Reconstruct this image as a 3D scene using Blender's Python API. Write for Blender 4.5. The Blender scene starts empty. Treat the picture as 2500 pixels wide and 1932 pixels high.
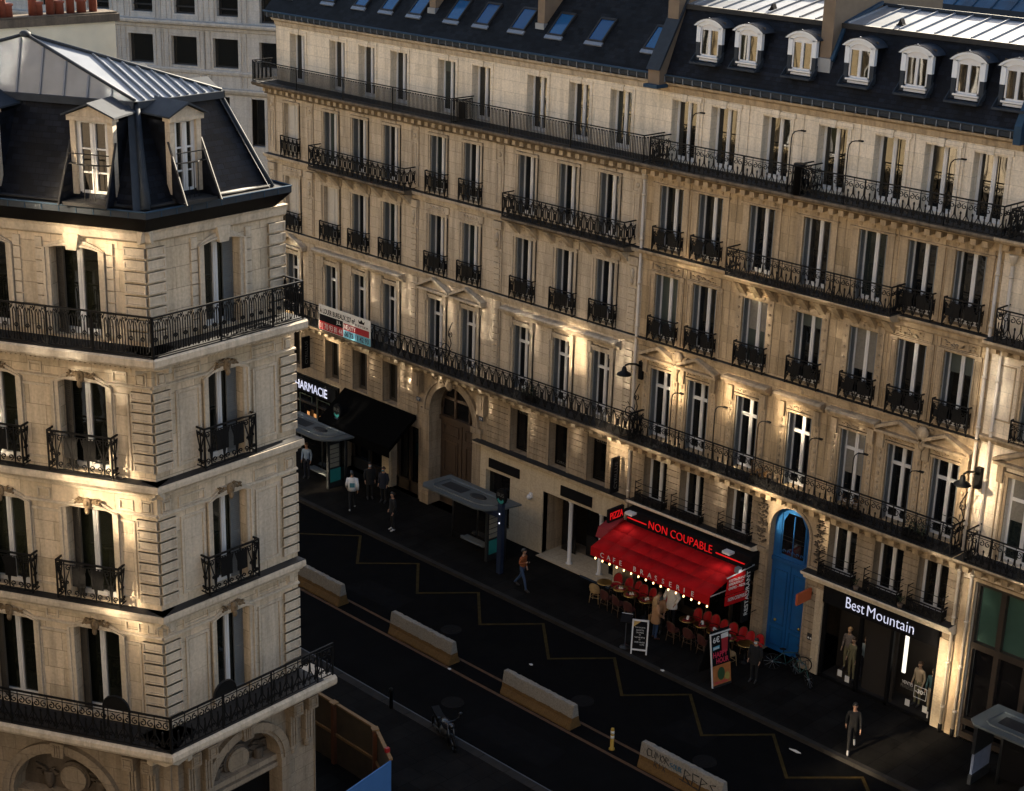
import bpy, math, random
from mathutils import Vector, Matrix
random.seed(7)
R = math.radians
scene = bpy.context.scene
COL = scene.collection

# ---------------------------------------------------------------- camera
cd = bpy.data.cameras.new('camera'); cam = bpy.data.objects.new('camera', cd); COL.objects.link(cam)
cd.sensor_width = 36.0; cd.lens = 58.18; cd.clip_start = 0.2; cd.clip_end = 900
YAW, PITCH, ROLL = -0.78357, 0.33338, 0.029394
_f0 = Vector((math.sin(YAW), math.cos(YAW), 0)); _r0 = Vector((math.cos(YAW), -math.sin(YAW), 0)); _u0 = Vector((0, 0, 1))
_f = math.cos(PITCH)*_f0 - math.sin(PITCH)*_u0; _u = math.cos(PITCH)*_u0 + math.sin(PITCH)*_f0
_r = math.cos(ROLL)*_r0 + math.sin(ROLL)*_u; _u2 = -math.sin(ROLL)*_r0 + math.cos(ROLL)*_u
cam.matrix_world = Matrix(((_r.x, _u2.x, -_f.x, 0), (_r.y, _u2.y, -_f.y, -45.0), (_r.z, _u2.z, -_f.z, 28.335), (0, 0, 0, 1)))
scene.camera = cam

# ---------------------------------------------------------------- sky, sun, exposure
SUN_AZ, SUN_EL = 102.0, 22.0            # azimuth counted from +X towards +Y
world = bpy.data.worlds.new('World'); scene.world = world; world.use_nodes = True
wn = world.node_tree.nodes; wl = world.node_tree.links
bg = wn['Background']; sky = wn.new('ShaderNodeTexSky'); sky.sky_type = 'NISHITA'; sky.sun_disc = False
sky.dust_density = 3.0; sky.ozone_density = .6; sky.sun_elevation = R(SUN_EL); sky.sun_rotation = R(90.0 - SUN_AZ)
wl.new(sky.outputs['Color'], bg.inputs['Color']); bg.inputs['Strength'].default_value = 0.05
sl = bpy.data.lights.new('sun', 'SUN'); sl.energy = 5.0; sl.angle = R(0.5); sl.color = (1.0, 0.87, 0.68)
sun = bpy.data.objects.new('sun', sl); COL.objects.link(sun)
_s = Vector((math.cos(R(SUN_AZ))*math.cos(R(SUN_EL)), math.sin(R(SUN_AZ))*math.cos(R(SUN_EL)), math.sin(R(SUN_EL))))
sun.rotation_euler = _s.to_track_quat('Z', 'Y').to_euler(); sun.location = (-40, 30, 60)
scene.view_settings.view_transform = 'Standard'; scene.view_settings.look = 'None'
scene.view_settings.exposure = 2.55; scene.view_settings.gamma = 1.0
scene.cycles.use_denoising = True
scene.cycles.max_bounces = 8; scene.cycles.diffuse_bounces = 4; scene.cycles.glossy_bounces = 4
scene.cycles.sample_clamp_indirect = 0.0; scene.cycles.blur_glossy = 0.05; scene.cycles.caustics_reflective = True
scene.cycles.use_guiding = True; scene.cycles.use_surface_guiding = True

# ---------------------------------------------------------------- materials
MATS = {}
def _new(name):
    m = bpy.data.materials.new(name); m.use_nodes = True; MATS[name] = m
    nt = m.node_tree; return m, nt, nt.nodes, nt.links, nt.nodes['Principled BSDF']
def pmat(name, col, rough=.6, metal=0., var=.15, scale=6., bump=0., spec=.5, ior=None, coord='Object', emit=None, estr=0.):
    """plain surface with a noise mottling of its colour"""
    m, nt, n, l, b = _new(name)
    b.inputs['Roughness'].default_value = rough; b.inputs['Metallic'].default_value = metal
    b.inputs['Specular IOR Level'].default_value = spec
    if ior: b.inputs['IOR'].default_value = ior
    tc = n.new('ShaderNodeTexCoord'); no = n.new('ShaderNodeTexNoise'); no.inputs['Scale'].default_value = scale; no.inputs['Detail'].default_value = 5
    l.new(tc.outputs[coord], no.inputs['Vector'])
    mx = n.new('ShaderNodeMix'); mx.data_type = 'RGBA'
    mx.inputs['A'].default_value = tuple(c*(1-var) for c in col)+(1,); mx.inputs['B'].default_value = tuple(min(1, c*(1+var)) for c in col)+(1,)
    l.new(no.outputs['Fac'], mx.inputs['Factor']); l.new(mx.outputs['Result'], b.inputs['Base Color'])
    if bump:
        bp = n.new('ShaderNodeBump'); bp.inputs['Strength'].default_value = bump; bp.inputs['Distance'].default_value = .02
        l.new(no.outputs['Fac'], bp.inputs['Height']); l.new(bp.outputs['Normal'], b.inputs['Normal'])
    if emit:
        b.inputs['Emission Color'].default_value = emit+(1,); b.inputs['Emission Strength'].default_value = estr
    return m
def stone(name, col, bw=.9, bh=.42, joint=.35, var=.12, stain=.35, jw=.008, rough=.85):
    """ashlar: blocks of slightly different tone, thin joints, weather streaks and stains"""
    m, nt, n, l, b = _new(name); b.inputs['Roughness'].default_value = rough; b.inputs['Specular IOR Level'].default_value = .2
    uv = n.new('ShaderNodeTexCoord')
    br = n.new('ShaderNodeTexBrick'); br.offset = .5
    br.inputs['Scale'].default_value = 1; br.inputs['Brick Width'].default_value = bw; br.inputs['Row Height'].default_value = bh
    br.inputs['Mortar Size'].default_value = jw; br.inputs['Mortar Smooth'].default_value = .3; br.inputs['Bias'].default_value = 0
    c = col
    br.inputs['Color1'].default_value = (c[0]*(1-var), c[1]*(1-var), c[2]*(1-var*1.2), 1)
    br.inputs['Color2'].default_value = (min(1, c[0]*(1+var)), min(1, c[1]*(1+var)), min(1, c[2]*(1+var)), 1)
    br.inputs['Mortar'].default_value = tuple(x*(1-joint) for x in c)+(1,)
    l.new(uv.outputs['UV'], br.inputs['Vector'])
    geo = n.new('ShaderNodeNewGeometry')
    mp = n.new('ShaderNodeMapping'); mp.inputs['Scale'].default_value = (3.2, 3.2, .28); l.new(geo.outputs['Position'], mp.inputs['Vector'])
    n1 = n.new('ShaderNodeTexNoise'); n1.inputs['Scale'].default_value = 1.1; n1.inputs['Detail'].default_value = 8; n1.inputs['Roughness'].default_value = .65
    l.new(mp.outputs['Vector'], n1.inputs['Vector'])
    r1 = n.new('ShaderNodeMapRange'); r1.inputs['From Min'].default_value = .45; r1.inputs['From Max'].default_value = .68
    r1.inputs['To Min'].default_value = 1.0; r1.inputs['To Max'].default_value = 1-stain; l.new(n1.outputs['Fac'], r1.inputs['Value'])
    n2 = n.new('ShaderNodeTexNoise'); n2.inputs['Scale'].default_value = 14; n2.inputs['Detail'].default_value = 6; l.new(geo.outputs['Position'], n2.inputs['Vector'])
    r2 = n.new('ShaderNodeMapRange'); r2.inputs['From Min'].default_value = .3; r2.inputs['From Max'].default_value = .7
    r2.inputs['To Min'].default_value = .86; r2.inputs['To Max'].default_value = 1.1; l.new(n2.outputs['Fac'], r2.inputs['Value'])
    mu = n.new('ShaderNodeMath'); mu.operation = 'MULTIPLY'; l.new(r1.outputs['Result'], mu.inputs[0]); l.new(r2.outputs['Result'], mu.inputs[1])
    vm = n.new('ShaderNodeVectorMath'); vm.operation = 'SCALE'; l.new(br.outputs['Color'], vm.inputs[0]); l.new(mu.outputs['Value'], vm.inputs['Scale'])
    l.new(vm.outputs['Vector'], b.inputs['Base Color'])
    bp = n.new('ShaderNodeBump'); bp.inputs['Strength'].default_value = .35; bp.inputs['Distance'].default_value = .015
    ad = n.new('ShaderNodeMath'); ad.operation = 'SUBTRACT'; l.new(n2.outputs['Fac'], ad.inputs[0]); l.new(br.outputs['Fac'], ad.inputs[1])
    l.new(ad.outputs['Value'], bp.inputs['Height']); l.new(bp.outputs['Normal'], b.inputs['Normal'])
    return m
def slate(name, col, w=.22, h=.14, var=.45, rough=.5):
    m, nt, n, l, b = _new(name); b.inputs['Roughness'].default_value = rough; b.inputs['Specular IOR Level'].default_value = .15
    uv = n.new('ShaderNodeTexCoord'); br = n.new('ShaderNodeTexBrick'); br.offset = .5
    br.inputs['Scale'].default_value = 1; br.inputs['Brick Width'].default_value = w; br.inputs['Row Height'].default_value = h
    br.inputs['Mortar Size'].default_value = .006; br.inputs['Mortar Smooth'].default_value = .1
    br.inputs['Color1'].default_value = tuple(x*(1-var) for x in col)+(1,); br.inputs['Color2'].default_value = tuple(x*(1+var) for x in col)+(1,)
    br.inputs['Mortar'].default_value = tuple(x*.25 for x in col)+(1,)
    l.new(uv.outputs['UV'], br.inputs['Vector'])
    geo = n.new('ShaderNodeNewGeometry'); n1 = n.new('ShaderNodeTexNoise'); n1.inputs['Scale'].default_value = .9; n1.inputs['Detail'].default_value = 7
    l.new(geo.outputs['Position'], n1.inputs['Vector'])
    r = n.new('ShaderNodeMapRange'); r.inputs['From Min'].default_value = .35; r.inputs['From Max'].default_value = .7; r.inputs['To Min'].default_value = .6; r.inputs['To Max'].default_value = 1.35
    l.new(n1.outputs['Fac'], r.inputs['Value'])
    vm = n.new('ShaderNodeVectorMath'); vm.operation = 'SCALE'; l.new(br.outputs['Color'], vm.inputs[0]); l.new(r.outputs['Result'], vm.inputs['Scale'])
    l.new(vm.outputs['Vector'], b.inputs['Base Color'])
    bp = n.new('ShaderNodeBump'); bp.inputs['Strength'].default_value = .5; bp.inputs['Distance'].default_value = .01; bp.invert = True
    l.new(br.outputs['Fac'], bp.inputs['Height']); l.new(bp.outputs['Normal'], b.inputs['Normal'])
    return m
def glass(name, cols, rough=.03, ior=1.9, wav=.12, rscale=2.2):
    """window pane over a dark room: each pane takes its own tone, and reflects a little wavily"""
    m, nt, n, l, b = _new(name); b.inputs['Roughness'].default_value = rough; b.inputs['IOR'].default_value = ior
    oi = n.new('ShaderNodeObjectInfo'); cr = n.new('ShaderNodeValToRGB'); cr.color_ramp.interpolation = 'CONSTANT'
    els = cr.color_ramp.elements
    while len(els) < len(cols): els.new(.5)
    for i, (p, c) in enumerate(cols):
        els[i].position = p; els[i].color = c+(1,)
    l.new(oi.outputs['Random'], cr.inputs['Fac']); l.new(cr.outputs['Color'], b.inputs['Base Color'])
    geo = n.new('ShaderNodeNewGeometry'); no = n.new('ShaderNodeTexNoise'); no.inputs['Scale'].default_value = rscale; no.inputs['Detail'].default_value = 1
    l.new(geo.outputs['Position'], no.inputs['Vector']); bp = n.new('ShaderNodeBump'); bp.inputs['Strength'].default_value = wav; bp.inputs['Distance'].default_value = .05
    l.new(no.outputs['Fac'], bp.inputs['Height']); l.new(bp.outputs['Normal'], b.inputs['Normal'])
    return m
def emis(name, col, s):
    m, nt, n, l, b = _new(name); b.inputs['Base Color'].default_value = tuple(c*.6 for c in col)+(1,)
    b.inputs['Emission Color'].default_value = col+(1,); b.inputs['Emission Strength'].default_value = s; return m

ST_B = stone('limestone_pale', (.50, .42, .32), .95, .45, .45, .07, .4)
ST_C = stone('limestone_tan', (.43, .325, .205), .8, .62, .45, .2, .45)
ST_CU = stone('limestone_brightened', (.72, .63, .50), .95, .45, .3, .06, .25)  # paler stone, also brightened to imitate stronger light on the top storeys
ST_A = stone('limestone_warm', (.56, .465, .345), .85, .5, .5, .14, .35)
ST_AG = stone('limestone_base', (.28, .225, .165), .8, .42, .4, .08, .3)  # corner base stone darkened to stand in for dimmer light low down
ST_CARVE = stone('carved_sooty_stone', (.22, .16, .10), 1.4, .9, .2, .15, .6)
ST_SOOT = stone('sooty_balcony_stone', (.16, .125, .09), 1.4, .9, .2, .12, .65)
ST_F = stone('store_front_stone', (.13, .105, .08), 1.2, .6, .3, .08, .3)  # kept dark to cut light bounced from the unseen store front
ST_BASE = stone('limestone_shaded_base', (.30, .235, .165), .8, .42, .3, .08, .4)  # street-level stone darkened to imitate the light fading towards the ground
ST_D = stone('limestone_white', (.46, .44, .415), .7, .5, .25, .05, .25)
ST_N = stone('limestone_sunlit', (.34, .27, .17), .9, .45, .3, .08, .25)
ST_TRIM = stone('limestone_trim', (.47, .395, .30), 1.4, .9, .15, .05, .45)
ST_TRIMC = stone('limestone_trim_tan', (.43, .33, .215), 1.4, .9, .15, .05, .5)
ST_TRIMA = stone('limestone_trim_warm', (.54, .465, .365), 1.4, .9, .15, .05, .3)
ST_DARK = stone('sooty_stone', (.10, .08, .062), 1.4, .9, .2, .1, .5)
RENDER = pmat('cream_render', (.60, .54, .42), .9, var=.12, scale=3., bump=.1)
RENDERT = pmat('brown_render', (.17, .125, .085), .9, var=.25, scale=3., bump=.15)
CREAM = stone('cream_cladding', (.46, .38, .27), 1.3, 1.2, .35, .03, .12)
SLATE = slate('slate_navy', (.0065, .0085, .014), rough=.65)
SLATEB = slate('slate_grey', (.0065, .0078, .010), .25, .16, .5, .7)
ZINC = pmat('zinc_sheet', (.20, .222, .255), .5, .35, .25, 2.2, coord='Object')
ZINCD = pmat('zinc_weathered', (.026, .033, .043), .65, 0., .35, 5., spec=.2)
ZINCB = pmat('zinc_blue', (.020, .048, .085), .65, 0., .3, 4., spec=.2)
LEAD = pmat('lead_flashing', (.010, .010, .011), .7, .0, .35, 5.)
IRON = pmat('wrought_iron', (.0045, .0045, .005), .6, 0., .2, 20., spec=.2)
WHITE = pmat('white_paint', (.60, .60, .60), .45, 0., .08, 9.)
WHITEB = pmat('white_dormer_paint', (.66, .69, .72), .5, 0., .05, 9.)
SHUT = pmat('shutter_grey', (.125, .135, .14), .55, 0., .15, 9.)
SHUTD = pmat('shutter_dark', (.035, .032, .028), .55, 0., .2, 9.)
SHUTW = pmat('shutter_white', (.50, .48, .44), .55, 0., .1, 9.)
GLASS = glass('window_glass', [(0, (.004, .0045, .005)), (.45, (.007, .007, .006)), (.72, (.012, .017, .016)), (.86, (.05, .062, .055)), (.94, (.01, .009, .008))])
GLASSR = glass('reflecting_glass', [(0, (.005, .005, .004)), (.5, (.010, .009, .007))], .02, 1.8, .08, 1.0)
GLASSD = glass('shop_glass', [(0, (.004, .004, .004)), (.5, (.006, .006, .007))], .05, 1.5)
SKYLIGHT = glass('skylight_glass', [(0, (.012, .075, .19)), (.5, (.008, .05, .14))], .1, 1.6, .02)  # blue of the reflected sky is put into the pane colour
GLASST = pmat('teal_frosted_glass', (.035, .075, .06), .35, 0, .25, 2.)
PIPE = pmat('cream_drainpipe', (.56, .50, .42), .5, 0., .15, 5.)
BLACK = pmat('black_paint', (.004, .004, .0045), .5, 0., .2, 8., spec=.15)
BRASS = pmat('brass', (.55, .36, .12), .3, 1., .15, 12.)
BLIND = pmat('grey_green_blind', (.05, .062, .055), .7, 0., .2, 6.); BLINDW = pmat('cream_curtain', (.16, .15, .13), .8, 0., .35, 14.)
# ---------------------------------------------------------------- mesh helpers
class Face:
    """a vertical plane: local x runs right as seen from outside, y runs inward, z up"""
    def __init__(s, ox, oy, ang):
        s.o = Vector((ox, oy, 0)); s.a = R(ang); s.M = Matrix.Translation(s.o) @ Matrix.Rotation(s.a, 4, 'Z')
    def p(s, x, y, z): return s.M @ Vector((x, y, z))
FM = Face(0, 0, 0)
class MB:
    def __init__(s, M=None): s.v = []; s.f = []; s.mi = []; s.mats = []; s.cur = 0; s.M = M; s.sm = []
    def mat(s, m):
        if m not in s.mats: s.mats.append(m)
        s.cur = s.mats.index(m); return s
    def addv(s, pts):
        b = len(s.v)
        s.v.extend([(s.M @ Vector(p)) for p in pts] if s.M is not None else [Vector(p) for p in pts]); return b
    def face(s, pts, smooth=False):
        b = s.addv(pts); s.f.append(tuple(range(b, b+len(pts)))); s.mi.append(s.cur); s.sm.append(smooth)
    def idx(s, f, smooth=False): s.f.append(f); s.mi.append(s.cur); s.sm.append(smooth)
    def box(s, x0, x1, y0, y1, z0, z1, M=None):
        P = [(x0,y0,z0),(x1,y0,z0),(x1,y1,z0),(x0,y1,z0),(x0,y0,z1),(x1,y0,z1),(x1,y1,z1),(x0,y1,z1)]
        if M is not None: P = [tuple(M @ Vector(p)) for p in P]
        b = s.addv(P)
        for q in ((0,3,2,1),(4,5,6,7),(0,1,5,4),(1,2,6,5),(2,3,7,6),(3,0,4,7)): s.idx(tuple(b+i for i in q))
        return s
    def prism(s, poly, a, b, axis='y', M=None, smooth=False):
        """2-D polygon (counter-clockwise seen from -axis) pushed from a to b along an axis"""
        def pt(u, w, t): return {'y': (u, t, w), 'x': (t, u, w), 'z': (u, w, t)}[axis]
        n = len(poly); P = [pt(u, w, a) for u, w in poly]+[pt(u, w, b) for u, w in poly]
        if M is not None: P = [tuple(M @ Vector(p)) for p in P]
        k = s.addv(P); s.idx(tuple(range(k, k+n))); s.idx(tuple(range(k+2*n-1, k+n-1, -1)))
        for i in range(n):
            j = (i+1) % n; s.idx((k+i, k+n+i, k+n+j, k+j), smooth)
        return s
    def tube(s, pts, r, n=4, caps=True, smooth=None):
        pts = [Vector(p) for p in pts]; rings = []
        if smooth is None: smooth = n > 5
        for i, p in enumerate(pts):
            d = (pts[min(i+1, len(pts)-1)]-pts[max(i-1, 0)])
            d = d.normalized() if d.length > 1e-9 else Vector((0, 0, 1))
            up = Vector((0, 1, 0)) if abs(d.y) < .9 else Vector((0, 0, 1))
            a = d.cross(up).normalized(); b = a.cross(d).normalized()
            rr = r[i] if isinstance(r, (list, tuple)) else r
            rings.append(s.addv([p+a*(rr*math.cos(2*math.pi*(k+.5)/n))+b*(rr*math.sin(2*math.pi*(k+.5)/n)) for k in range(n)]))
        for i in range(len(rings)-1):
            for k in range(n):
                j = (k+1) % n; s.idx((rings[i]+k, rings[i]+j, rings[i+1]+j, rings[i+1]+k), smooth)
        if caps:
            s.idx(tuple(rings[0]+k for k in range(n-1, -1, -1))); s.idx(tuple(rings[-1]+k for k in range(n)))
        return s
    def lathe(s, prof, cx=0, cy=0, n=16, smooth=True):
        rings = [s.addv([(cx+r*math.cos(2*math.pi*k/n), cy+r*math.sin(2*math.pi*k/n), z) for k in range(n)]) for r, z in prof]
        for i in range(len(rings)-1):
            for k in range(n):
                j = (k+1) % n; s.idx((rings[i]+k, rings[i]+j, rings[i+1]+j, rings[i+1]+k), smooth)
        s.idx(tuple(rings[0]+k for k in range(n-1, -1, -1))); s.idx(tuple(rings[-1]+k for k in range(n)))
        return s
    def blob(s, c, rx, ry, rz, n=8, m=5):
        c = Vector(c); rows = []
        for i in range(m+1):
            t = math.pi*i/m; rr = max(.02, math.sin(t)); rows.append(s.addv([c+Vector((rx*rr*math.cos(2*math.pi*k/n), ry*rr*math.sin(2*math.pi*k/n), -rz*math.cos(t))) for k in range(n)]))
        for i in range(m):
            for k in range(n):
                j = (k+1) % n; s.idx((rows[i]+k, rows[i]+j, rows[i+1]+j, rows[i+1]+k), True)
        s.idx(tuple(rows[0]+k for k in range(n-1, -1, -1))); s.idx(tuple(rows[-1]+k for k in range(n))); return s
    def mesh(s, name, off=None):
        me = bpy.data.meshes.new(name); o = off or Vector((0, 0, 0))
        me.from_pydata([tuple(p-o) for p in s.v], [], s.f)
        for m in s.mats: me.materials.append(m)
        me.polygons.foreach_set('material_index', s.mi); me.polygons.foreach_set('use_smooth', s.sm)
        uv = me.uv_layers.new(name='UVMap'); data = [0.0]*(2*len(me.loops)); V = s.v
        for p in me.polygons:
            nx, ny, nz = p.normal
            if abs(nz) > .92: tx, ty, k = 1.0, 0.0, 0
            else:
                h = math.hypot(nx, ny) or 1; tx, ty = -ny/h, nx/h; k = 1
                sc = 1/max(.25, math.sqrt(max(0, 1-nz*nz)))
            for li in p.loop_indices:
                q = V[me.loops[li].vertex_index]; data[2*li] = q.x*tx+q.y*ty; data[2*li+1] = q.z*sc if k else q.y
        uv.data.foreach_set('uv', data); me.update(); return me
    def build(s, name, parent=None):
        off = wloc(parent) if parent else None
        o = bpy.data.objects.new(name, s.mesh(name, off)); COL.objects.link(o)
        if parent: o.parent = parent
        return o
    def thing(s, name, label, cat, base, group=None):
        """a thing that is one mesh, its origin at its base"""
        b = Vector(base); o = bpy.data.objects.new(name, s.mesh(name, b)); COL.objects.link(o); o.location = b
        return tag(o, label, cat, group)
def wloc(o):
    v = Vector((0, 0, 0))
    while o: v += o.location; o = o.parent
    return v
def tag(o, label, cat, group=None):
    o['label'] = label; o['category'] = cat
    if group: o['group'] = group
    return o
def empty(name, label, cat, loc, rz=0, group=None):
    o = bpy.data.objects.new(name, None); COL.objects.link(o); o.location = loc; o.rotation_euler = (0, 0, rz); o.empty_display_size = .3
    return tag(o, label, cat, group)
def put(mesh, name, parent, loc, rz=0, label=None):
    o = bpy.data.objects.new(name, mesh); COL.objects.link(o)
    if parent: o.parent = parent
    o.location = loc; o.rotation_euler = (0, 0, rz)
    if label: o['label'] = label
    return o
def structure(o): o['kind'] = 'structure'; return o
def dup(root, loc, rz, label, group=None):
    r = root.copy(); COL.objects.link(r); r.location = loc; r.rotation_euler = (0, 0, rz); r['label'] = label
    if group: r['group'] = group
    for ch in list(root.children):
        c = ch.copy(); COL.objects.link(c); c.parent = r
        for g in list(ch.children):
            d = g.copy(); COL.objects.link(d); d.parent = c
    return r
_tc = {}
def text_mesh(s, mat, w=None, h=None, ext=.01, key=None, bold=0., shear=0.):
    """lettering as a mesh: baseline on x, facing -y, left bottom at origin, fitted to w by h"""
    cu = bpy.data.curves.new('lettering', 'FONT'); cu.body = s; cu.size = 1; cu.extrude = 0; cu.resolution_u = 3; cu.offset = bold; cu.shear = shear
    o = bpy.data.objects.new('lettering', cu); COL.objects.link(o)
    bpy.context.view_layer.update()
    me = bpy.data.meshes.new_from_object(o.evaluated_get(bpy.context.evaluated_depsgraph_get()))
    bpy.data.objects.remove(o); bpy.data.curves.remove(cu)
    xs = [v.co.x for v in me.vertices]; ys = [v.co.y for v in me.vertices]
    x0, x1, y0, y1 = min(xs), max(xs), min(ys), max(ys)
    sx = (w/(x1-x0)) if w else None; sy = (h/(y1-y0)) if h else None
    if sx is None: sx = sy
    if sy is None: sy = sx
    base = [((v.co.x-x0)*sx, (v.co.y-y0)*sy) for v in me.vertices]; n = len(base)
    V = [(x, -ext, z) for x, z in base]+[(x, 0, z) for x, z in base]
    from collections import Counter
    ec = Counter(); F = []
    for p in me.polygons:
        q = list(p.vertices); 
        if p.normal.z < 0: q.reverse()
        F.append(tuple(q)); F.append(tuple(i+n for i in reversed(q)))
        for i in range(len(q)): ec[(q[i], q[(i+1) % len(q)])] += 1
    for (a, b) in list(ec):
        if (b, a) not in ec: F.append((b, a, a+n, b+n))
    out = bpy.data.meshes.new('lettering'); out.from_pydata(V, [], F); out.materials.append(mat); out.update(); bpy.data.meshes.remove(me)
    return out
def letter(s, mat, parent, face, x, y, z, w=None, h=None, ext=.012, name='lettering', slope=0., **k):
    """a line of lettering standing on a face at local x, y, z"""
    me = text_mesh(s, mat, w, h, ext, **k)
    o = bpy.data.objects.new(name, me); COL.objects.link(o); o.parent = parent
    o.location = face.p(x, y, z)-wloc(parent); o.rotation_euler = (0, slope, face.a-(parent.rotation_euler.z if parent else 0)); return o

# ---------------------------------------------------------------- façade helpers
def arc_pts(x0, x1, zs, rise, n=12):
    """points of the arch from right spring to left spring; rise above the spring line zs"""
    w = (x1-x0)/2; cx = (x0+x1)/2
    if rise >= w*.99: return [(cx+w*math.cos(math.pi*i/n), zs+rise*math.sin(math.pi*i/n)) for i in range(n+1)]
    rad = (w*w+rise*rise)/(2*rise); a = math.asin(w/rad); cz = zs+rise-rad
    return [(cx+rad*math.sin(a-2*a*i/n), cz+rad*math.cos(a-2*a*i/n)) for i in range(n+1)]
def wall(mb, x0, x1, z0, z1, ops, y=0., depth=.34, rmat=None):
    """a wall sheet with real holes and reveals. ops: (xa, xb, za, zb, rise, depth)"""
    ops = [tuple(o)+(0,)*(5-len(o)) if len(o) < 5 else tuple(o) for o in ops]
    xs = sorted({round(v, 4) for o in ops for v in (o[0], o[1])} | {x0, x1}); zs = sorted({round(v, 4) for o in ops for v in (o[2], o[3])} | {z0, z1})
    xs = [v for v in xs if x0 <= v <= x1]; zs = [v for v in zs if z0 <= v <= z1]; wm = mb.mats[mb.cur]
    for i in range(len(xs)-1):
        j = 0
        while j < len(zs)-1:
            cx = (xs[i]+xs[i+1])/2
            def hole(k):
                cz = (zs[k]+zs[k+1])/2
                return any(o[0] < cx < o[1] and o[2] < cz < o[3] for o in ops)
            if hole(j): j += 1; continue
            k = j
            while k+1 < len(zs)-1 and not hole(k+1): k += 1
            a, b, c, d = xs[i], xs[i+1], zs[j], zs[k+1]
            mb.face([(a, y, c), (b, y, c), (b, y, d), (a, y, d)]); j = k+1
    for o in ops:
        a, b, c, d, rise = o[:5]; D = o[5] if len(o) > 5 else depth; zsp = d-rise
        if rmat: mb.mat(rmat)
        mb.face([(a, y, c), (a, y+D, c), (a, y+D, zsp), (a, y, zsp)][::-1]); mb.face([(b, y, c), (b, y+D, c), (b, y+D, zsp), (b, y, zsp)])
        mb.face([(a, y, c), (b, y, c), (b, y+D, c), (a, y+D, c)])
        if rise:
            P = arc_pts(a, b, zsp, rise)
            for (xa, za), (xb, zb) in zip(P, P[1:]):
                mb.face([(xa, y, za), (xa, y+D, za), (xb, y+D, zb), (xb, y, zb)])
                if rmat: mb.mat(wm)
                mb.face([(xa, y, za), (xa, y, d), (xb, y, d), (xb, y, zb)][::-1])
                if rmat: mb.mat(rmat)
        else: mb.face([(a, y, d), (a, y+D, d), (b, y+D, d), (b, y, d)])
        mb.mat(wm)
def courses(mb, x0, x1, z0, z1, ops, n, gap=.03, proud=.035, y=0., inset=False):
    """rusticated courses standing proud of the wall, cut round the openings"""
    h = (z1-z0)/n
    for k in range(n):
        a, b = z0+k*h+gap/2, z0+(k+1)*h-gap/2; cut = sorted((o[0]-.0, o[1]+.0) for o in ops if o[2] < b and o[3] > a)
        x = x0
        for c0, c1 in cut+[(x1, x1)]:
            if c0-x > .06: mb.box(x, min(c0, x1), y-proud, y+.02, a, b)
            x = max(x, c1)
def moulding(mb, x0, x1, prof, y=0., ends=True):
    """a horizontal moulding: prof = [(out, z)...] from bottom to top, extruded along x"""
    P = [(y-o, z) for o, z in prof]; poly = [(y+.03, prof[0][1])]+P+[(y+.03, prof[-1][1])]
    n = len(poly); b = mb.addv([(x0, q[0], q[1]) for q in poly]+[(x1, q[0], q[1]) for q in poly])
    for i in range(n-1): mb.idx((b+i, b+n+i, b+n+i+1, b+i+1))
    if ends: mb.idx(tuple(b+i for i in range(n-1, -1, -1))); mb.idx(tuple(b+n+i for i in range(n)))
def frame_panel(mb, x0, x1, z0, z1, w=.05, proud=.03, y=0.):
    mb.box(x0, x1, y-proud, y+.01, z0, z0+w); mb.box(x0, x1, y-proud, y+.01, z1-w, z1)
    mb.box(x0, x0+w, y-proud, y+.01, z0+w, z1-w); mb.box(x1-w, x1, y-proud, y+.01, z0+w, z1-w)
def surround(mb, xc, w, z0, z1, b=.14, proud=.05, y=0., rise=0.):
    """moulded architrave round a window"""
    a0, a1 = xc-w/2, xc+w/2
    for k, (bb, pp) in enumerate(((b, proud), (b*.4, proud*1.7))):
        o = 0 if k == 0 else b*.6
        mb.box(a0-o-bb, a0-o-.003, y-pp, y+.01, z0, z1-rise); mb.box(a1+o+.003, a1+o+bb, y-pp, y+.01, z0, z1-rise)
        if rise:
            P = arc_pts(a0-o, a1+o, z1-rise, rise); Q = arc_pts(a0-o-bb, a1+o+bb, z1-rise, rise+bb*.9)
            for i in range(len(P)-1): mb.prism([P[i+1], P[i], Q[i], Q[i+1]], y-pp, y+.01)
        else: mb.box(a0-o-bb, a1+o+bb, y-pp, y+.01, z1+o+.003, z1+o+bb)
def leaves(mb, x, z, w, h, y=-.03, n=16, r=None):
    """a carved spray: small leaf lobes growing left and right"""
    rnd = random.Random(int((x*131+z*17)*7))
    for i in range(n):
        t = rnd.uniform(-1, 1); cx = x+t*w/2; cz = z+rnd.uniform(-.5, .5)*h*(1-.5*abs(t)); l = rnd.uniform(.05, .10)*(h/.25+.4)*.6; a = math.copysign(rnd.uniform(.1, .7), t)+(0 if t > 0 else math.pi)
        ca, sa = math.cos(a), math.sin(a); q = .35*l
        mb.prism([(cx-ca*l, cz-sa*l), (cx+sa*q, cz-ca*q), (cx+ca*l, cz+sa*l), (cx-sa*q, cz+ca*q)], y-.03, y+.05)
def spiral(cx, cz, r, turns, a0, sgn=1, n=11, y=0.):
    return [(cx+r*(1-.82*i/n)*math.cos(a0+sgn*turns*2*math.pi*i/n), y, cz+r*(1-.82*i/n)*math.sin(a0+sgn*turns*2*math.pi*i/n)) for i in range(n+1)]
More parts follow.
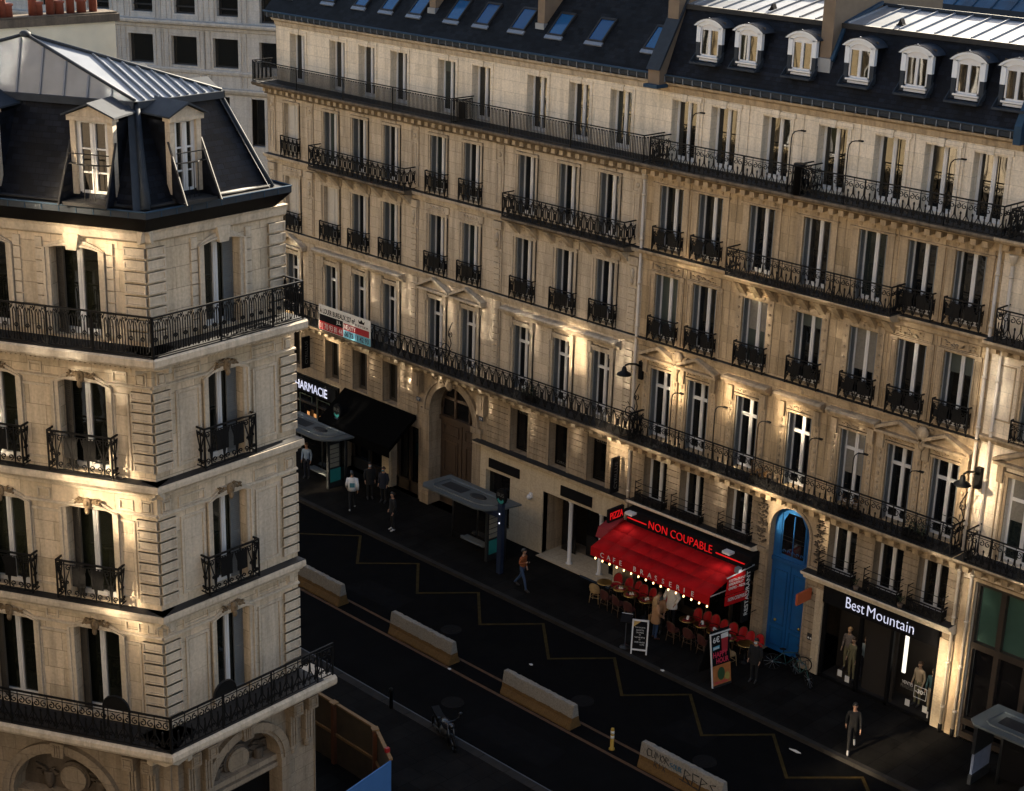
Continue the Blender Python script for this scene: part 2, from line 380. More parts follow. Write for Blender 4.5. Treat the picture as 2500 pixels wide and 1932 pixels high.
def rail_unit(mb, x, w, z0, z1, y, style):
    h = z1-z0; r = .0165
    if style == 'scroll':
        cx = x+w/2; rr = w*.24
        for s in (-1, 1):
            c = cx+s*w*.25; P = spiral(c, z1-.14-rr, rr, 1.15, math.pi/2 if s < 0 else math.pi/2, s, 10, y)
            P = [(cx+s*w*.46, y, z0+.30*h), (cx+s*w*.48, y, z0+.55*h)][:0]+P
            mb.tube(P, r, 4, False)
            mb.tube([(c+s*rr*.98, y, z1-.14-rr), (c+s*rr*.75, y, z0+.42*h), (cx+s*.02, y, z0+.08)], r, 4, False)
            mb.tube(spiral(cx+s*w*.33, z0+.2*h, w*.14, 1., -math.pi/2, s, 8, y), r, 4, False)
            mb.tube([(cx+s*w*.12, y, z0+.06), (cx+s*w*.02, y, z0+.34*h), (cx, y, z0+.5*h)], r, 4, False)
        mb.blob((cx, y, z0+.5*h), .04, .02, .06, 5, 3)
        mb.tube([(x, y, z0), (x, y, z1)], r*.8, 4, False); mb.tube([(cx, y, z0), (cx, y, z0+.4*h)], r*.8, 4, False)
    elif style == 'lace':
        cx = x+w/2
        mb.tube([(x, y, z0), (x, y, z1)], r, 4, False)
        for s in (-1, 1):
            mb.tube(spiral(cx+s*w*.22, z0+.72*h, w*.2, 1., math.pi/2, s, 8, y), r, 4, False)
            mb.tube(spiral(cx+s*w*.22, z0+.27*h, w*.2, 1., -math.pi/2, s, 8, y), r, 4, False)
            mb.tube([(cx+s*w*.42, y, z0+.05), (cx+s*w*.1, y, z0+.5*h), (cx+s*w*.42, y, z1-.08)], r*1.1, 4, False)
        mb.box(cx-.075, cx+.075, y-.008, y+.008, z0+.36*h, z0+.64*h)
    elif style == 'bars':
        n = max(2, round(w/.078)); s = w/n
        for i in range(n):
            a = x+i*s; mb.tube([(a, y, z0+.05), (a, y, z1-.06)], .016, 4, False)
            if i % 2 == 0: mb.tube([(a, y, z1-.13), (a+s*.5, y, z1-.07), (a+s, y, z1-.13)], .012, 4, False)
    elif style == 'hoops':
        n = max(1, round(w/.29)); s = w/n
        for i in range(n):
            a = x+i*s
            for k in (0, .25, .5): mb.tube([(a+k*s, y, z0+.03), (a+k*s, y, z1-.16-(.1 if k == .25 else 0))], .0135, 4, False)
            mb.tube([(a, y, z1-.16), (a+s*.12, y, z1-.1), (a+s*.25, y, z1-.26), (a+s*.38, y, z1-.1), (a+s*.5, y, z1-.16)], .0135, 4, False)
            mb.tube([(a+s*.5, y, z1-.16), (a+s*.62, y, z1-.05), (a+s*.72, y, z1-.09), (a+s*.8, y, z1-.04), (a+s*.95, y, z1-.1), (a+s, y, z1-.03)], .0135, 4, False)
            mb.tube([(a+s*.5, y, z0+.25), (a+s*.5, y, z0+.1), (a+s*.62, y, z0+.03), (a+s*.74, y, z0+.1), (a+s*.74, y, z1-.24), (a+s*.66, y, z1-.13)], .0135, 4, False)
            c = (a+s*.25, z0+.42*h); mb.tube([(c[0]+.04*math.cos(t*math.pi/4), y, c[1]+.05*math.sin(t*math.pi/4)) for t in range(9)], .0135, 4, False)
            mb.blob((a+s*.86, y, z1-.11), .025, .012, .04, 5, 3)
    elif style == 'fan':
        cx = x+w/2
        for s in (-1, 1):
            mb.tube([(cx, y, z0+.05), (cx+s*w*.12, y, z0+.5*h), (cx+s*w*.36, y, z1-.2), (cx+s*w*.44, y, z1-.08)], r, 4, False)
            mb.tube(spiral(cx+s*w*.27, z1-.1-w*.17, w*.17, 1.1, math.pi/2, s, 9, y), r, 4, False)
            mb.tube(spiral(cx+s*w*.28, z0+.06+w*.19, w*.19, 1.2, -math.pi/2, -s, 10, y), r, 4, False)
            mb.tube(spiral(cx+s*w*.14, z0+.42*h, w*.11, 1.1, -math.pi/2, s, 9, y), r, 4, False)
        mb.tube([(cx, y, z0), (cx, y, z1)], r, 4, False)
def railing(bld, face, x0, x1, y, z0, z1, style, unit=.42, ret=None, posts=(), name='railing', thin=False, plates=()):
    """iron guard rail on a façade: front run, returns to the wall (ret = wall y), uprights"""
    mb = MB(face.M).mat(IRON); runs = [(x0, x1)]
    n = max(1, round((x1-x0)/unit)); u = (x1-x0)/n
    for i in range(n): rail_unit(mb, x0+i*u, u, z0+.04, z1, y, style)
    for zz, t in ((z1, .024), (z0+.03, .014), (z1-.09, .010))[:2 if style in ('hoops', 'bars') else 3]: mb.box(x0, x1, y-t, y+t, zz-t*.8, zz+t*.8)
    for px in [x0, x1]+list(posts): mb.box(px-.018, px+.018, y-.018, y+.018, z0-.02, z1+.02)
    for a, b in plates: mb.box(a, b, y-.006, y+.006, z0+.36*(z1-z0), z1-.12)
    if ret is not None:
        for px in (x0, x1):
            L = ret-y; m2 = max(1, round(L/unit)); sub = MB(face.M @ Matrix.Translation((px, y, 0)) @ Matrix.Rotation(R(90), 4, 'Z')).mat(IRON)
            for i in range(m2): rail_unit(sub, i*L/m2, L/m2, z0+.04, z1, 0, style)
            sub.box(0, L, -.02, .02, z1-.02, z1+.02); sub.box(0, L, -.012, .012, z0+.02, z0+.045)
            k = len(mb.v); mb.v += sub.v; mb.f += [tuple(i+k for i in f) for f in sub.f]; mb.mi += sub.mi; mb.sm += sub.sm
    return mb.build(name, bld)
_wc = {}
def win_meshes(w, h, kind, gmat, fmat):
    key = (round(w, 2), round(h, 2), kind, gmat.name, fmat.name)
    if key in _wc: return _wc[key]
    f = MB().mat(fmat); b = .055; H = h
    f.box(-w/2, -w/2+b, 0, .07, 0, H); f.box(w/2-b, w/2, 0, .07, 0, H); f.box(-w/2+b, w/2-b, 0, .07, H-b, H); f.box(-w/2+b, w/2-b, -.01, .07, 0, .09)
    if kind == 'single':
        pass
    else:
        f.box(-.065, .065, -.03, .06, .09, H-b); f.box(-.018, .018, -.045, -.028, .09, H-b)
        for s in (-1, 1):
            a, c = sorted((s*(w/2-b), s*(w/2-b-.045))); f.box(a, c, -.012, .05, .09, H-b)
        if kind in ('transom', 'transom3'):
            z = H*.74; f.box(-w/2+b, w/2-b, -.025, .06, z-.06, z+.05); z = H*.16; f.box(-w/2+b, w/2-b, -.02, .05, z-.04, z+.04)
        elif kind == 'kick': f.box(-w/2+b, w/2-b, -.02, .05, .09, .42)
        elif kind == 'bars':
            for t in (.3, .62): f.box(-w/2+b, w/2-b, -.006, .04, H*t-.018, H*t+.018)
        else: f.box(-w/2+b, w/2-b, -.012, .05, .09, .14)
    p = MB().mat(gmat); p.box(-w/2+.02, w/2-.02, .025, .035, .03, H-.02)
    _wc[key] = (f.mesh('window'), p.mesh('pane')); return _wc[key]
_sc = {}
def shutter_mesh(w, h, mat):
    key = (round(w, 2), round(h, 2), mat.name)
    if key in _sc: return _sc[key]
    m = MB().mat(mat); t = .022
    m.box(0, .035, -t, t, 0, h); m.box(w-.035, w, -t, t, 0, h)
    for a, b in ((0, .08), (h*.48, h*.48+.07), (h-.08, h)): m.box(.035, w-.035, -t, t, a, b)
    z = .1
    while z < h-.1:
        if not (h*.48-.03 < z < h*.48+.07): m.prism([(-t*.7, z), (t*.7, z+.03), (t*.7, z+.04), (-t*.7, z+.012)], .035, w-.035, 'x')
        z += .055
    m.box(.035, w-.035, -.003, .003, .05, h-.05)
    _sc[key] = m.mesh('shutter'); return _sc[key]
def hash_(v): return abs(math.sin(v*12.9898)*43758.5453)
def window(bld, face, xc, z0, w, h, kind='plain', y=.28, gmat=None, fmat=None, sh=None, angs=(86, 92), smat=None, sw=.25, closed=False):
    f, p = win_meshes(w, h, kind, gmat or GLASS, fmat or WHITE)
    o = put(f, 'window', bld, face.p(xc, y, z0)-wloc(bld), face.a)
    put(p, 'pane', o, (0, 0, 0))
    rk = (hash_(xc*7.3+z0*3.1+face.a*5)) % 1.0
    if gmat is None and kind != 'single' and rk < .17 and not closed:
        bl = MB().mat(BLIND if rk < .11 else BLINDW); hh = h*(.2+rk*2.4); bl.box(-w/2+.05, w/2-.05, .012, .02, h-hh, h-.05); put(bl.mesh('blind'), 'blind', o, (0, 0, 0))
    if closed:
        s = shutter_mesh(w/2-.01, h-.05, smat or SHUTW)
        put(s, 'shutter', o, (-w/2, -.09, .02)); put(s, 'shutter', o, (.01, -.09, .02))
    elif sh:
        s = shutter_mesh(sw, h-.04, smat or SHUT)
        if 'l' in sh: put(s, 'shutter', o, (-w/2+.03, -.03, .01), R(-angs[0]))
        if 'r' in sh: put(s, 'shutter', o, (w/2-.03, -.03, .01), R(180+angs[0]))
    return o
# ---------------------------------------------------------------- ground
ASPH = pmat('asphalt', (.005, .005, .0052), .8, 0, .45, 1.2, .25, spec=.02, coord='Object')
ASPH2 = pmat('asphalt_lane', (.0046, .0046, .0048), .8, 0, .4, 2.2, .2, spec=.02, coord='Object')
def pav_mat():
    m, nt, n, l, b = _new('pavement_slabs'); b.inputs['Roughness'].default_value = .75; b.inputs['Specular IOR Level'].default_value = .03
    geo = n.new('ShaderNodeNewGeometry'); br = n.new('ShaderNodeTexBrick'); br.offset = .37
    br.inputs['Scale'].default_value = 1; br.inputs['Brick Width'].default_value = 1.05; br.inputs['Row Height'].default_value = .7
    br.inputs['Mortar Size'].default_value = .012; br.inputs['Color1'].default_value = (.0085, .008, .0075, 1); br.inputs['Color2'].default_value = (.0125, .0118, .011, 1); br.inputs['Mortar'].default_value = (.004, .004, .004, 1)
    mp = n.new('ShaderNodeMapping'); mp.inputs['Rotation'].default_value = (0, 0, R(90)); l.new(geo.outputs['Position'], mp.inputs['Vector']); l.new(mp.outputs['Vector'], br.inputs['Vector'])
    no = n.new('ShaderNodeTexNoise'); no.inputs['Scale'].default_value = .8; no.inputs['Detail'].default_value = 9; no.inputs['Roughness'].default_value = .7; l.new(geo.outputs['Position'], no.inputs['Vector'])
    r = n.new('ShaderNodeMapRange'); r.inputs['From Min'].default_value = .3; r.inputs['From Max'].default_value = .7; r.inputs['To Min'].default_value = .55; r.inputs['To Max'].default_value = 1.3; l.new(no.outputs['Fac'], r.inputs['Value'])
    vm = n.new('ShaderNodeVectorMath'); vm.operation = 'SCALE'; l.new(br.outputs['Color'], vm.inputs[0]); l.new(r.outputs['Result'], vm.inputs['Scale']); l.new(vm.outputs['Vector'], b.inputs['Base Color'])
    bp = n.new('ShaderNodeBump'); bp.inputs['Strength'].default_value = .4; bp.inputs['Distance'].default_value = .02; l.new(no.outputs['Fac'], bp.inputs['Height']); l.new(bp.outputs['Normal'], b.inputs['Normal']); return m
PAVE = pav_mat()
KERB = pmat('granite_kerb', (.026, .024, .022), .8, 0, .45, 2.5, .2, spec=.08)
YEL = pmat('yellow_road_paint', (.032, .022, .0065), .8, 0, .95, 5., spec=.1)
ORG = pmat('ochre_road_paint', (.065, .028, .008), .8, 0, .8, 7.)
WHL = pmat('white_road_paint', (.07, .075, .085), .7, 0, .4, 5.)
m = MB().mat(ASPH); m.face([(-400, -400, -.14), (400, -400, -.14), (400, 400, -.14), (-400, 400, -.14)]); structure(m.build('road'))
m = MB().mat(PAVE); m.box(-140, 60, -3.78, .6, -.4, 0); structure(m.build('pavement'))
m = MB().mat(KERB)
x = -140.
while x < 60: m.box(x+.006, x+1.19, -3.98, -3.785, -.4, .006); x += 1.2
structure(m.build('kerb'))
m = MB().mat(PAVE); m.box(-140, -31.0, -21.2, -12.75, -.4, 0); m.box(-31, -29.4, -27, -12.75, -.4, -.001); structure(m.build('pavement'))
m = MB().mat(KERB)
x = -140.
while x < -29.5: m.box(x+.006, x+1.19, -12.745, -12.42, -.4, .008); x += 1.2
structure(m.build('kerb'))
m = MB().mat(PAVE); m.box(-30.5, 60, -44.5, -34, -.4, -.002); structure(m.build('pavement'))
m = MB().mat(ASPH2); m.face([(-140, -8.3, -.136), (60, -8.3, -.136), (60, -3.99, -.136), (-140, -3.99, -.136)]); structure(m.build('bus_lane'))
def stripe(mb, a, b, w, z=-.131):
    a = Vector(a); b = Vector(b); d = (b-a).normalized(); n = Vector((-d.y, d.x))*w/2; e = d*w/2
    mb.face([(a-n-e).to_tuple()+(z,), (b-n+e).to_tuple()+(z,), (b+n+e).to_tuple()+(z,), (a+n-e).to_tuple()+(z,)])
m = MB().mat(YEL); up = True; xs = [-55.4, -53.5, -51.2, -49.3, -47.3, -45.65, -43.65, -42.1, -40.1, -38.56, -36.5, -34.95, -32.96, -31.4, -29.4, -27.82, -25.93, -24.3, -22.3]
for i in range(len(xs)-1):
    a, b = (xs[i], -4.28 if i % 2 else -6.1), (xs[i+1], -6.1 if i % 2 else -4.28); stripe(m, a, b, .11, -.131+.0005*(i % 2))
structure(m.build('bus_stop_marking'))
m = MB().mat(ORG); stripe(m, (-80, -8.5), (20, -8.52), .12); stripe(m, (-80, -9.26), (20, -9.3), .13); structure(m.build('lane_marking'))
m = MB().mat(WHL); stripe(m, (-80, -12.3), (20, -12.3), .17); structure(m.build('gutter_marking'))
# ---------------------------------------------------------------- the long façade: building B (pale) and building C (tan)
BX = [-59.2, -56.42, -54.45, -52.38, -49.45, -47.43, -44.35, -42.15, -40.06]
CX = [-37.07, -35.3, -33.07, -30.8, -28.62, -26.78, -25.07]
B0, B1, C1 = -61.0, -38.25, -23.98
SB = .34     # set-back of the fifth floor
SLAB = [(.05, 16.5), (.14, 16.5), (.14, 16.82), (.55, 16.84), (.62, 16.9), (.80, 16.93), (.86, 17.0), (.86, 17.06), (.82, 17.08)]
def dentils(mb, x0, x1, z0, z1, out, step=.32, w=.16, y=0.):
    x = x0+step*.3
    while x < x1-w: mb.box(x, x+w, y-out, y+.01, z0, z1); x += step
def balcony_top(mb, x0, x1, y0, z, out):
    mb.mat(LEAD); mb.box(x0+.02, x1-.02, y0-out+.03, y0+.36, z, z+.012)

B = empty('stone_building', 'long pale stone apartment building with nine window bays and blue skylights in its roof', 'building', (-49.6, 0, 0))
C = empty('stone_building', 'tan stone apartment building with seven arched white dormers and a blue arched street door', 'building', (-31.1, 0, 0))

def upper_ops(X, w4, w3, w2, ce, we):
    return ([(x-w4/2, x+w4/2, 13.88, 16.22, 0) for x in X]+[(x-w3/2, x+w3/2, 10.5, 12.95, 0) for x in X]+[(x-w2/2, x+w2/2, 6.68, 9.37, 0) for x in X]+[(x-we/2, x+we/2, 3.95, 5.82, 0, .42) for x in ce])
# ---- B walls
opsB = upper_ops(BX, .95, .95, .92, [BX[0]-.1, BX[1], BX[2], BX[3], BX[6], BX[7], BX[8]], 1.0)+[(-49.75, -47.05, 0, 5.75, 1.35, .75)]
shopB = [(-60.9, -56.0, 0, 3.05, 0, .5), (-55.5, -52.9, 0, 3.3, 0, .9), (-52.3, -50.5, 0, 3.3, 0, .9), (-46.25, -44.75, .45, 2.85, 0, .35), (-42.85, -38.75, 0, 2.85, 0, 2.2)]
mb = MB().mat(ST_B)
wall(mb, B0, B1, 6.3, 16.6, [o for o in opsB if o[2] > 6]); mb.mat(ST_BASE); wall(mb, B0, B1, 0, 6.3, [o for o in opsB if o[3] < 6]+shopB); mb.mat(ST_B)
ops5 = [(x-.52, x+.52, 17.12, 19.24, 0) for x in [q+.06 for q in BX]]
mb.mat(ST_CU); wall(mb, B0+.3, B1, 16.6, 20.0, ops5, SB)
mb.box(B0, B0+.02, .0, 9, 0, 16.6); mb.box(B0+.3, B0+.32, SB, 9, 16.6, 20)
mb.mat(ST_DARK); mb.box(B0+.1, B1, 3.0, 3.1, 0, 20)
mb.build('wall', B)
def trims(bld, name, mat, fn):
    m = MB().mat(mat); fn(m); return m.build(name, bld)
def b_trim(m):
    mat0 = ST_TRIM
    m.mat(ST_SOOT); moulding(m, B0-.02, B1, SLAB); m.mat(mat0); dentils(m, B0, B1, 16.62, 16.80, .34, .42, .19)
    moulding(m, B0-.02, B1, [(.03, 13.42), (.09, 13.45), (.09, 13.62), (.26, 13.66), (.30, 13.76), (.30, 13.80)])
    moulding(m, B0-.02, B1, [(.02, 10.14), (.07, 10.18), (.1, 10.34), (.2, 10.38), (.2, 10.44)])
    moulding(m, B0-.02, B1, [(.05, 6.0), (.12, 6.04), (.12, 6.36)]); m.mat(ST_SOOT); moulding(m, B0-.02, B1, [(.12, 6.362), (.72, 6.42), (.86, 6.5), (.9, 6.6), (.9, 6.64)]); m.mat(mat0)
    dentils(m, B0, B1, 6.12, 6.36, .36, .48, .2)
    moulding(m, B0+.3, B1, [(.02, 19.5), (.06, 19.52), (.1, 19.7), (.26, 19.78), (.3, 19.86)], SB)
    m.mat(ST_CU)
    # fifth floor: flat surrounds and panels
    for x in [q+.06 for q in BX]:
        m.box(x-.66, x-.525, SB-.035, SB+.01, 17.12, 19.3); m.box(x+.525, x+.66, SB-.035, SB+.01, 17.12, 19.3)
        m.box(x-.66, x+.66, SB-.04, SB+.01, 19.3, 19.42); m.prism([(x-.1, 19.25), (x+.1, 19.25), (x+.14, 19.47), (x-.14, 19.47)], SB-.07, SB+.01)
    m.mat(mat0)
    # bay pilasters
    for x in (-60.6, -57.85, -50.85, -45.83, -38.66):
        w = .24 if x > -39 else .22
        m.box(x-w, x+w, -.06, .01, 13.95, 16.45); frame_panel(m, x-w*.6, x+w*.6, 14.1, 15.75, .035, .09); frame_panel(m, x-w*.9, x+w*.9, 15.82, 16.3, .03, .09)
        m.blob((x, -.07, 16.06), .1, .05, .1, 8, 4)
        m.box(x-w, x+w, -.05, .01, 10.5, 13.4)
        for k in range(7): m.box(x-w*.75, x+w*.75, -.1, .01, 10.55+k*.24, 10.75+k*.24)
        m.box(x-w*.8, x+w*.8, -.11, .01, 12.3, 13.05); m.blob((x, -.11, 12.75), .12, .08, .22, 8, 5); m.blob((x, -.13, 12.45), .08, .06, .12, 8, 4)
        m.box(x-w*1.15, x+w*1.15, -.16, .01, 13.1, 13.4)
        m.box(x-w, x+w, -.05, .01, 6.66, 10.1)
        for k in range(12): m.box(x-w*.75, x+w*.75, -.1, .01, 6.72+k*.26, 6.94+k*.26)
    for i, x in enumerate(BX):
        surround(m, x, .95, 13.88, 16.22, .12, .05); m.box(x-.3, x+.3, -.05, .01, 16.36, 16.46)
        surround(m, x, .95, 10.5, 12.95, .16, .06); m.box(x-.72, x+.72, -.07, .01, 13.1, 13.38)
        if i in (0, 4, 5):
            for k in range(5): m.blob((x-.36+k*.18, -.07, 13.26), .07, .05, .07, 8, 4)
            m.box(x-.5, x+.5, -.1, .01, 13.13, 13.18)
        else: leaves(m, x, 13.24, 1.0, .16, -.07, 10)
        surround(m, x, .92, 6.68, 9.37, .2, .07)
        leaves(m, x, 9.55, 1.1, .14, -.07, 12)
        for s in (-1, 1):
            m.box(x+s*.58-.1, x+s*.58+.1, -.14, .01, 9.25, 9.7)
            for k in range(8): m.blob((x+s*.6, -.08, 7.1+k*.28), .06, .03, .1, 6, 3)
        if i in (0, 4, 5): pediment(m, x, .98, 9.72, 10.28)
    for a, b in ((-57.5, -51.45), (-45.35, -39.1)): moulding(m, a, b, [(.05, 9.68), (.12, 9.72), (.14, 9.82), (.34, 9.88), (.38, 9.98), (.3, 10.04)])
    # central and side balconies on the fourth floor
    for a, b in ((-57.2, -50.75), (-45.05, -38.62)):
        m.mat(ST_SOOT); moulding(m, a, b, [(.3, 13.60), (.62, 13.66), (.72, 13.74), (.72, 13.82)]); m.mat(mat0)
        for k in range(7): x = a+.35+k*(b-a-.7)/6; m.prism([(-.58, 13.6), (-.05, 13.05), (.0, 13.05), (.0, 13.6)], x-.12, x+.12, 'x')
    m.mat(ST_BASE)
    # entresol
    courses(m, B0, B1, 3.95, 5.98, [o for o in opsB if 3 < o[3] < 5.9 and o[2] > 3] + [(-50.55, -46.25, 0, 6)], 8)
    for x in (BX[0]-.1, BX[1], BX[2], BX[3], BX[6], BX[7], BX[8]): m.box(x-.62, x-.505, -.05, .01, 3.95, 5.9); m.box(x+.505, x+.62, -.05, .01, 3.95, 5.9)
    # carriage arch: archivolt, keystone carving, side pilasters
    P = arc_pts(-49.75, -47.05, 4.4, 1.35, 18); Q = arc_pts(-50.0, -46.8, 4.4, 1.6, 18); Q2 = arc_pts(-50.12, -46.68, 4.4, 1.72, 18)
    for i in range(18): m.prism([P[i+1], P[i], Q[i], Q[i+1]], -.07, .01); m.prism([Q[i+1], Q[i], Q2[i], Q2[i+1]], -.13, .01)
    for x in (-50.0, -46.8): m.box(x-.24, x+.24, -.07, .01, .0, 4.4); m.box(x-.3, x+.3, -.14, .01, 4.15, 4.4); m.box(x-.28, x+.28, -.12, .01, 0, .6)
    leaves(m, -48.4, 5.95, 2.4, .35, -.12, 34); m.blob((-48.4, -.18, 5.85), .2, .12, .24, 8, 5)
    for x in (-50.4, -46.4): m.box(x-.2, x+.2, -.3, .01, 5.1, 5.98); m.box(x-.14, x+.14, -.36, -.3, 5.4, 5.98)
def pediment(m, x, hw, z0, z1):
    m.box(x-hw, x+hw, -.3, .01, z0, z0+.09); m.box(x-hw*.9, x+hw*.9, -.14, .01, z0-.06, z0)
    for s in (-1, 1):
        P = [(x+s*hw, z0+.093), (x+s*hw, z0+.2), (x, z1+.1), (x, z1-.02)]
        m.prism(P if s < 0 else P[::-1], -.34, .01)
    m.prism([(x-hw*.7, z0+.09), (x+hw*.7, z0+.09), (x, z1-.06)], -.1, .01)
trims(B, 'stone_trim', ST_TRIM, b_trim)
for a, b, z, o in ((B0, B1, 17.08, .86), (B0, B1, 6.64, .9), (-57.2, -50.75, 13.82, .72), (-45.05, -38.62, 13.82, .72), (B0, B1, 13.80, .3), (B0, B1, 10.44, .2)): mb = MB(); balcony_top(mb, a, b, 0, z, o); mb.build('balcony_floor', B)
# windows of B
for i, x in enumerate(BX):
    window(B, FM, x+.06, 17.12, 1.04, 2.12, 'plain', SB+.3)
    cl = (i == 0)
    window(B, FM, x, 13.88, .95, 2.34, 'plain', .27, sh='lr', sw=.24, closed=cl)
    window(B, FM, x, 10.5, .95, 2.45, 'plain', .27, sh='lr', sw=.24, closed=(i in (0, 1)))
    window(B, FM, x, 6.68, .92, 2.69, 'transom', .27, sh='lr', sw=.24)
    if i not in (4, 5): window(B, FM, x-(.1 if i == 0 else 0), 3.95, 1.0, 1.87, 'single' if i > 5 else 'plain', .36, gmat=GLASSD if i > 5 else None, fmat=BLACK if i > 5 else SHUTD)
railing(B, FM, -60.95, -47.85, -.8, 17.1, 18.03, 'bars', .95, ret=.3, posts=[-57.8, -54.6, -51.4])
railing(B, FM, -47.75, B1+.4, -.8, 17.1, 18.05, 'bars', .95, ret=.3, posts=[-44.6, -41.4])
for a, b in ((-57.15, -50.8), (-45.0, -38.66)): railing(B, FM, a, b, -.68, 13.85, 14.76, 'lace', .34, ret=0., posts=[a+(b-a)/3, a+(b-a)*2/3])
for i, x in enumerate(BX):
    if i in (0, 4, 5): railing(B, FM, x-.6, x+.6, -.2, 13.83, 14.76, 'lace', .3, ret=0.)
    railing(B, FM, x-.63, x+.63, -.2, 10.46, 11.37, 'lace', .3, ret=0., plates=((x-.3, x-.02), (x+.02, x+.3)))
railing(B, FM, -60.9, B1+.45, -.82, 6.66, 7.68, 'lace', .4, ret=0., posts=[-57, -52.5, -48.4, -44, -41])
# door of the carriage arch
WOOD = pmat('brown_door_wood', (.055, .036, .024), .55, 0, .3, 5., .1)
m = MB().mat(WOOD); y = .62
for s in (-1, 1):
    x0, x1 = sorted((-48.4+s*.03, -48.4+s*1.34)); m.box(x0, x1, y, y+.08, 0, 3.85)
    for a, b in ((.3, 1.2), (1.45, 3.0)): frame_panel(m, x0+.22, x1-.2, a, b, .07, .05, y); m.box(x0+.36, x1-.34, y-.03, y, a+.15, b-.15)
    frame_panel(m, x0+.18, x1-.16, 3.2, 3.7, .05, .05, y)
m.box(-49.75, -47.05, y-.1, y+.1, 3.86, 4.06)
dr = m.build('carriage_door', B)
m = MB().mat(BRASS); m.blob((-48.2, .55, 1.15), .05, .05, .05); m.build('handle', dr)
m = MB().mat(WOOD); z = 4.06
for x in (-49.7, -48.85, -47.95, -47.1): m.box(x-.05, x+.05, .6, .68, z, 5.55 if abs(x+48.4) < .8 else 4.75)
m.box(-49.7, -47.1, .6, .68, 4.85, 4.95)
P = arc_pts(-49.75, -47.05, 4.4, 1.35, 18); Q = arc_pts(-49.63, -47.17, 4.4, 1.23, 18)
for i in range(18): m.prism([Q[i+1], Q[i], P[i], P[i+1]], .6, .68)
fl = m.build('fanlight', B)
m = MB().mat(GLASSD); m.prism([(-49.7, 4.07)]+[(-47.1, 4.07)]+arc_pts(-49.7, -47.1, 4.4, 1.3, 14), .69, .71); m.build('pane', fl)
# roof of B: slates up from the gutter, skylights, zinc above
t = 45; yb, zb = -.05, 20.1
mb = MB().mat(SLATEB); mb.face([(B0-.1, yb, zb), (B1+.1, yb, zb), (B1+.1, yb+2.75, zb+2.75), (B0-.1, yb+2.75, zb+2.75)])
mb.mat(ZINCD); mb.face([(B0-.1, yb+2.75, zb+2.75), (B1+.1, yb+2.75, zb+2.75), (B1+.1, 6.2, 23.75), (B0-.1, 6.2, 23.75)]); mb.face([(B0-.1, 6.2, 23.75), (B1+.1, 6.2, 23.75), (B1+.1, 12, 20), (B0-.1, 12, 20)])
mb.face([(B0-.1, yb, zb), (B0-.1, yb+2.75, zb+2.75), (B0-.1, 6.2, 23.75), (B0-.1, 12, 20)]); mb.box(B0-.1, B1+.1, yb+2.7, yb+2.85, zb+2.72, zb+2.84)
mb.box(B0, B1, 11.8, 12, 0, 20.05)
roofB = mb.build('roof', B)
def gutter(bld, x0, x1, y0, z0=19.86, z1=20.12, out=.36, mat=None, fr=FM):
    m = MB(fr.M).mat(mat or ZINCD); moulding(m, x0, x1, [(out-.16, z0), (out-.02, z0+.06), (out, z1-.05), (out+.03, z1-.03), (out+.03, z1), (out-.04, z1)], y0)
    m.box(x0, x1, y0-out+.05, y0+.15, z1-.02, z1-.005)
    m.mat(ZINCB); m.box(x0, x1, y0-out-.036, y0-out+.02, z1+.001, z1+.03); m.mat(ZINC); x = x0+.2
    while x < x1: m.box(x-.01, x+.01, y0-out-.035, y0-out+.05, z0+.02, z1-.03); x += .42
    return m.build('gutter', bld)
gutter(B, B0-.05, B1, SB)
m = MB().mat(ZINCB); m.box(B0-.1, B1, -.1, .0, 20.1, 20.16); m.build('eaves_flashing', B)
S45 = Matrix.Rotation(R(45), 4, 'X')
sk = MB().mat(LEAD); sk.box(-.40, -.33, -.06, .1, 0, 1.12); sk.box(.33, .40, -.06, .1, 0, 1.12); sk.box(-.33, .33, -.06, .1, 0, .07); sk.box(-.33, .33, -.07, .1, 1.03, 1.12)
sk.mat(ZINC); sk.box(-.44, .44, -.035, .06, -.16, -.002)
skm = sk.mesh('skylight'); gl = MB().mat(SKYLIGHT); gl.box(-.33, .33, -.03, .02, .07, 1.03); glm = gl.mesh('pane')
for x in (-60.1, -57.3, -55.2, -53.45, -51.7, -49.45, -47.75, -45.75, -43.75, -41.7, -38.95):
    o = put(skm, 'skylight', B, Vector((x, yb+.66, zb+.69))-wloc(B)); o.rotation_euler = (R(-45), 0, 0); put(glm, 'pane', o, (0, 0, 0))
for x in (-51.05, -44.9):
    m = MB().mat(RENDERT); m.box(x, x+.36, .85, 1.9, 20.9, 25.5); m.mat(ZINC); m.box(x-.05, x+.41, .78, 1.95, 20.75, 21.15); m.mat(ST_DARK); m.box(x-.06, x+.42, .8, 1.96, 25.5, 25.62); m.build('chimney', roofB)
# ---- party wall between B and C (belongs to C)
m = MB().mat(RENDERT); xa, xb = -38.24, -37.72
m.prism([(-.32, 19.75), (.35, 19.75), (6.5, 21), (6.5, 23.9), (3.2, 23.9), (1.15, 22.75), (-.32, 20.3)], xa, xb, 'x')
m.box(xa+.02, xb-.02, .55, 3.2, 22.0, 26.0); m.mat(ZINCB); m.box(xa-.05, xb+.06, -.5, .1, 19.68, 19.8); m.mat(ZINCD); m.prism([(-.34, 20.3), (1.13, 22.77), (3.2, 23.92), (3.2, 23.99), (1.05, 22.84), (-.42, 20.3)], xa-.04, xb+.04, 'x')
m.build('party_wall', C)
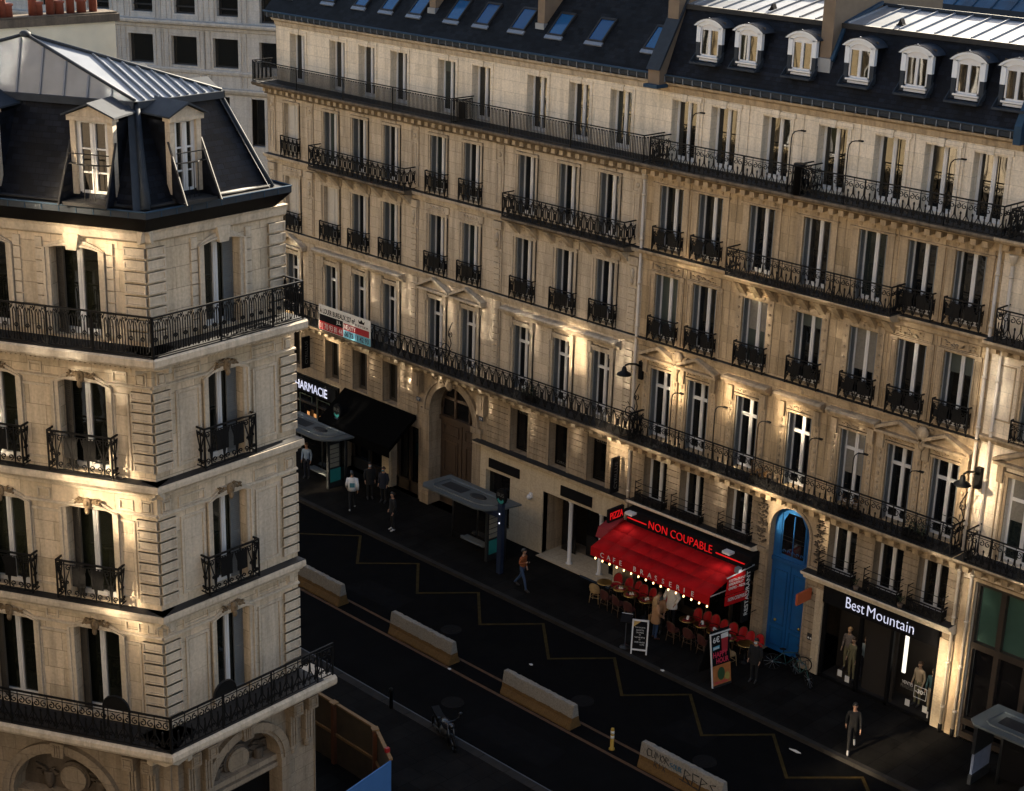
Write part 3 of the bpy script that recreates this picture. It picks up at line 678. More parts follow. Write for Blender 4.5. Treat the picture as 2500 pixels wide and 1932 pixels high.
# ---- C walls
opsC = upper_ops(CX, 1.08, 1.08, 1.0, [CX[0], CX[1], CX[2], CX[4], CX[5], CX[6]], 1.12)+[(-31.62, -29.95, 0, 5.86, .835, .45)]
shopC = [(-37.9, -32.2, 0, 3.1, 0, .6), (-29.12, -24.5, 0, 2.9, 0, .12)]
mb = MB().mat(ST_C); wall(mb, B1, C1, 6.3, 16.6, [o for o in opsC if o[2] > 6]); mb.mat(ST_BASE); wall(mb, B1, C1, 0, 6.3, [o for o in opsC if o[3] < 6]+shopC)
mb.mat(ST_CU); ops5 = [(x-.56, x+.56, 17.12, 19.24, 0) for x in [q+.05 for q in CX]]; wall(mb, B1, C1, 16.6, 20.0, ops5, SB)
mb.mat(ST_DARK); mb.box(B1+.1, C1, 3.0, 3.1, 0, 20)
mb.build('wall', C)
def c_trim(m):
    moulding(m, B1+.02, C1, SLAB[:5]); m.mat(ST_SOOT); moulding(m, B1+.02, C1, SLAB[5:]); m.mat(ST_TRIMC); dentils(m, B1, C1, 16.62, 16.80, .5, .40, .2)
    for a, b in ((B1+.02, -33.9), (-27.3, C1)): moulding(m, a, b, [(.03, 13.4), (.09, 13.45), (.12, 13.62), (.28, 13.68), (.32, 13.76), (.32, 13.80)])
    moulding(m, -33.95, -27.25, [(.05, 13.3), (.1, 13.36), (.1, 13.55), (.62, 13.62), (.7, 13.7), (.78, 13.78), (.78, 13.82)])
    for k in range(10): x = -33.6+k*.665; m.prism([(-.5, 13.56), (-.08, 13.1), (0, 13.1), (0, 13.56)], x-.13, x+.13, 'x')
    moulding(m, B1+.02, C1, [(.02, 10.12), (.06, 10.16), (.09, 10.34), (.2, 10.38), (.22, 10.44)])
    for x in CX[2:5]: m.blob((x, -.07, 10.24), .11, .05, .11, 10, 4)
    moulding(m, B1+.02, C1, [(.05, 5.95), (.12, 6.0), (.12, 6.34), (.72, 6.40), (.86, 6.46), (.92, 6.56), (.92, 6.62)]); dentils(m, B1, C1, 6.06, 6.34, .42, .46, .22)
    moulding(m, B1+.02, C1, [(.02, 19.5), (.06, 19.52), (.1, 19.7), (.26, 19.78), (.3, 19.86)], SB)
    m.mat(ST_CU)
    for x in [q+.05 for q in CX]:
        m.box(x-.7, x-.565, SB-.04, SB+.01, 17.12, 19.3); m.box(x+.565, x+.7, SB-.04, SB+.01, 17.12, 19.3); m.box(x-.76, x+.76, SB-.06, SB+.01, 19.3, 19.46)
        m.prism([(x-.1, 19.25), (x+.1, 19.25), (x+.14, 19.5), (x-.14, 19.5)], SB-.1, SB+.01)
    m5 = [B1]+[(CX[i]+CX[i+1])/2 for i in range(6)]+[C1]
    for i, x in enumerate(m5[1:-1]): m.box(x-.015, x+.015, SB-.05, SB+.01, 17.1, 19.5)
    m.mat(ST_TRIMC)
    for i, x in enumerate(CX):
        # fourth floor: flat jambs, frieze with three roundels under a thin ledge
        m.box(x-.8, x-.545, -.05, .01, 13.86, 16.25); m.box(x+.545, x+.8, -.05, .01, 13.86, 16.25); m.box(x-.8, x+.8, -.045, .01, 16.25, 16.55); m.box(x-.86, x+.86, -.12, .01, 16.26, 16.31)
        for k in (-.5, 0, .5): m.blob((x+k, -.06, 16.43), .07, .045, .07, 8, 4)
        # third floor
        m.box(x-.8, x-.545, -.05, .01, 10.5, 13.0); m.box(x+.545, x+.8, -.05, .01, 10.5, 13.0)
        if i in (0, 1, 5, 6):
            for s in (-1, 1): frame_panel(m, x+s*.67-.09, x+s*.67+.09, 11.45, 12.9, .025, .075)
            m.box(x-.8, x+.8, -.06, .01, 13.0, 13.06); frame_panel(m, x-.72, x+.72, 13.08, 13.4, .03, .06); leaves(m, x, 13.24, 1.1, .22, -.06, 16)
        else:
            m.box(x-.82, x+.82, -.05, .01, 13.0, 13.2)
            for s in (-1, 1):
                for k in range(5): m.blob((x+s*.68, -.06, 11.5+k*.36), .05, .04, .05, 8, 4)
            for k in (-.4, 0, .4): m.blob((x+k, -.06, 13.1), .05, .04, .05, 8, 4)
        # second floor: carved jambs, frieze, pediment or cornice
        surround(m, x, 1.0, 6.68, 9.37, .1, .05)
        m.box(x-.6, x+.6, -.07, .01, 9.5, 9.72); leaves(m, x, 9.6, 1.0, .14, -.08, 14)
        for s in (-1, 1):
            m.box(x+s*.72-.11, x+s*.72+.11, -.08, .01, 6.68, 9.2); m.box(x+s*.72-.12, x+s*.72+.12, -.18, .01, 9.2, 9.72)
            for k in range(9): m.blob((x+s*.72, -.09, 6.95+k*.26), .06, .03, .09, 6, 3)
        if i in (0, 1, 5, 6): pediment(m, x, .92, 9.74, 10.26)
        else: moulding(m, x-.98, x+.98, [(.08, 9.72), (.16, 9.76), (.18, 9.84), (.36, 9.9), (.4, 10.0), (.3, 10.06)])
        # bay joints
    for x in m5[1:-1]:
        for z0, z1 in ((13.9, 16.5), (10.5, 13.4), (6.7, 9.9)): m.box(x-.012, x+.012, -.02, .01, z0, z1)
    for x in ((CX[0]+CX[1])/2, (CX[5]+CX[6])/2): m.blob((x, -.22, 10.12), .22, .16, .26, 10, 6); m.blob((x, -.2, 9.75), .13, .12, .22, 8, 5); m.blob((x, -.3, 10.08), .1, .1, .14, 8, 5); leaves(m, x, 10.2, .7, .4, -.16, 16)
    m.mat(ST_BASE)
    courses(m, B1+.02, C1, 3.95, 5.93, [o for o in opsC if o[3] < 5.9 and o[2] > 3]+[(-32.05, -29.5, 0, 6)], 8)
    courses(m, -32.05, -31.75, 0, 3.9, [], 14); courses(m, -29.85, -29.45, 0, 3.6, [], 13); m.box(-32.2, -31.65, -.1, .01, 3.9, 4.05); m.box(-29.9, -29.3, -.1, .01, 3.9, 4.05)
    P = arc_pts(-31.62, -29.95, 5.025, .835, 16); Q = arc_pts(-31.72, -29.85, 5.025, .935, 16)
    for i in range(16): m.prism([P[i+1], P[i], Q[i], Q[i+1]], -.05, .01)
    for x in (-31.68, -29.9): m.box(x-.05, x+.05, -.05, .01, 0, 5.02)
    # shop cornices
    m.mat(ST_CU); moulding(m, -38.05, -32.1, [(.1, 3.84), (.3, 3.88), (.42, 3.93), (.46, 4.0), (.46, 4.05)]); moulding(m, -29.9, -24.0, [(.2, 3.62), (.28, 3.66), (.32, 3.78), (.46, 3.84), (.5, 3.92), (.5, 3.96)])
trims(C, 'stone_trim', ST_TRIMC, c_trim)
for a, b, z, o in ((B1+.02, C1, 17.08, .86), (-33.95, -27.25, 13.82, .78), (B1+.02, C1, 6.62, .92), (B1+.02, -33.97, 13.80, .31), (-27.23, C1, 13.80, .31), (B1+.02, C1, 10.44, .22), (-29.9, -24.0, 3.96, .5), (-38.05, -32.1, 4.05, .45)): mb = MB(); balcony_top(mb, a, b, 0, z, o); mb.build('balcony_floor', C)
for i, x in enumerate(CX):
    window(C, FM, x+.05, 17.12, 1.12, 2.12, 'plain', SB+.3, gmat=GLASSR)
    window(C, FM, x, 13.88, 1.08, 2.34, 'plain', .27, sh='lr', sw=.24)
    window(C, FM, x, 10.5, 1.08, 2.45, 'plain', .27, sh='lr', sw=.24)
    window(C, FM, x, 6.68, 1.0, 2.69, 'transom', .27, sh='lr', sw=.25)
    if i != 3: window(C, FM, x, 3.95, 1.12, 1.87, 'plain', .36)
railing(C, FM, -37.55, -31.4, -.82, 17.1, 18.03, 'scroll', .40, ret=.3, posts=[-35.5, -33.4]); railing(C, FM, -31.05, -23.75, -.82, 17.1, 18.03, 'scroll', .40, ret=.3, posts=[-28.6, -26.2])
m = MB().mat(BLACK); m.lathe([(.17, 17.1), (.17, 18.0), (.2, 18.02), (.2, 18.12)], -31.2, -.75, 12); m.build('balcony_bin', C)
railing(C, FM, -33.9, -27.3, -.74, 13.85, 14.78, 'scroll', .38, ret=0., posts=[-31.7, -29.5])
for i, x in enumerate(CX):
    if i in (0, 1, 5, 6): railing(C, FM, x-.65, x+.65, -.22, 13.82, 14.73, 'lace', .32, ret=0., plates=((x-.42, x-.08), (x+.1, x+.4)))
    railing(C, FM, x-.65, x+.65, -.22, 10.46, 11.38, 'lace', .32, ret=0., plates=((x-.42, x-.08), (x+.1, x+.4)))
    if i != 3:
        o = railing(C, FM, x-.66, x+.66, -.36, 3.98, 4.42, 'lace', .22, ret=0.)
        m = MB().mat(IRON); [m.box(x-.66, x+.66, -.37, -.35, z-.01, z+.01) for z in (4.6, 4.85)]; [m.box(x+s*.66-.012, x+s*.66+.012, -.37, 0, z-.01, z+.01) for z in (4.6, 4.85) for s in (-1, 1)]; m.box(x-.672, x-.648, -.372, -.348, 4.4, 4.9); m.box(x+.648, x+.672, -.372, -.348, 4.4, 4.9); m.build('guard_bar', C)
railing(C, FM, -37.75, -24.1, -.86, 6.64, 7.68, 'scroll', .44, ret=0., posts=[-35.4, -33.1, -30.8, -28.6, -26.3])
# blue street door
BLUE = pmat('blue_door_paint', (.007, .078, .24), .42, 0, .3, 2.5, .08); BLUED = pmat('blue_door_moulding', (.006, .062, .19), .4, 0, .2, 3.)
m = MB().mat(BLUE); y = .24
m.prism([(-31.62, .1), (-29.95, .1), (-29.95, 5.03)]+arc_pts(-31.62, -29.95, 5.025, .835, 14)[1:], y, y+.08)
m.mat(BLUED)
for s in (-1, 1): x0, x1 = sorted((-30.785+s*.03, -30.785+s*.8)); frame_panel(m, x0+.1, x1-.1, .3, 1.0, .04, .03, y); frame_panel(m, x0+.1, x1-.1, 1.15, 3.3, .04, .03, y)
m.box(-30.80, -30.77, y-.03, y, .1, 3.6); m.box(-31.6, -29.97, y-.09, y, 3.62, 3.78); m.box(-31.35, -31.3, y-.03, y, 3.85, 5.5); m.box(-30.27, -30.22, y-.03, y, 3.85, 5.5)
dr = m.build('street_door', C)
m = MB().mat(GLASSD); m.prism([(-31.25, 3.95), (-30.32, 3.95), (-30.32, 5.2), (-30.5, 5.55), (-31.07, 5.55), (-31.25, 5.2)], y-.012, y); m.mat(BLUED); [m.box(x-.02, x+.02, y-.03, y-.012, 3.95, 5.5) for x in (-30.785,)]; m.mat(IRON); [m.box(-31.25, -30.32, y-.03, y-.014, z, z+.02) for z in (4.5, 4.65)]; m.mat(BLUED); [m.tube(spiral(-31.15+k*.19, 4.08, .08, .8, 0, 1, 7, y-.03), .015, 4) for k in range(5)]; m.build('fanlight', dr)
for x in (-31.25, -30.2): m = MB().mat(BRASS); m.blob((x, y-.06, 1.33), .06, .05, .06); m.build('handle', dr)
# mansard of C
mb = MB().mat(SLATE); ya, za, ybk, zbk = .02, 20.12, .98, 22.45
mb.face([(xb, ya, za), (C1+.05, ya, za), (C1+.05, ybk, zbk), (xb, ybk, zbk)])
mb.mat(LEAD); mb.box(xb, C1+.05, ybk-.12, ybk+.06, zbk-.1, zbk+.06)
mb.mat(ZINC); zt, yt = 22.92, 3.2
mb.face([(xb, ybk, zbk+.05), (C1+.05, ybk, zbk+.05), (C1+.05, yt, zt), (xb, yt, zt)])
x = xb+.3
while x < C1:
    mb.prism([(x-.028, 0), (x+.028, 0), (x+.02, .055), (x-.02, .055)], 0, 1, 'y', Matrix.Translation((0, ybk+.02, zbk+.05)) @ Matrix(((1, 0, 0, 0), (0, yt-ybk-.02, 0, 0), (0, zt-zbk-.05, 1, 0), (0, 0, 0, 1)))); x += .64
mb.mat(ZINCD); mb.tube([(xb, yt+.02, zt+.04), (C1+.05, yt+.02, zt+.04)], .07, 8); mb.face([(xb, yt, zt), (C1+.05, yt, zt), (C1+.05, 7, 20.5), (xb, 7, 20.5)])
mb.mat(ST_DARK); mb.box(xb, C1, 6.8, 7, 0, 20.6)
roofC = mb.build('roof', C)
gutter(C, xb-.2, C1, SB)
for x in (-34.4, -29.35): m = MB().mat(BLACK); m.prism([(-.1, 0), (.1, 0), (.0, .2)], 1.4, 1.6, 'y', Matrix.Translation((x, 0, 22.6))); m.box(x-.12, x+.12, 1.38, 1.62, 22.55, 22.62); m.build('roof_vent', roofC)
m = MB().mat(RENDERT); m.box(-31.62, -31.17, .42, 3.4, 21.2, 26); m.prism([(3.4, 20), (6.9, 20), (6.9, 23.4), (3.4, 24.4)], -31.58, -31.2, 'x'); m.mat(ZINC); m.box(-31.68, -31.12, .34, .95, 20.95, 21.4); m.prism([(3.42, 24.42), (6.9, 23.42), (6.9, 23.5), (3.42, 24.5)], -31.64, -31.14, 'x'); m.mat(ZINCB); m.prism([(.35, 21.35), (1.0, 22.55), (3.0, 23.1), (3.0, 23.0), (1.05, 22.45), (.45, 21.3)], -31.18, -31.05, 'x'); m.build('chimney', roofC)
# dormers
def dormer_meshes():
    m = MB().mat(WHITEB); w = .56; yf = .0; zs = 1.0  # local: x centre, y inward from the dormer front, z up from its sill
    O = arc_pts(-w, w, zs, .2, 12); I = arc_pts(-w+.17, w-.17, zs-.06, .14, 12)
    for i in range(12): m.prism([I[i+1], I[i], O[i], O[i+1]], -.04, .1)
    for s in (-1, 1): a, b = sorted((s*w, s*(w-.17))); m.box(a, b, -.04, .1, .45, zs-.005); 
    m.mat(ZINCD)
    for s in (-1, 1): a, b = sorted((s*w, s*(w-.15))); m.box(a, b, -.03, .1, -.16, .445)
    m.mat(WHITEB); O2 = arc_pts(-w-.09, w+.09, zs+.0, .27, 12)
    for i in range(12): m.prism([O[i+1], O[i], O2[i], O2[i+1]], -.11, .1)
    m.mat(ZINCD); O3 = [(a*1.02, b+.02) for a, b in O2]
    for i in range(12): m.prism([O2[i+1], O2[i], O3[i], O3[i+1]], -.12, .95)
    m.mat(ZINC); m.blob((0, -.1, zs+.3), .025, .025, .03, 6, 4)
    m.mat(SLATE)
    for s in (-1, 1): m.face([(s*w, .1, -.16), (s*w, .1, zs+.05), (s*w, .9, zs+.05)]); m.face([(s*w, .1, -.16), (s*w, .9, zs+.05), (s*(w-.05), .9, zs+.05), (s*(w-.05), .1, -.16)])
    m.mat(ZINCD)
    for s in (-1, 1): m.prism([(-.34, -.24), (-.3, -.24), (.1, -.1), (.1, .2)], min(s*w, s*(w+.03)), max(s*w, s*(w+.03)), 'x')
    m.box(-w, w, -.34, .1, -.26, -.2); m.mat(ST_DARK); m.face([(-w, .12, -.2), (w, .12, -.2), (w, .12, zs+.2), (-w, .12, zs+.2)])
    f = MB().mat(WHITE); iw = w-.17
    f.box(-iw, -iw+.05, .0, .06, 0, zs); f.box(iw-.05, iw, .0, .06, 0, zs); f.box(-iw, iw, .0, .06, .0, .06); f.box(-iw, iw, .005, .06, zs-.12, zs+.07); f.box(-.05, .05, -.015, .05, .06, zs-.12); f.box(-iw-.05, iw+.05, -.1, .02, -.06, -.001); f.box(-iw, iw, -.03, .02, -.16, -.09)
    g = MB().mat(GLASSR); g.box(-iw+.03, iw-.03, .03, .04, .04, zs-.08)
    return m.mesh('dormer'), f.mesh('window_frame'), g.mesh('pane')
dm = dormer_meshes()
for x in (-36.05, -34.38, -32.18, -29.95, -27.86, -26.05, -24.42):
    o = put(dm[0], 'dormer', C, Vector((x, .25, 20.93))-wloc(C)); put(dm[1], 'window_frame', o, (0, 0, 0)); put(dm[2], 'pane', o, (0, 0, 0))
# vine-like carvings either side of the blue door
for x in (-31.98, -29.5): m = MB().mat(ST_DARK); [leaves(m, x+random.uniform(-.05, .05), 5.75-k*.2, .32, .3, -.05, 7) for k in range(8)]; m.build('carved_foliage', C)
# drainpipes
def pipe(bld, x, y, zt, name='drainpipe', r=.055, hop=False, seg=1.65):
    m = MB().mat(PIPE); m.tube([(x, y, .25), (x, y, zt)], r, 8)
    z = .9
    while z < zt: m.tube([(x, y, z), (x, y, z+.09)], r*1.35, 8); z += seg
    if hop: m.lathe([(r, zt-.15), (r*2.6, zt+.12), (r*2.8, zt+.2)], x, y, 10)
    m.mat(IRON); m.tube([(x, y, 0), (x, y, .3)], r*1.25, 8); return m.build(name, bld)
pipe(B, -38.3, -.12, 16.5, hop=True); pipe(C, -24.08, -.12, 16.9)
# ---- E: the next building to the right
E = empty('stone_building', 'stone building at the right edge of the picture with a teal glazed shop front', 'building', (-19.5, 0, 0))
EX = [-22.25, -19.6, -17.0]
opsE = [(x-.55, x+.55, 13.88, 16.3, 0) for x in EX]+[(x-.55, x+.55, 10.7, 13.0, 0) for x in EX]+[(x-.62, x+.62, 6.68, 9.5, 0) for x in EX]+[(-23.5, -15.5, 0, 5.75, 0, .5)]
mb = MB().mat(ST_CU); wall(mb, C1, -14.5, 0, 16.6, opsE); wall(mb, C1, -14.5, 16.6, 20, [(x-.5, x+.5, 17.12, 19.2, 0) for x in EX], SB); mb.mat(ST_DARK); mb.box(C1+.1, -14.6, 3, 3.1, 0, 20); mb.build('wall', E)
def e_trim(m):
    moulding(m, C1+.02, -14.5, SLAB); dentils(m, C1, -14.5, 16.62, 16.8, .4, .4, .2)
    moulding(m, C1+.02, -14.5, [(.05, 13.3), (.1, 13.36), (.1, 13.55), (.62, 13.62), (.78, 13.78), (.78, 13.86)]); dentils(m, C1, -14.5, 13.4, 13.56, .4, .4, .2)
    moulding(m, C1+.02, -14.5, [(.02, 10.4), (.1, 10.44), (.22, 10.6), (.22, 10.66)]); moulding(m, C1+.02, -14.5, [(.05, 5.95), (.12, 6.0), (.12, 6.34), (.72, 6.40), (.92, 6.56), (.92, 6.62)]); dentils(m, C1, -14.5, 6.06, 6.34, .42, .46, .22)
    moulding(m, C1+.02, -14.5, [(.02, 19.5), (.1, 19.7), (.3, 19.86)], SB)
    for x in EX: surround(m, x, 1.1, 13.88, 16.3, .14, .05); surround(m, x, 1.1, 10.7, 13.0, .14, .05); surround(m, x, 1.24, 6.68, 9.5, .16, .06); pediment(m, x, 1.1, 9.9, 10.5); frame_panel(m, x-.95, x-.75, 7, 9.3, .03, .04); [m.box(x+s*.86-.1, x+s*.86+.1, -.2, .01, 9.3, 9.85) for s in (-1, 1)]
    frame_panel(m, -23.7, -23.1, 11.2, 13.0, .04, .03)
    moulding(m, -23.6, -15.4, [(.02, 5.7), (.1, 5.74), (.1, 5.84)]); m.box(-23.95, -23.5, -.06, .01, 0, 5.7)
trims(E, 'stone_trim', ST_TRIMC, e_trim)
for z, o in ((17.08, .86), (13.86, .78), (6.62, .92)): mb = MB(); balcony_top(mb, C1+.02, -14.5, 0, z, o); mb.build('balcony_floor', E)
for x in EX:
    window(E, FM, x, 17.12, 1.0, 2.1, 'plain', SB+.3); window(E, FM, x, 13.88, 1.1, 2.42, 'plain', .27, sh='lr'); window(E, FM, x, 10.7, 1.1, 2.3, 'plain', .27, sh='lr'); window(E, FM, x, 6.68, 1.24, 2.82, 'transom', .2)
    railing(E, FM, x-.7, x+.7, -.22, 10.68, 11.4, 'scroll', .35, ret=0.)
railing(E, FM, -23.5, -14.6, -.82, 17.1, 18.0, 'scroll', .4, ret=.3); railing(E, FM, -23.6, -14.6, -.75, 13.88, 14.92, 'scroll', .42, ret=0., posts=[-22.6]); railing(E, FM, -23.6, -14.6, -.86, 6.64, 7.68, 'scroll', .42, ret=0., posts=[-22.7])
mb = MB().mat(SLATE); mb.face([(C1+.06, ya, za), (-14.5, ya, za), (-14.5, ybk, zbk), (C1+.06, ybk, zbk)]); mb.mat(ZINC); mb.face([(C1+.06, ybk, zbk), (-14.5, ybk, zbk), (-14.5, yt, zt), (C1+.06, yt, zt)]); mb.mat(ST_DARK); mb.face([(C1+.06, yt, zt), (-14.5, yt, zt), (-14.5, 7, 20.5), (C1+.06, 7, 20.5)]); mb.build('roof', E); gutter(E, C1+.05, -14.5, SB)
m = MB().mat(ZINCB); m.prism([(-.2, 19.75), (.5, 19.75), (1.2, 22.6), (1.05, 22.75), (-.2, 20.3)], C1-.12, C1+.12, 'x'); m.build('party_flashing', E)
pipe(E, -23.62, -.12, 16.3, hop=True)
FRM = pmat('dark_shop_frame', (.03, .022, .016), .5, 0, .2, 5.)
m = MB().mat(FRM)
for x in (-23.5, -22.55, -21.5, -20.4, -19.3, -18.2, -17.1, -15.6): m.box(x-.09, x+.09, .12, .3, 0, 5.75)
for z in (.0, .5, 3.3, 5.55): m.box(-23.5, -15.5, .1, .3, z, z+.22)
sf = m.build('shop_front', E)
m = MB().mat(GLASST); m.box(-23.4, -15.6, .32, .34, 3.5, 5.55); m.build('frosted_pane', sf); m = MB().mat(GLASSD); m.box(-23.4, -15.6, .32, .34, .7, 3.3); m.build('pane', sf)
# ---------------------------------------------------------------- A: the corner building in front
P0 = (-31.336, -25.327); AL, AR = 29.0, 95.0
FL = Face(P0[0], P0[1], AL); FR = Face(P0[0], P0[1], AR)
RL, RL5 = 4.42, 4.13; P1 = FR.p(RL, 0, 0); FMN = Face(P1.x, P1.y, 180.0); ML = 7.7
A = empty('corner_building', 'cream corner building in the left foreground with quoins, iron balconies and a hipped zinc roof', 'building', (P0[0], P0[1], 0))
LX = [-1.8, -4.18, -6.56]; LW = 1.24; RX = 2.16; RW = 1.08; LEN = 8.6
FLO = [(16.82, 18.98, .09), (13.45, 15.8, .14), (10.1, 12.6, .14), (6.9, 9.38, .14)]
archL = (-4.42, -1.55, 0, 5.62, 1.43, .55); archR = (1.2, 3.54, 0, 5.66, 1.17, .55)
def a_wall():
    mb = MB(FL.M).mat(ST_A); wall(mb, -LEN, 0, 6.5, 19.95, [(x-LW/2, x+LW/2, a, b, r) for x in LX for a, b, r in FLO], 0, .3)
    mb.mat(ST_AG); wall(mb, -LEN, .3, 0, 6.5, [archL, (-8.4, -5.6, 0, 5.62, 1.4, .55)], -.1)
    mb.M = FR.M; mb.mat(ST_A); wall(mb, 0, RL, 6.5, 16.7, [(RX-RW/2, RX+RW/2, a, b, r) for a, b, r in FLO[1:]], 0, .3); wall(mb, 0, RL5, 16.7, 19.95, [(RX-RW/2, RX+RW/2, a, b, r) for a, b, r in FLO[:1]], 0, .3)
    mb.mat(ST_AG); wall(mb, -.1, RL+.45, 0, 6.5, [archR], -.1)
    mb.M = FMN.M; mb.mat(ST_A); wall(mb, 0, ML, 6.5, 16.7, [(x-.6, x+.6, a, b, r) for x in (1.6, 4.0, 6.4) for a, b, r in FLO[1:]], 0, .3); wall(mb, 0, ML, 16.7, 19.95, [(x-.6, x+.6, a, b, r) for x in (1.6, 4.0, 6.4) for a, b, r in FLO[:1]], .29, .3); mb.mat(ST_AG); wall(mb, -.1, ML, 0, 6.5, [(1, 3.4, 0, 5.6, 1.2, .4), (4.4, 6.8, 0, 5.6, 1.2, .4)], -.4)
    mb.M = None; mb.mat(ST_DARK); mb.prism([(-32.6, -25.4), (-32.4, -21.9), (-39.2, -21.9), (-39.2, -29.4)], 0, 19.9, 'z'); return mb.build('wall', A)
a_wall()
def quoin(m, x0, x1, z0, z1, n):
    h = (z1-z0)/n
    for k in range(n):
        a, b = z0+k*h+.03, z0+(k+1)*h-.03; m.box(x0, x1, -.055, .01, a, b); frame_panel(m, x0+.0, x1-.0, a, b, .04, .075)
def garland(m, x, z, w=.62):
    m.mat(ST_CARVE); m.blob((x, -.10, z), .12, .07, .16, 10, 6); m.blob((x, -.13, z-.17), .07, .05, .10, 8, 5); m.blob((x, -.15, z+.03), .06, .05, .07, 8, 5)
    for s in (-1, 1):
        for k in range(6): m.blob((x+s*(.14+k*w/15), -.08, z+.04-.010*k+.02*math.sin(k*2)), .045-.003*k, .04, .05-.004*k, 6, 4)
    leaves(m, x, z+.06, w*1.15, .17, -.08, 20); m.mat(ST_TRIMA)
CORN = lambda z, o: [(.03, z-.42), (.06, z-.40), (.06, z-.33), (o*.55, z-.28), (o*.72, z-.2), (o, z-.16), (o, z-.06), (o*.96, z)]
def a_trim(f, x0, x1, wins, W, qu, left, e0, e1):
    """left: quoin at the right end (FL) ; wins: window centres; qu: quoin spans; e0/e1: cornice overrun at the ends"""
    m = MB(f.M).mat(ST_TRIMA)
    for z, o in ((13.42, .32), (10.05, .32)): moulding(m, x0-e0*o, x1+e1*o, CORN(z, o))
    xt = x1 if not f is FR else RL5
    moulding(m, x0-e0*.8, xt+e1*.8, [(.04, 16.2), (.1, 16.22), (.1, 16.34), (.3, 16.38), (.5, 16.42), (.78, 16.5), (.82, 16.56), (.82, 16.70), (.78, 16.74)]); dentils(m, x0, x1, 16.24, 16.36, .2, .13, .07)
    moulding(m, x0-e0*1., x1+(.42 if f is FR else e1), [(.1, 6.1), (.2, 6.14), (.2, 6.24), (.7, 6.32), (.98, 6.5), (1.02, 6.58), (1.02, 6.7), (.96, 6.76)])
    moulding(m, x0-e0*.3, xt+e1*.3, [(.04, 19.2), (.1, 19.25), (.13, 19.42), (.18, 19.5)])
    for q0, q1 in qu:
        for z0, z1 in ((16.85, 19.1), (13.62, 15.66), (10.2, 12.45), (6.86, 9.2)): dq = .29 if (q1 == RL and z0 > 16) else 0; quoin(m, q0-dq, q1-dq, z0, z1, 8)
        for z in (15.95, 12.75, 9.55): frame_panel(m, q0+.12, q1-.12, z-.16, z+.16, .03, .04); m.box(q0+.18, q1-.18, -.06, .01, z-.1, z+.1)
    for z in (15.72, 12.5, 9.28): moulding(m, x0, x1, [(.03, z), (.07, z+.02), (.07, z+.06), (.02, z+.08)])
    for x in wins:
        for i, (a, b, r) in enumerate(FLO):
            surround(m, x, W, a, b, .17, .06, 0, r)
            if i == 0:
                m.prism([(x-.13, b-.08), (x+.13, b-.08), (x+.2, b+.3), (x-.2, b+.3)], -.15, .01)
                for s in (-1, 1):
                    for k in range(8): m.box(x+s*(W/2+.28)-.09, x+s*(W/2+.28)+.09, -.05, .01, 16.9+k*.28, 17.15+k*.28)
            else: garland(m, x, b+.06)
    m.mat(LEAD)
    for z, o in ((16.742, .8), (13.422, .31), (10.052, .31), (6.762, .97)): m.box(x0-e0*o, (xt if z > 16 else x1)+e1*o, -o+.03, .3, z, z+.012)
    m.mat(ST_TRIMA); return m
E30 = math.tan(R((180-(180-66))/2))
m = a_trim(FL, -LEN, 0, LX, LW, [(-.53, .0)], True, 0, E30*.99)
for z0, z1 in ((13.65, 15.55), (10.3, 12.35), (7.0, 9.1)):
    frame_panel(m, -3.42, -2.6, z0, z1, .06, .035); frame_panel(m, -5.8, -4.98, z0, z1, .06, .035); frame_panel(m, -1.02, -.6, z0, z1, .05, .035)
for z in (15.95, 12.75, 9.55):
    for a, b in ((-1.0, -.62), (-3.2, -2.85)): frame_panel(m, a, b, z-.14, z+.14, .04, .035)
# base: arches, ears, triglyph brackets
def base_arch(m, a, med):
    x0, x1, z1, r = a[0], a[1], a[3], a[4]; zs = z1-r
    m.mat(ST_AG); P = arc_pts(x0, x1, zs, r, 20); Q = arc_pts(x0-.3, x1+.3, zs, r+.3, 20); S = arc_pts(x0-.1, x1+.1, zs, r+.1, 20)
    for i in range(20): m.prism([P[i+1], P[i], Q[i], Q[i+1]], -.2, -.09); m.prism([S[i+1], S[i], Q[i], Q[i+1]], -.25, -.19)
    for s in (-1, 1): c = (x0-.15) if s < 0 else (x1+.15); m.box(c-.15, c+.15, -.22, -.09, 0, zs)
    cx = (x0+x1)/2; m.prism([(cx-.16, z1-.05), (cx+.16, z1-.05), (cx+.2, z1+.36), (cx-.2, z1+.36)], -.3, -.09)
    for k in (-.1, -.03, .04): m.box(cx+k, cx+k+.035, -.33, -.29, z1-.02, z1+.3)
    m.box(x0, x1, -.02, .5, zs-.1, zs+.06); m.box(x0, x1, -.06, .5, zs-.3, zs-.16)
    m.mat(ST_DARK); m.box(x0, x1, .34, .4, zs+.06, z1); m.mat(BLACK); m.box(x0, x1, .3, .36, 0, zs-.1); m.mat(ST_AG)
    mx, mz, mr = med
    n = 20; ring = [(mx+mr*1.22*math.cos(2*math.pi*i/n), mz+mr*1.22*math.sin(2*math.pi*i/n)) for i in range(n)]; m.mat(ST_DARK); m.prism(ring, .22, .34, smooth=False); m.mat(ST_AG)
    m.prism([(mx+mr*math.cos(2*math.pi*i/n), mz+mr*math.sin(2*math.pi*i/n)) for i in range(n)], .14, .24)
    m.mat(ST_DARK); [leaves(m, mx+s*(mr+.42), mz+.05, .62, .5, .26, 16) for s in (-1, 1)]; [m.lathe([(.06, mz-.45), (.13, mz-.3), (.15, mz+.0), (.1, mz+.05)], mx+s*(mr+.38), .24, 8) for s in (-1, 1)]; leaves(m, mx, mz-mr-.18, .9, .22, .2, 14); m.mat(ST_AG)
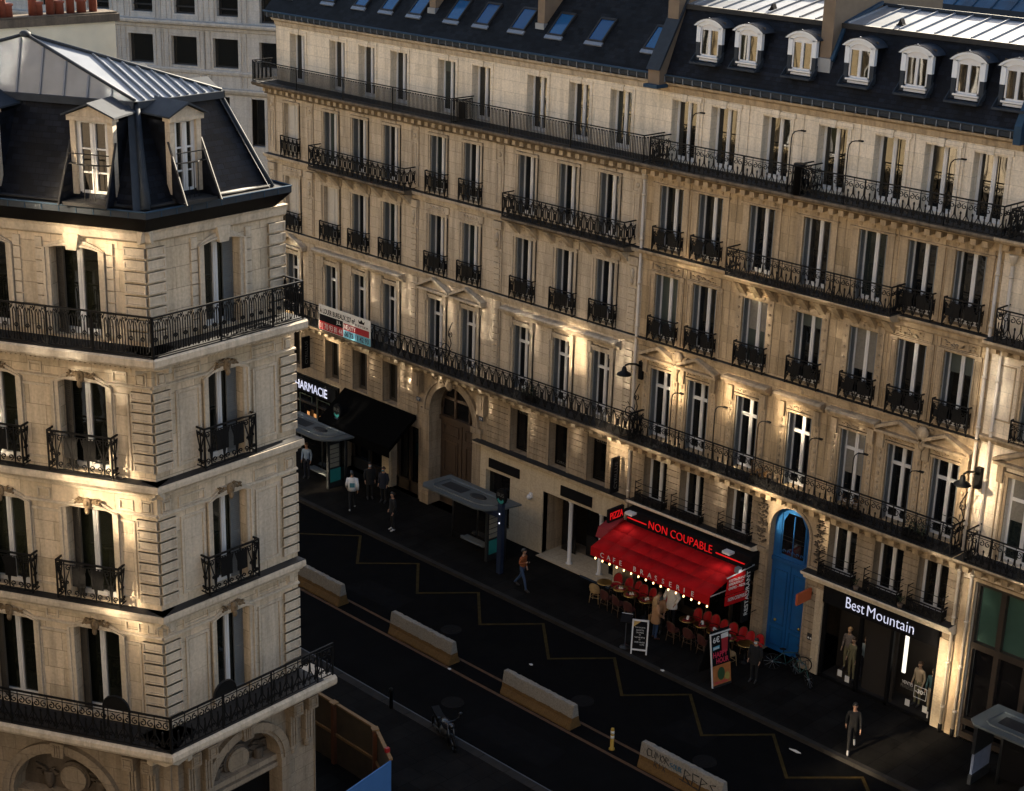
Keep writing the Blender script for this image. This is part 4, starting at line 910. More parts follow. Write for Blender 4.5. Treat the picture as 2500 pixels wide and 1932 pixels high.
def ears(m, x):
    for d in (-.27, .27):
        m.box(x+d-.16, x+d+.16, -.5, -.09, 5.72, 6.1); frame_panel(m, x+d-.12, x+d+.12, 5.78, 6.05, .03, .53)
        for k in (-.12, -.03, .06): m.box(x+d+k, x+d+k+.06, -.3, -.09, 4.75, 5.7)
        m.blob((x+d, -.2, 4.62), .12, .08, .16, 8, 5)
base_arch(m, archL, (-2.85, 4.72, .37)); ears(m, -.62)
m.box(-.08, .12, -.16, -.09, 0, 6.1); m.build('stone_trim', A)
m = a_trim(FR, 0, RL, [RX], RW, [(0, .5), (3.9, RL)], False, E30*.99, .02)
for z0, z1 in ((13.65, 15.55), (10.3, 12.35), (7.0, 9.1)):
    for a, b in ((.66, 1.4), (3.02, 3.8)): frame_panel(m, a, b, z0, z1, .07, .035); m.box(a+.1, b-.1, -.012, .01, z0+.1, z1-.1)
for z in (15.98, 12.75, 9.55):
    for a, b in ((.62, 1.42), (3.0, 3.75)): frame_panel(m, a, b, z-.15, z+.13, .04, .035)
base_arch(m, archR, (2.36, 4.8, .36)); ears(m, .75); ears(m, 4.2); m.build('stone_trim', A)
m = a_trim(FMN, 1.3, ML, [4.0, 6.4], 1.2, [(1.4, 1.9)], False, 0, 0); m.build('stone_trim', A)
# windows
GA = glass('corner_glass', [(0, (.006, .007, .005)), (.4, (.012, .013, .008)), (.75, (.018, .02, .012))], .02, 2.0, .02)
GS = pmat('sun_patch_mirror', (.62, .56, .48), .07, 1., .04, 3.)  # mirror panes added out of view to throw sun patches on the façades
for i, (a, b, r) in enumerate(FLO):
    for x in LX: window(A, FL, x, a, LW, b-a-.03, 'plain', .24, gmat=GA, sh='l', smat=SHUTD, sw=.3, angs=(28, 0))
    window(A, FR, RX, a, RW, b-a-.03, 'plain', .24, gmat=GA, sh='r', smat=SHUT, sw=.3, angs=(0, 40))
    for x in (1.6, 4.0, 6.4): window(A, FMN, x, a, 1.2, b-a-.03, 'plain', .49 if i == 0 else .2, gmat=GS if (i+x) % 2 < 1.2 else GA)
# balconies
rp = dict(style='hoops', unit=.29)
railing(A, FL, -LEN, .45, -.72, 16.76, 17.7, 'hoops', .29, posts=[-1.05, -2.2, -4.0, -5.3]); railing(A, FR, -.45, RL5-.06, -.72, 16.76, 17.7, 'hoops', .29, posts=[1.5, 3.1])
m = MB(FR.M @ Matrix.Translation((RL5-.06, 0, 0)) @ Matrix.Rotation(R(90), 4, 'Z')).mat(IRON)
for k in range(4): rail_unit(m, -.70+k*.2, .2, 16.8, 17.7, 0, 'lace')
m.box(-.72, .05, -.02, .02, 17.68, 17.72); m.build('railing', A)
for f, x, w in [(FL, q, .84) for q in LX]+[(FR, RX-.12, .8)]:
    for z in (13.5, 10.15): railing(A, f, x-w, x+w, -.30, z, z+1.0, 'fan', .42, ret=.0, plates=((x-.42, x-.06), (x+.1, x+.42)))
for f, a, b in ((FL, -LEN, .58), (FR, -.58, RL+.35)):
    railing(A, f, a, b, -.92, 6.8, 7.72, 'scroll', .42, posts=[a+1.6*k for k in range(1, 4)])
m = MB(FL.M).mat(IRON)
for x0, x1 in ((-1.2, -.5),):
    P = arc_pts(x0, x1, 7.75, .32, 10); m.tube([(p, -.92, q) for p, q in P], .035, 5); m.prism([(p, q-.02) for p, q in P], -.93, -.91); m.tube([(x0, -.92, 6.8), (x0, -.92, 7.75)], .03, 5); m.tube([(x1, -.92, 6.8), (x1, -.92, 7.75)], .03, 5)
m.build('railing_crest', A); m = MB(FR.M).mat(IRON)
for x0, x1 in ((.75, 1.45),):
    P = arc_pts(x0, x1, 7.75, .32, 10); m.tube([(p, -.92, q) for p, q in P], .035, 5); m.prism([(p, q-.02) for p, q in P], -.93, -.91)
m.build('railing_crest', A)
# roof: slate mansard on the four sides, hipped zinc on top
LE = FL.p(-LEN, 0, 0); P2 = FMN.p(ML, 0, 0)
ctr = Vector((-34.87, -25.84, 0))
def ring(inset, z, im=None):
    im = inset if im is None else im
    # corner points of FL/FR/FMN/(back) moved in by inset
    def off(f, d): n = f.M.to_3x3() @ Vector((0, 1, 0)); return f.o+n*d, f.M.to_3x3() @ Vector((1, 0, 0))
    Bk = Face(P2.x, P2.y, 270.0)
    lines = [off(FL, inset), off(FR, inset), off(FMN, im), off(Bk, inset)]; pts = []
    for i in range(4):
        (o1, d1), (o2, d2) = lines[i], lines[(i+1) % 4]; c = d1.x*d2.y-d1.y*d2.x; t = ((o2.x-o1.x)*d2.y-(o2.y-o1.y)*d2.x)/c; q = o1+d1*t; pts.append(Vector((q.x, q.y, z)))
    return pts   # FL/FR, FR/FMN, FMN/Back, Back/FL
r0, r1, r2 = ring(-.12, 19.98, .78), ring(.92, 22.12, 1.5), ring(.86, 22.2, 1.44); apex = Vector((-34.95, -25.95, 23.45))
mb = MB().mat(SLATE)
for i in range(4):
    j = (i+1) % 4; mb.face([r0[i], r0[j], r1[j], r1[i]])
mb.mat(ZINC)
def seamed(a, b, ap, n):
    mb.mat(ZINC); mb.face([a, b, ap]); nn = (b-a).cross(ap-a).normalized(); e = (b-a).normalized()
    for k in range(1, n):
        q = a.lerp(b, k/n); g = ap-(a+(e*(ap-a).dot(e))); L = g.length; g = g/L
        # seam runs straight up the slope until it meets a hip
        s = (q-a).length; W = (b-a).length; ax = (ap-a).dot(e); t = (s/ax if s < ax else (W-s)/(W-ax))*L-.03
        mb.mat(ZINC); mb.tube([q+nn*.02, q+g*t+nn*.02], .028, 5)
for i, n in ((0, 10), (1, 8), (2, 6), (3, 12)):
    seamed(r2[i], r2[(i+1) % 4], apex, n)
mb.mat(ZINCD)
for i in range(4): mb.tube([r2[i]+Vector((0, 0, .02)), apex+Vector((0, 0, .03))], .04, 6)
mb.blob(apex+Vector((0, 0, .03)), .14, .14, .08)
for i in range(4):
    j = (i+1) % 4; a, b = r2[i], r2[j]; o = Vector((0, 0, -.16)); e = (b-a).normalized(); n = Vector((e.y, -e.x, 0)); mb.face([a+n*.08, b+n*.08, b+n*.1+o, a+n*.1+o]); mb.face([a, b, b+n*.08, a+n*.08])
# lead hips of the mansard
mb.mat(ZINCD)
for i in (0, 1, 2):
    d = r1[i]-r0[i]; o = (r0[i]-ctr); o.z = 0; o = o.normalized()*.06
    mb.tube([r0[i]+o, r0[i]+d*.25+o, r0[i]+d*.5+o, r1[i]+o], [.12, .09, .09, .07] if i == 0 else [.06, .05, .05, .04], 6)
    t = Vector((-o.y, o.x, 0)).normalized()
    for s in (-1, 1): mb.face([r0[i]+o*.5, r0[i]+t*s*(.3 if i == 0 else .14)-o*.2+Vector((0, 0, .02)), r1[i]+t*s*(.22 if i == 0 else .1)-o*.2, r1[i]+o*.5])
roofA = mb.build('roof', A)
m = MB().mat(LEAD)
g0, g1 = ring(-.46, 19.98, .38), ring(.1, 19.98, .9)
for i in range(4):
    j = (i+1) % 4; m.face([g0[i], g0[j], g1[j], g1[i]]); m.mat(ZINCD); d = Vector((0, 0, .12)); m.face([g0[i]-d, g0[j]-d, g0[j]+d*.3, g0[i]+d*.3]); m.mat(ZINCB); m.tube([g0[i]+d*.3, g0[j]+d*.3], .022, 5); m.mat(LEAD); m.tube([r0[i]+Vector((0, 0, .05)), r0[j]+Vector((0, 0, .05))], .05, 6); m.mat(BLACK)
    e = g0[j]-g0[i]; k = int(e.length/.42)
    h0 = ring(-.18, 19.51, .68)
    m.face([g0[i]-d, g0[j]-d, h0[j], h0[i]])  # soffit coloured black to stand in for the shade under the gutter
    m.mat(ZINCB)
    for q in range(1, k): p = g0[i]+e*(q/k); m.tube([p+d*.3, p-d*1.0], .014, 4)
    m.mat(LEAD)
m.build('gutter', A)
# pedimented dormers on the mansard
def dormerA(f, x, w, zb, zt, yin, kind):
    M = f.M @ Matrix.Translation((x, yin, 0)); m = MB(M); hw = w/2
    m.mat(ST_TRIMA)
    for s in (-1, 1): a, b = sorted((s*hw, s*(hw+.13))); m.box(a, b, -.05, .12, zb, zt)
    m.box(-hw-.17, hw+.17, -.12, .15, zt, zt+.1); m.prism([(-hw-.2, zt+.1), (hw+.2, zt+.1), (0, zt+.34)], -.1, .1)
    m.mat(ZINCD)
    for s in (-1, 1):
        P = [(s*(hw+.26), zt+.1), (s*(hw+.26), zt+.14), (0, zt+.42), (0, zt+.37)]; m.prism(P if s < 0 else P[::-1], -.2, 1.25)
    m.mat(SLATE)
    for s in (-1, 1): m.face([(s*(hw+.12), .0, zb), (s*(hw+.12), 0, zt), (s*(hw+.12), 1.1, zt)])
    m.mat(LEAD)
    for s in (-1, 1): m.tube([(s*(hw+.16), .0, zt-.45), (s*(hw+.19), -.62, zb-.15)], .028, 5)
    m.mat(SLATE)
    for s in (-1, 1): m.face([(s*(hw+.12), .05, zt-.4), (s*(hw+.18), -.60, zb-.15), (s*(hw+.12), .05, zb-.15)])
    m.mat(LEAD); m.box(-hw-.14, hw+.14, -.55, .1, zb-.16, zb-.08); m.box(-hw, hw, .1, .14, zb-.1, zt)
    m.mat(IRON); [m.tube([(-hw-.1, -.22, z), (hw+.1, -.22, z)], .014, 5) for z in (zb+.72, zb+.95)][:1]; [m.tube([(-hw-.1, -.1, zb+.72), (-hw*.4, -.28, zb+.72), (hw*.4, -.28, zb+.72), (hw+.1, -.1, zb+.72)], .014, 5)]; [m.tube([(q, -.27, zb-.1), (q, -.27, zb+.72)], .01, 4) for q in (-.12, .02, .14)]
    o = m.build('dormer', A)
    fr, pn = win_meshes(w, zt-zb, 'bars', GLASSR if kind else GA, WHITE)
    q = put(fr, 'window_frame', o, f.p(x, yin+.03, zb)-wloc(o), f.a); put(pn, 'pane', o, f.p(x, yin+.03, zb)-wloc(o), f.a)
dormerA(FL, -1.16, .8, 20.2, 21.86, -.02, 1); dormerA(FR, 1.2, .62, 20.2, 21.84, -.02, 0); dormerA(FL, -4.1, .8, 20.2, 21.86, -.02, 1)
dormerA(FMN, 2.4, .7, 20.2, 21.85, .88, 0); dormerA(FMN, 5.2, .7, 20.2, 21.85, .88, 0)
# ---------------------------------------------------------------- N: neighbour along the boulevard (party wall and chimney pots above A's roof)
N = empty('neighbour_building', 'taller cream building behind the hipped zinc roof, with a blank wall under red chimney pots', 'building', (-55, -21, 0))
FN = Face(-39.25, -20.94, 180.0)
m = MB().mat(RENDER); m.box(-75, -39.28, -38, -24.6, 16, 23.0); m.box(-39.62, -39.28, -36, -20.95, 12, 23.05); m.mat(ST_DARK); m.box(-39.7, -39.2, -36.1, -20.85, 23.05, 23.25); m.box(-39.85, -39.25, -36.1, -20.9, 23.25, 23.3)
pw = m.build('party_wall', N)
POT = pmat('terracotta_pot', (.16, .036, .018), .8, 0, .25, 9.)
m1 = MB().mat(POT); m1.lathe([(.11, 0), (.105, .55), (.13, .57), (.13, .64), (.1, .66)], 0, 0, 10); mp1 = m1.mesh('chimney_pot')
m1 = MB().mat(POT); m1.lathe([(.13, 0), (.12, .26), (.15, .28), (.15, .33), (.1, .34)], 0, 0, 10); mp2 = m1.mesh('chimney_pot')
for k, y in enumerate((-24.6, -24.25, -24.08, -23.92, -23.22, -23.07, -22.72, -22.46, -22.13, -21.81, -21.46)): put((mp2 if k in (0, 3, 5, 7, 9) else mp1), 'chimney_pot', pw, Vector((-39.5, y, 23.3))-wloc(N))
m = MB().mat(IRON); m.tube([(-39.28, -23.7, 22.75), (-39.2, -23.7, 22.75), (-39.15, -23.45, 22.7), (-39.28, -23.4, 22.72)], .025, 4); m.box(-39.28, -39.16, -23.78, -23.66, 22.66, 22.8); m.box(-39.28, -39.16, -23.46, -23.34, 22.7, 22.84); m.build('wall_tie', N)
NX = [1.6+2.5*k for k in range(12)]
mb = MB(FN.M).mat(ST_N); wall(mb, 0, 32, 0, 20, [(x-.55, x+.55, a, b, 0) for x in NX for a, b in ((3.9, 6), (6.9, 9.4), (10.1, 12.6), (13.45, 15.8), (16.8, 19))]+[(x-.9, x+.9, 0, 3.2, 0) for x in NX], 0, .3); mb.mat(SLATE); mb.face([(0, -.2, 20), (32, -.2, 20), (32, 2.6, 23), (0, 2.6, 23)]); mb.mat(ST_DARK); mb.box(.1, 32, .9, 1, 0, 20); mb.build('wall', N)
m = MB(FN.M).mat(ST_N)
for z, o in ((6.6, .7), (10, .2), (13.35, .2), (16.7, .7), (19.9, .35)): moulding(m, 0, 32, CORN(z, o))
for x in NX: [surround(m, x, 1.1, a, b, .14, .05) for a, b in ((6.9, 9.4), (10.1, 12.6), (13.45, 15.8), (16.8, 19))]
m.build('stone_trim', N)
for x in NX:
    for a, b in ((3.9, 6), (6.9, 9.4), (10.1, 12.6), (13.45, 15.8), (16.8, 19)): window(N, FN, x, a, 1.1, b-a-.02, 'plain', .22, gmat=GS if hash_(x*2.3+a) % 1 < .22 else GA)
# ---------------------------------------------------------------- D: white stone building closing the view at the left
D = empty('white_building', 'white stone building with wide dark windows behind the left end of the long facade', 'building', (-80, 9, 0))
FD = Face(-76.727, 11.017, 29.0)
DW2 = [(-13.9, -12.3), (-10.9, -9.3), (-8.05, -6.5), (-5.35, -3.75), (-2.75, -1.2)]; DW1 = [(-13.6, -12.2), (-10.6, -9.2), (-7.75, -6.45), (-5.1, -3.8), (-2.45, -1.15)]
opsD = [(a, b, 14.72, 16.36, 0) for a, b in DW2]+[(a, b, 17.6, 19.6, 0) for a, b in DW1]+[(a, b, 20.6, 22.4, 0) for a, b in DW1]+[(-1.05+.35, .35, 10.4, 13.1, 0), (-2.9, -1.8, 10.4, 13.1, 0), (-5.2, -3.9, 10.4, 13.1, 0), (-7.9, -6.6, 10.4, 13.1, 0), (.1, 1.25, 14.9, 16.3, 0), (.15, 1.1, 17.35, 19.4, 0), (2.4, 3.6, 14.9, 16.3, 0), (2.4, 3.5, 17.4, 19.4, 0)]
mb = MB(FD.M).mat(ST_D); wall(mb, -24, 12, 0, 23.4, opsD, 0, .4); mb.mat(ST_DARK); mb.box(-24, 12, 3, 3.2, 0, 23); mb.build('wall', D)
m = MB(FD.M).mat(ST_D)
moulding(m, -24, 12, [(.05, 16.75), (.1, 16.8), (.1, 16.95), (.45, 17.05), (.5, 17.15), (.5, 17.25)]); moulding(m, -24, 12, [(.03, 14.3), (.1, 14.35), (.14, 14.5), (.1, 14.58)]); moulding(m, -24, 12, [(.05, 13.25), (.2, 13.35), (.3, 13.5), (.3, 13.6)]); moulding(m, -24, 12, [(.05, 20.0), (.3, 20.15), (.3, 20.25)])
for a, b in DW2+DW1:
    for x in (a-.18, b+.18, a-.5, b+.5): m.box(x-.03, x+.03, -.06, .01, 13.7 if (a, b) in DW2 else 17.3, 16.7 if (a, b) in DW2 else 19.9)
for x in (-8.4, -5.9, -3.25, -.6): m.box(x-.18, x+.18, -.08, .01, 9.5, 13.2)
m.build('stone_trim', D)
for a, b, c, d, _ in opsD: window(D, FD, (a+b)/2, c, b-a, d-c, 'single', .3, gmat=GLASSR if c > 17 else GLASS, fmat=LEAD)
m = MB(FD.M).mat(LEAD)
for a, b in DW1: m.box(a, b, .24, .34, 17.95, 18.03)
m.build('window_rail', D)
# ---------------------------------------------------------------- buildings behind the camera and behind the long façade
F = empty('unseen_store_front', 'unseen store front added behind the camera, tall, dark and mirror-glazed to shape the light', 'building', (5, -48, 0))  # height and dark stone chosen to block sky over the street
FF = Face(40, -47.0, 180.0)
FZ = (7, 10.4, 13.8, 17.2, 20.6, 24, 27.4, 30.8)
FX = [2+3.*k for k in range(29)]
mb = MB(FF.M).mat(ST_F); wall(mb, 0, 90, 0, 35.0, [(x-.7, x+.7, a, a+2.4, 0) for x in FX for a in FZ], 0, .35); mb.mat(LEAD); mb.box(0, 90, .4, 14, 34.6, 35); mb.mat(ST_DARK); mb.box(0, 90, -.3, 0, 0, 5.2); mb.build('wall', F)
m = MB(FF.M).mat(ST_F)
for z, o in ((6.6, .5), (13.4, .3), (20.2, .3), (26.8, .3), (34.4, .6)): moulding(m, 0, 90, CORN(z, o))
m.build('stone_trim', F)
for x in FX:
    for a in FZ: window(F, FF, x, a, 1.4, 2.38, 'plain', .25, gmat=GS if (hash_(x*3.7+a*1.9) % 1 < .5 and not (73 < x < 82)) or (73 < x < 82 and a in (17.2, 20.6, 27.4)) else GA)  # mirror panes picked by bay and row to aim the sun patches
G = empty('courtyard_building', 'building with a blue tiled roof edge seen past the zinc roof at the top right', 'building', (-36, 18, 0))
BT = slate('blue_roof_panels', (.02, .07, .13), 1.0, 1.2, .25, .3)
m = MB().mat(ST_DARK); m.box(-52, -20, 19.5, 26, 0, 21.2); m.build('wall', G)
m = MB().mat(LEAD); m.face([(-52, 19.4, 20.9), (-20, 19.4, 20.9), (-20, 19.75, 21.45), (-52, 19.75, 21.45)]); m.mat(BT); m.face([(-52, 19.75, 21.45), (-20, 19.75, 21.45), (-20, 23, 23.5), (-52, 23, 23.5)])
m.mat(ZINCB); [m.tube([(x, 19.75, 21.47), (x, 23, 23.52)], .04, 4) for x in [-51+.9*k for k in range(35)]]; m.build('roof', G)
# ---------------------------------------------------------------- shop fronts, signs, banner
SIGNW = emis('lit_white_letters', (.75, .78, 1.0), .12)
NEON = emis('red_neon', (1.0, .012, .015), .07)
WPRINT = pmat('white_print', (.6, .6, .58), .6); RPRINT = pmat('red_print', (.30, .012, .02), .6, var=.1); KPRINT = pmat('black_print', (.006, .006, .007), .7, spec=.1); CPRINT = pmat('cyan_print', (.12, .36, .48), .6, var=.1); NPRINT = pmat('navy_print', (.015, .03, .06), .6)
# banner on the second-floor balcony of B
bn = empty('rental_banner', 'white, black, red and blue office rental banner hung on the long balcony', 'banner', (-54.4, -.93, 6.75))
m = MB().mat(WPRINT); m.box(-56.2, -52.62, -.95, -.93, 6.7, 7.86); m.build('sheet', bn)
m = MB().mat(KPRINT); m.box(-56.17, -54.5, -.955, -.949, 7.10, 7.42); m.build('black_field', bn)
m = MB().mat(RPRINT); m.box(-56.17, -54.5, -.955, -.949, 6.72, 7.10); m.build('red_field', bn)
m = MB().mat(RPRINT); m.box(-54.46, -52.72, -.955, -.949, 7.06, 7.36); m.build('red_field', bn)
m = MB().mat(CPRINT); m.box(-54.46, -52.62, -.955, -.949, 6.70, 7.05); m.build('blue_field', bn)
letter('À LOUER BUREAUX 227 m²', KPRINT, bn, FM, -56.12, -.952, 7.47, 2.45, .30, .004, bold=.02)
letter('01 70 93 81 44', WPRINT, bn, FM, -56.12, -.957, 6.78, 1.58, .25, .004); letter('JLL', WPRINT, bn, FM, -54.95, -.957, 7.16, .3, .2, .004)
letter('NEXITY', WPRINT, bn, FM, -54.42, -.957, 7.12, .8, .19, .004, bold=.02); letter('06 73 11 42 93', NPRINT, bn, FM, -54.40, -.957, 6.76, 1.66, .24, .004, bold=.02); letter('KEYSER', KPRINT, bn, FM, -53.65, -.952, 7.42, .9, .09, .004)
m = MB().mat(KPRINT); m.prism([(-53.4, 7.58), (-53.06, 7.58), (-53.0, 7.74), (-53.12, 7.66), (-53.23, 7.78), (-53.34, 7.66), (-53.46, 7.74)], -.956, -.951); m.build('crown_mark', bn)
# pharmacy at the left end of B
m = MB().mat(BLACK); m.box(-60.95, -55.95, -.12, .1, 2.95, 3.72); m.mat(FRM)
for x in (-60.9, -59.3, -57.7, -56.05): m.box(x-.05, x+.05, .05, .15, 0, 2.95)
m.box(-60.9, -56, .05, .15, 2.3, 2.38); m.mat(GLASSD); m.box(-60.9, -56, .16, .18, 0, 2.95); m.build('shop_front', B)
ph = MB().mat(BLACK); ph.box(-60.9, -56.0, -.2, -.125, 2.97, 3.66); pho = ph.thing('pharmacy_sign', 'black pharmacy fascia with lit white capitals at the far left of the street', 'sign', (-58.45, -.2, 2.97))
letter('PHARMACIE', SIGNW, pho, FM, -59.2, -.205, 3.08, 2.6, .42, .02)
GRN = pmat('pale_green_frame', (.10, .13, .10), .6)
for a in (-60.2, -58.9, -57.6): m = MB().mat(GRN); m.tube([(a, .0, 1.5), (a, .0, 2.75), (a+.9, .0, 2.75), (a+.9, .0, 2.45)], .02, 4); m.build('window_outline', B)
WARM = emis('warm_shop_glow', (1., .45, .15), .09)
for x in (-58.4, -57.9, -57.45): m = MB().mat(WARM); m.box(x, x+.16, .02, .05, 1.5, 1.95); m.build('lit_display', B)
# dark shop with black awning between pharmacy and carriage arch
m = MB().mat(pmat('black_awning_fabric', (.002, .002, .002), .95, spec=.03)); m.prism([(-1.6, 2.55), (-1.6, 2.75), (-.06, 3.9), (-.06, 3.7)], -55.5, -50.6, 'x'); m.box(-55.5, -50.6, -1.62, -1.6, 2.3, 2.75); m.thing('shop_awning', 'black fabric awning over the dark shop left of the carriage arch', 'awning', (-53, -.06, 2.3))
m = MB().mat(FRM); [m.box(x-.06, x+.06, .3, .42, 0, 3.3) for x in (-55.4, -54.2, -53.0, -52.2, -51.4, -50.6)]; m.box(-55.5, -50.5, .3, .4, 0, .5); m.mat(GLASSD); m.box(-55.5, -50.5, .44, .46, 0, 3.3); m.build('shop_front', B)
m = MB().mat(CREAM); m.box(-52.85, -52.35, -.1, .02, 0, 3.3); m.build('pier', B)
# cream clothing shop in the right part of B
m = MB().mat(CREAM)
wall(m, -46.55, B1+.05, 0, 3.72, [(-46.2, -44.75, .45, 2.75, 0, .3), (-42.85, -38.9, 0, 2.78, 0, .3)], -.05); m.mat(ST_TRIM); moulding(m, -46.75, B1, [(.06, 3.72), (.2, 3.76), (.34, 3.84), (.36, 3.94)]); m.mat(LEAD); m.box(-46.75, B1, -.4, 0, 3.945, 3.957)
m.mat(pmat('dark_interior', (.012, .010, .008), .8)); m.box(-42.85, -38.9, 1.9, 2.0, 0, 2.8); m.mat(GLASSD); m.box(-46.2, -44.75, .2, .22, .45, 2.75); m.box(-42.6, -41.8, .9, .92, 0, 2.8); m.box(-41.5, -40.3, 1.2, 1.22, 0, 2.7); m.box(-39.7, -38.9, .6, .62, 0, 2.8); m.build('shop_front', B)
m = MB().mat(WHITE); m.lathe([(.14, 0), (.13, .06), (.085, .1), (.085, 2.65), (.12, 2.72), (.12, 2.78)], -41.4, .1, 14); m.build('column', B)
m = MB().mat(WHITE); m.lathe([(.14, .12), (.13, .16), (.085, .2), (.085, 2.65), (.12, 2.72), (.12, 2.78)], -39.75, .1, 14); m.build('column', B)
m = MB().mat(CREAM); m.box(-42.85, -38.7, -.35, 1.2, -.02, .03); m.mat(NPRINT); m.box(-40.3, -38.75, -.42, .3, 0, .11); m.mat(CREAM); m.box(-40.32, -38.75, -.45, .3, .11, .13); m.build('doorstep', B)
m = MB().mat(KPRINT); m.box(-46.0, -44.2, -.1, -.055, 2.9, 3.3); s1 = m.thing('shop_sign', 'blank black board on the cream shop wall above the bus shelter', 'sign', (-45.1, -.06, 2.9))
m = MB().mat(KPRINT); m.box(-41.85, -40.15, -.1, -.055, 2.92, 3.36); m.thing('shop_sign', 'blank black board above the columns of the cream shop', 'sign', (-41, -.06, 2.92))
DIM = pmat('faint_lettering', (.10, .095, .085), .6)
for x, b in ((-44.35, 5.55), (-42.15, 4.05), (-40.06, 5.55)): letter('CYRILLUS', DIM, B, FM, x-.36, .34, b, .72, .1, .008)
def blade(x, y0, y1, z0, z1, txt, label, mat, tmat, tw, th, vertical=True):
    m = MB().mat(mat); m.box(x-.04, x+.04, y0, y1, z0, z1); o = m.thing('blade_sign', label, 'sign', (x, y1, z0))
    f = Face(x+.045, y0, 90.0); me = text_mesh(txt, tmat, tw, th, .006)
    q = bpy.data.objects.new('lettering', me); COL.objects.link(q); q.parent = o
    if vertical: q.rotation_euler = (0, R(-90), R(90)); q.location = Vector((x+.045, (y0+y1)/2+th/2, (z0+z1)/2-tw/2))-o.location
    else: q.rotation_euler = (0, 0, R(90)); q.location = Vector((x+.045, (y0+y1)/2-tw/2, (z0+z1)/2-th/2))-o.location
    m = MB().mat(IRON); [m.tube([(x, y1, z), (x, .02, z)], .015, 5) for z in (z0+.1*(z1-z0), z1-.1*(z1-z0))]; m.build('bracket', o); return o
blade(-38.75, -.62, -.18, 4.1, 5.55, 'CYRILLUS', 'narrow black blade sign with grey vertical lettering beside the drainpipe above the cafe', KPRINT, DIM, 1.1, .17)
blade(-57.9, -.62, -.18, 4.3, 5.8, 'CYRILLUS', 'narrow black blade sign at the left end under the rental banner', KPRINT, DIM, 1.1, .15)
blade(-31.95, -.92, -.56, 1.3, 3.6, 'RESTAURANT', 'tall black blade sign with white vertical lettering at the right end of the cafe', KPRINT, WPRINT, 1.75, .2)
m = MB().mat(pmat('orange_sign', (.42, .09, .03), .5)); m.box(-29.68, -29.60, -.95, -.12, 2.86, 3.28); m.mat(IRON); m.box(-29.66, -29.62, -.12, .02, 3.0, 3.1); m.thing('blade_sign', 'small blank orange blade sign beside the blue street door', 'sign', (-29.64, 0, 2.86))
# plaques
for x, z, t in ((-30.35, 3.3, '21'), (-46.45, 4.92, '19'), (-50.35, 4.75, '17')):
    y = .29 if t == '21' else -.16
    m = MB().mat(NPRINT); m.box(x-.12, x+.12, y-.02, y, z-.09, z+.09); pl = m.thing('number_plaque', {'21': 'round-edged blue house number plaque on the blue street door', '19': 'small house number plaque right of the carriage arch', '17': 'small house number plaque left of the carriage arch'}[t], 'plaque', (x, y, z-.09)); letter(t, WPRINT, pl, FM, x-.07, y-.021, z-.055, .14, .11, .004)
m = MB().mat(LEAD); m.box(-29.66, -29.46, -.06, -.036, 1.25, 1.5); m.mat(WPRINT); [m.box(-29.63+.1*k, -29.57+.1*k, -.066, -.06, 1.3, 1.36) for k in (0, 1)]; m.build('door_intercom', C)
m = MB().mat(WHITE); m.blob((-43.5, -.18, 2.35), .1, .12, .12); m.box(-43.58, -43.42, -.12, -.05, 2.3, 2.5); m.thing('wall_light', 'small white globe wall light on the cream shop pier', 'lamp', (-43.5, -.05, 2.3))
# clothing shop in C: fascia, windows, stickers, mannequins
m = MB().mat(BLACK); m.box(-29.12, -24.5, -.1, .05, 2.92, 3.6); m.mat(FRM); m.mat(BLACK); [m.box(x-.06, x+.06, -.02, .1, 0, 2.92) for x in (-29.06, -27.55, -26.3, -24.56)]; m.box(-29.1, -24.5, -.02, .1, 0, .1); m.mat(pmat('shop_interior', (.012, .009, .007), .8)); m.box(-29.1, -24.5, 1.1, 1.2, 0, 2.9); m.box(-27.55, -26.3, .4, .5, 0, 2.9); m.box(-29.1, -24.5, .1, 1.15, -.02, .03); m.box(-29.1, -24.5, .1, 1.15, 2.88, 2.95); m.build('shop_front', C)
for a, b in ((-24.49, C1-.02), (-29.44, -29.13)): m = MB().mat(CREAM); m.box(a+.01, b-.01, -.075, 0, .05, 3.3); [m.box(a, b, -.09, .0, .05+.47*k, .05+.47*k+.455) for k in range(7)]; m.build('cladding_pier', C)
fs = MB().mat(KPRINT); fs.box(-29.1, -24.52, -.15, -.102, 2.95, 3.58); fo = fs.thing('shop_fascia_sign', 'black fascia board with lit white lettering over the clothing shop', 'sign', (-26.8, -.15, 2.95))
letter('Best', SIGNW, fo, FM, -28.14, -.155, 3.09, .74, .40, .02, bold=-.014); letter('Mountain', SIGNW, fo, FM, -27.28, -.155, 3.09, 1.84, .39, .02, bold=-.014)
LED = emis('led_strip', (1., .95, .8), .25)
m = MB().mat(LED); m.box(-25.98, -25.86, .3, .36, 1.3, 2.85); m.thing('light_column', 'bright white strip light standing in the right shop window', 'lamp', (-25.92, .33, 1.3))
st = empty('window_sticker', 'white sale lettering stuck inside the right shop window', 'sticker', (-25.3, -.03, .8))
letter('VENTES', WPRINT, st, FM, -25.72, -.035, 1.13, .42, .12, .004); letter('PRIVILEGES', DIM, st, FM, -25.76, -.035, .97, .48, .13, .004); letter('-30', WPRINT, st, FM, -25.2, -.035, .98, .3, .16, .004, bold=.03); letter('%', WPRINT, st, FM, -24.89, -.035, 1.02, .08, .1, .004)
m = MB().mat(WPRINT); frame_panel(m, -25.24, -24.76, .8, 1.24, .012, .006, -.03); m.build('sticker_border', st)
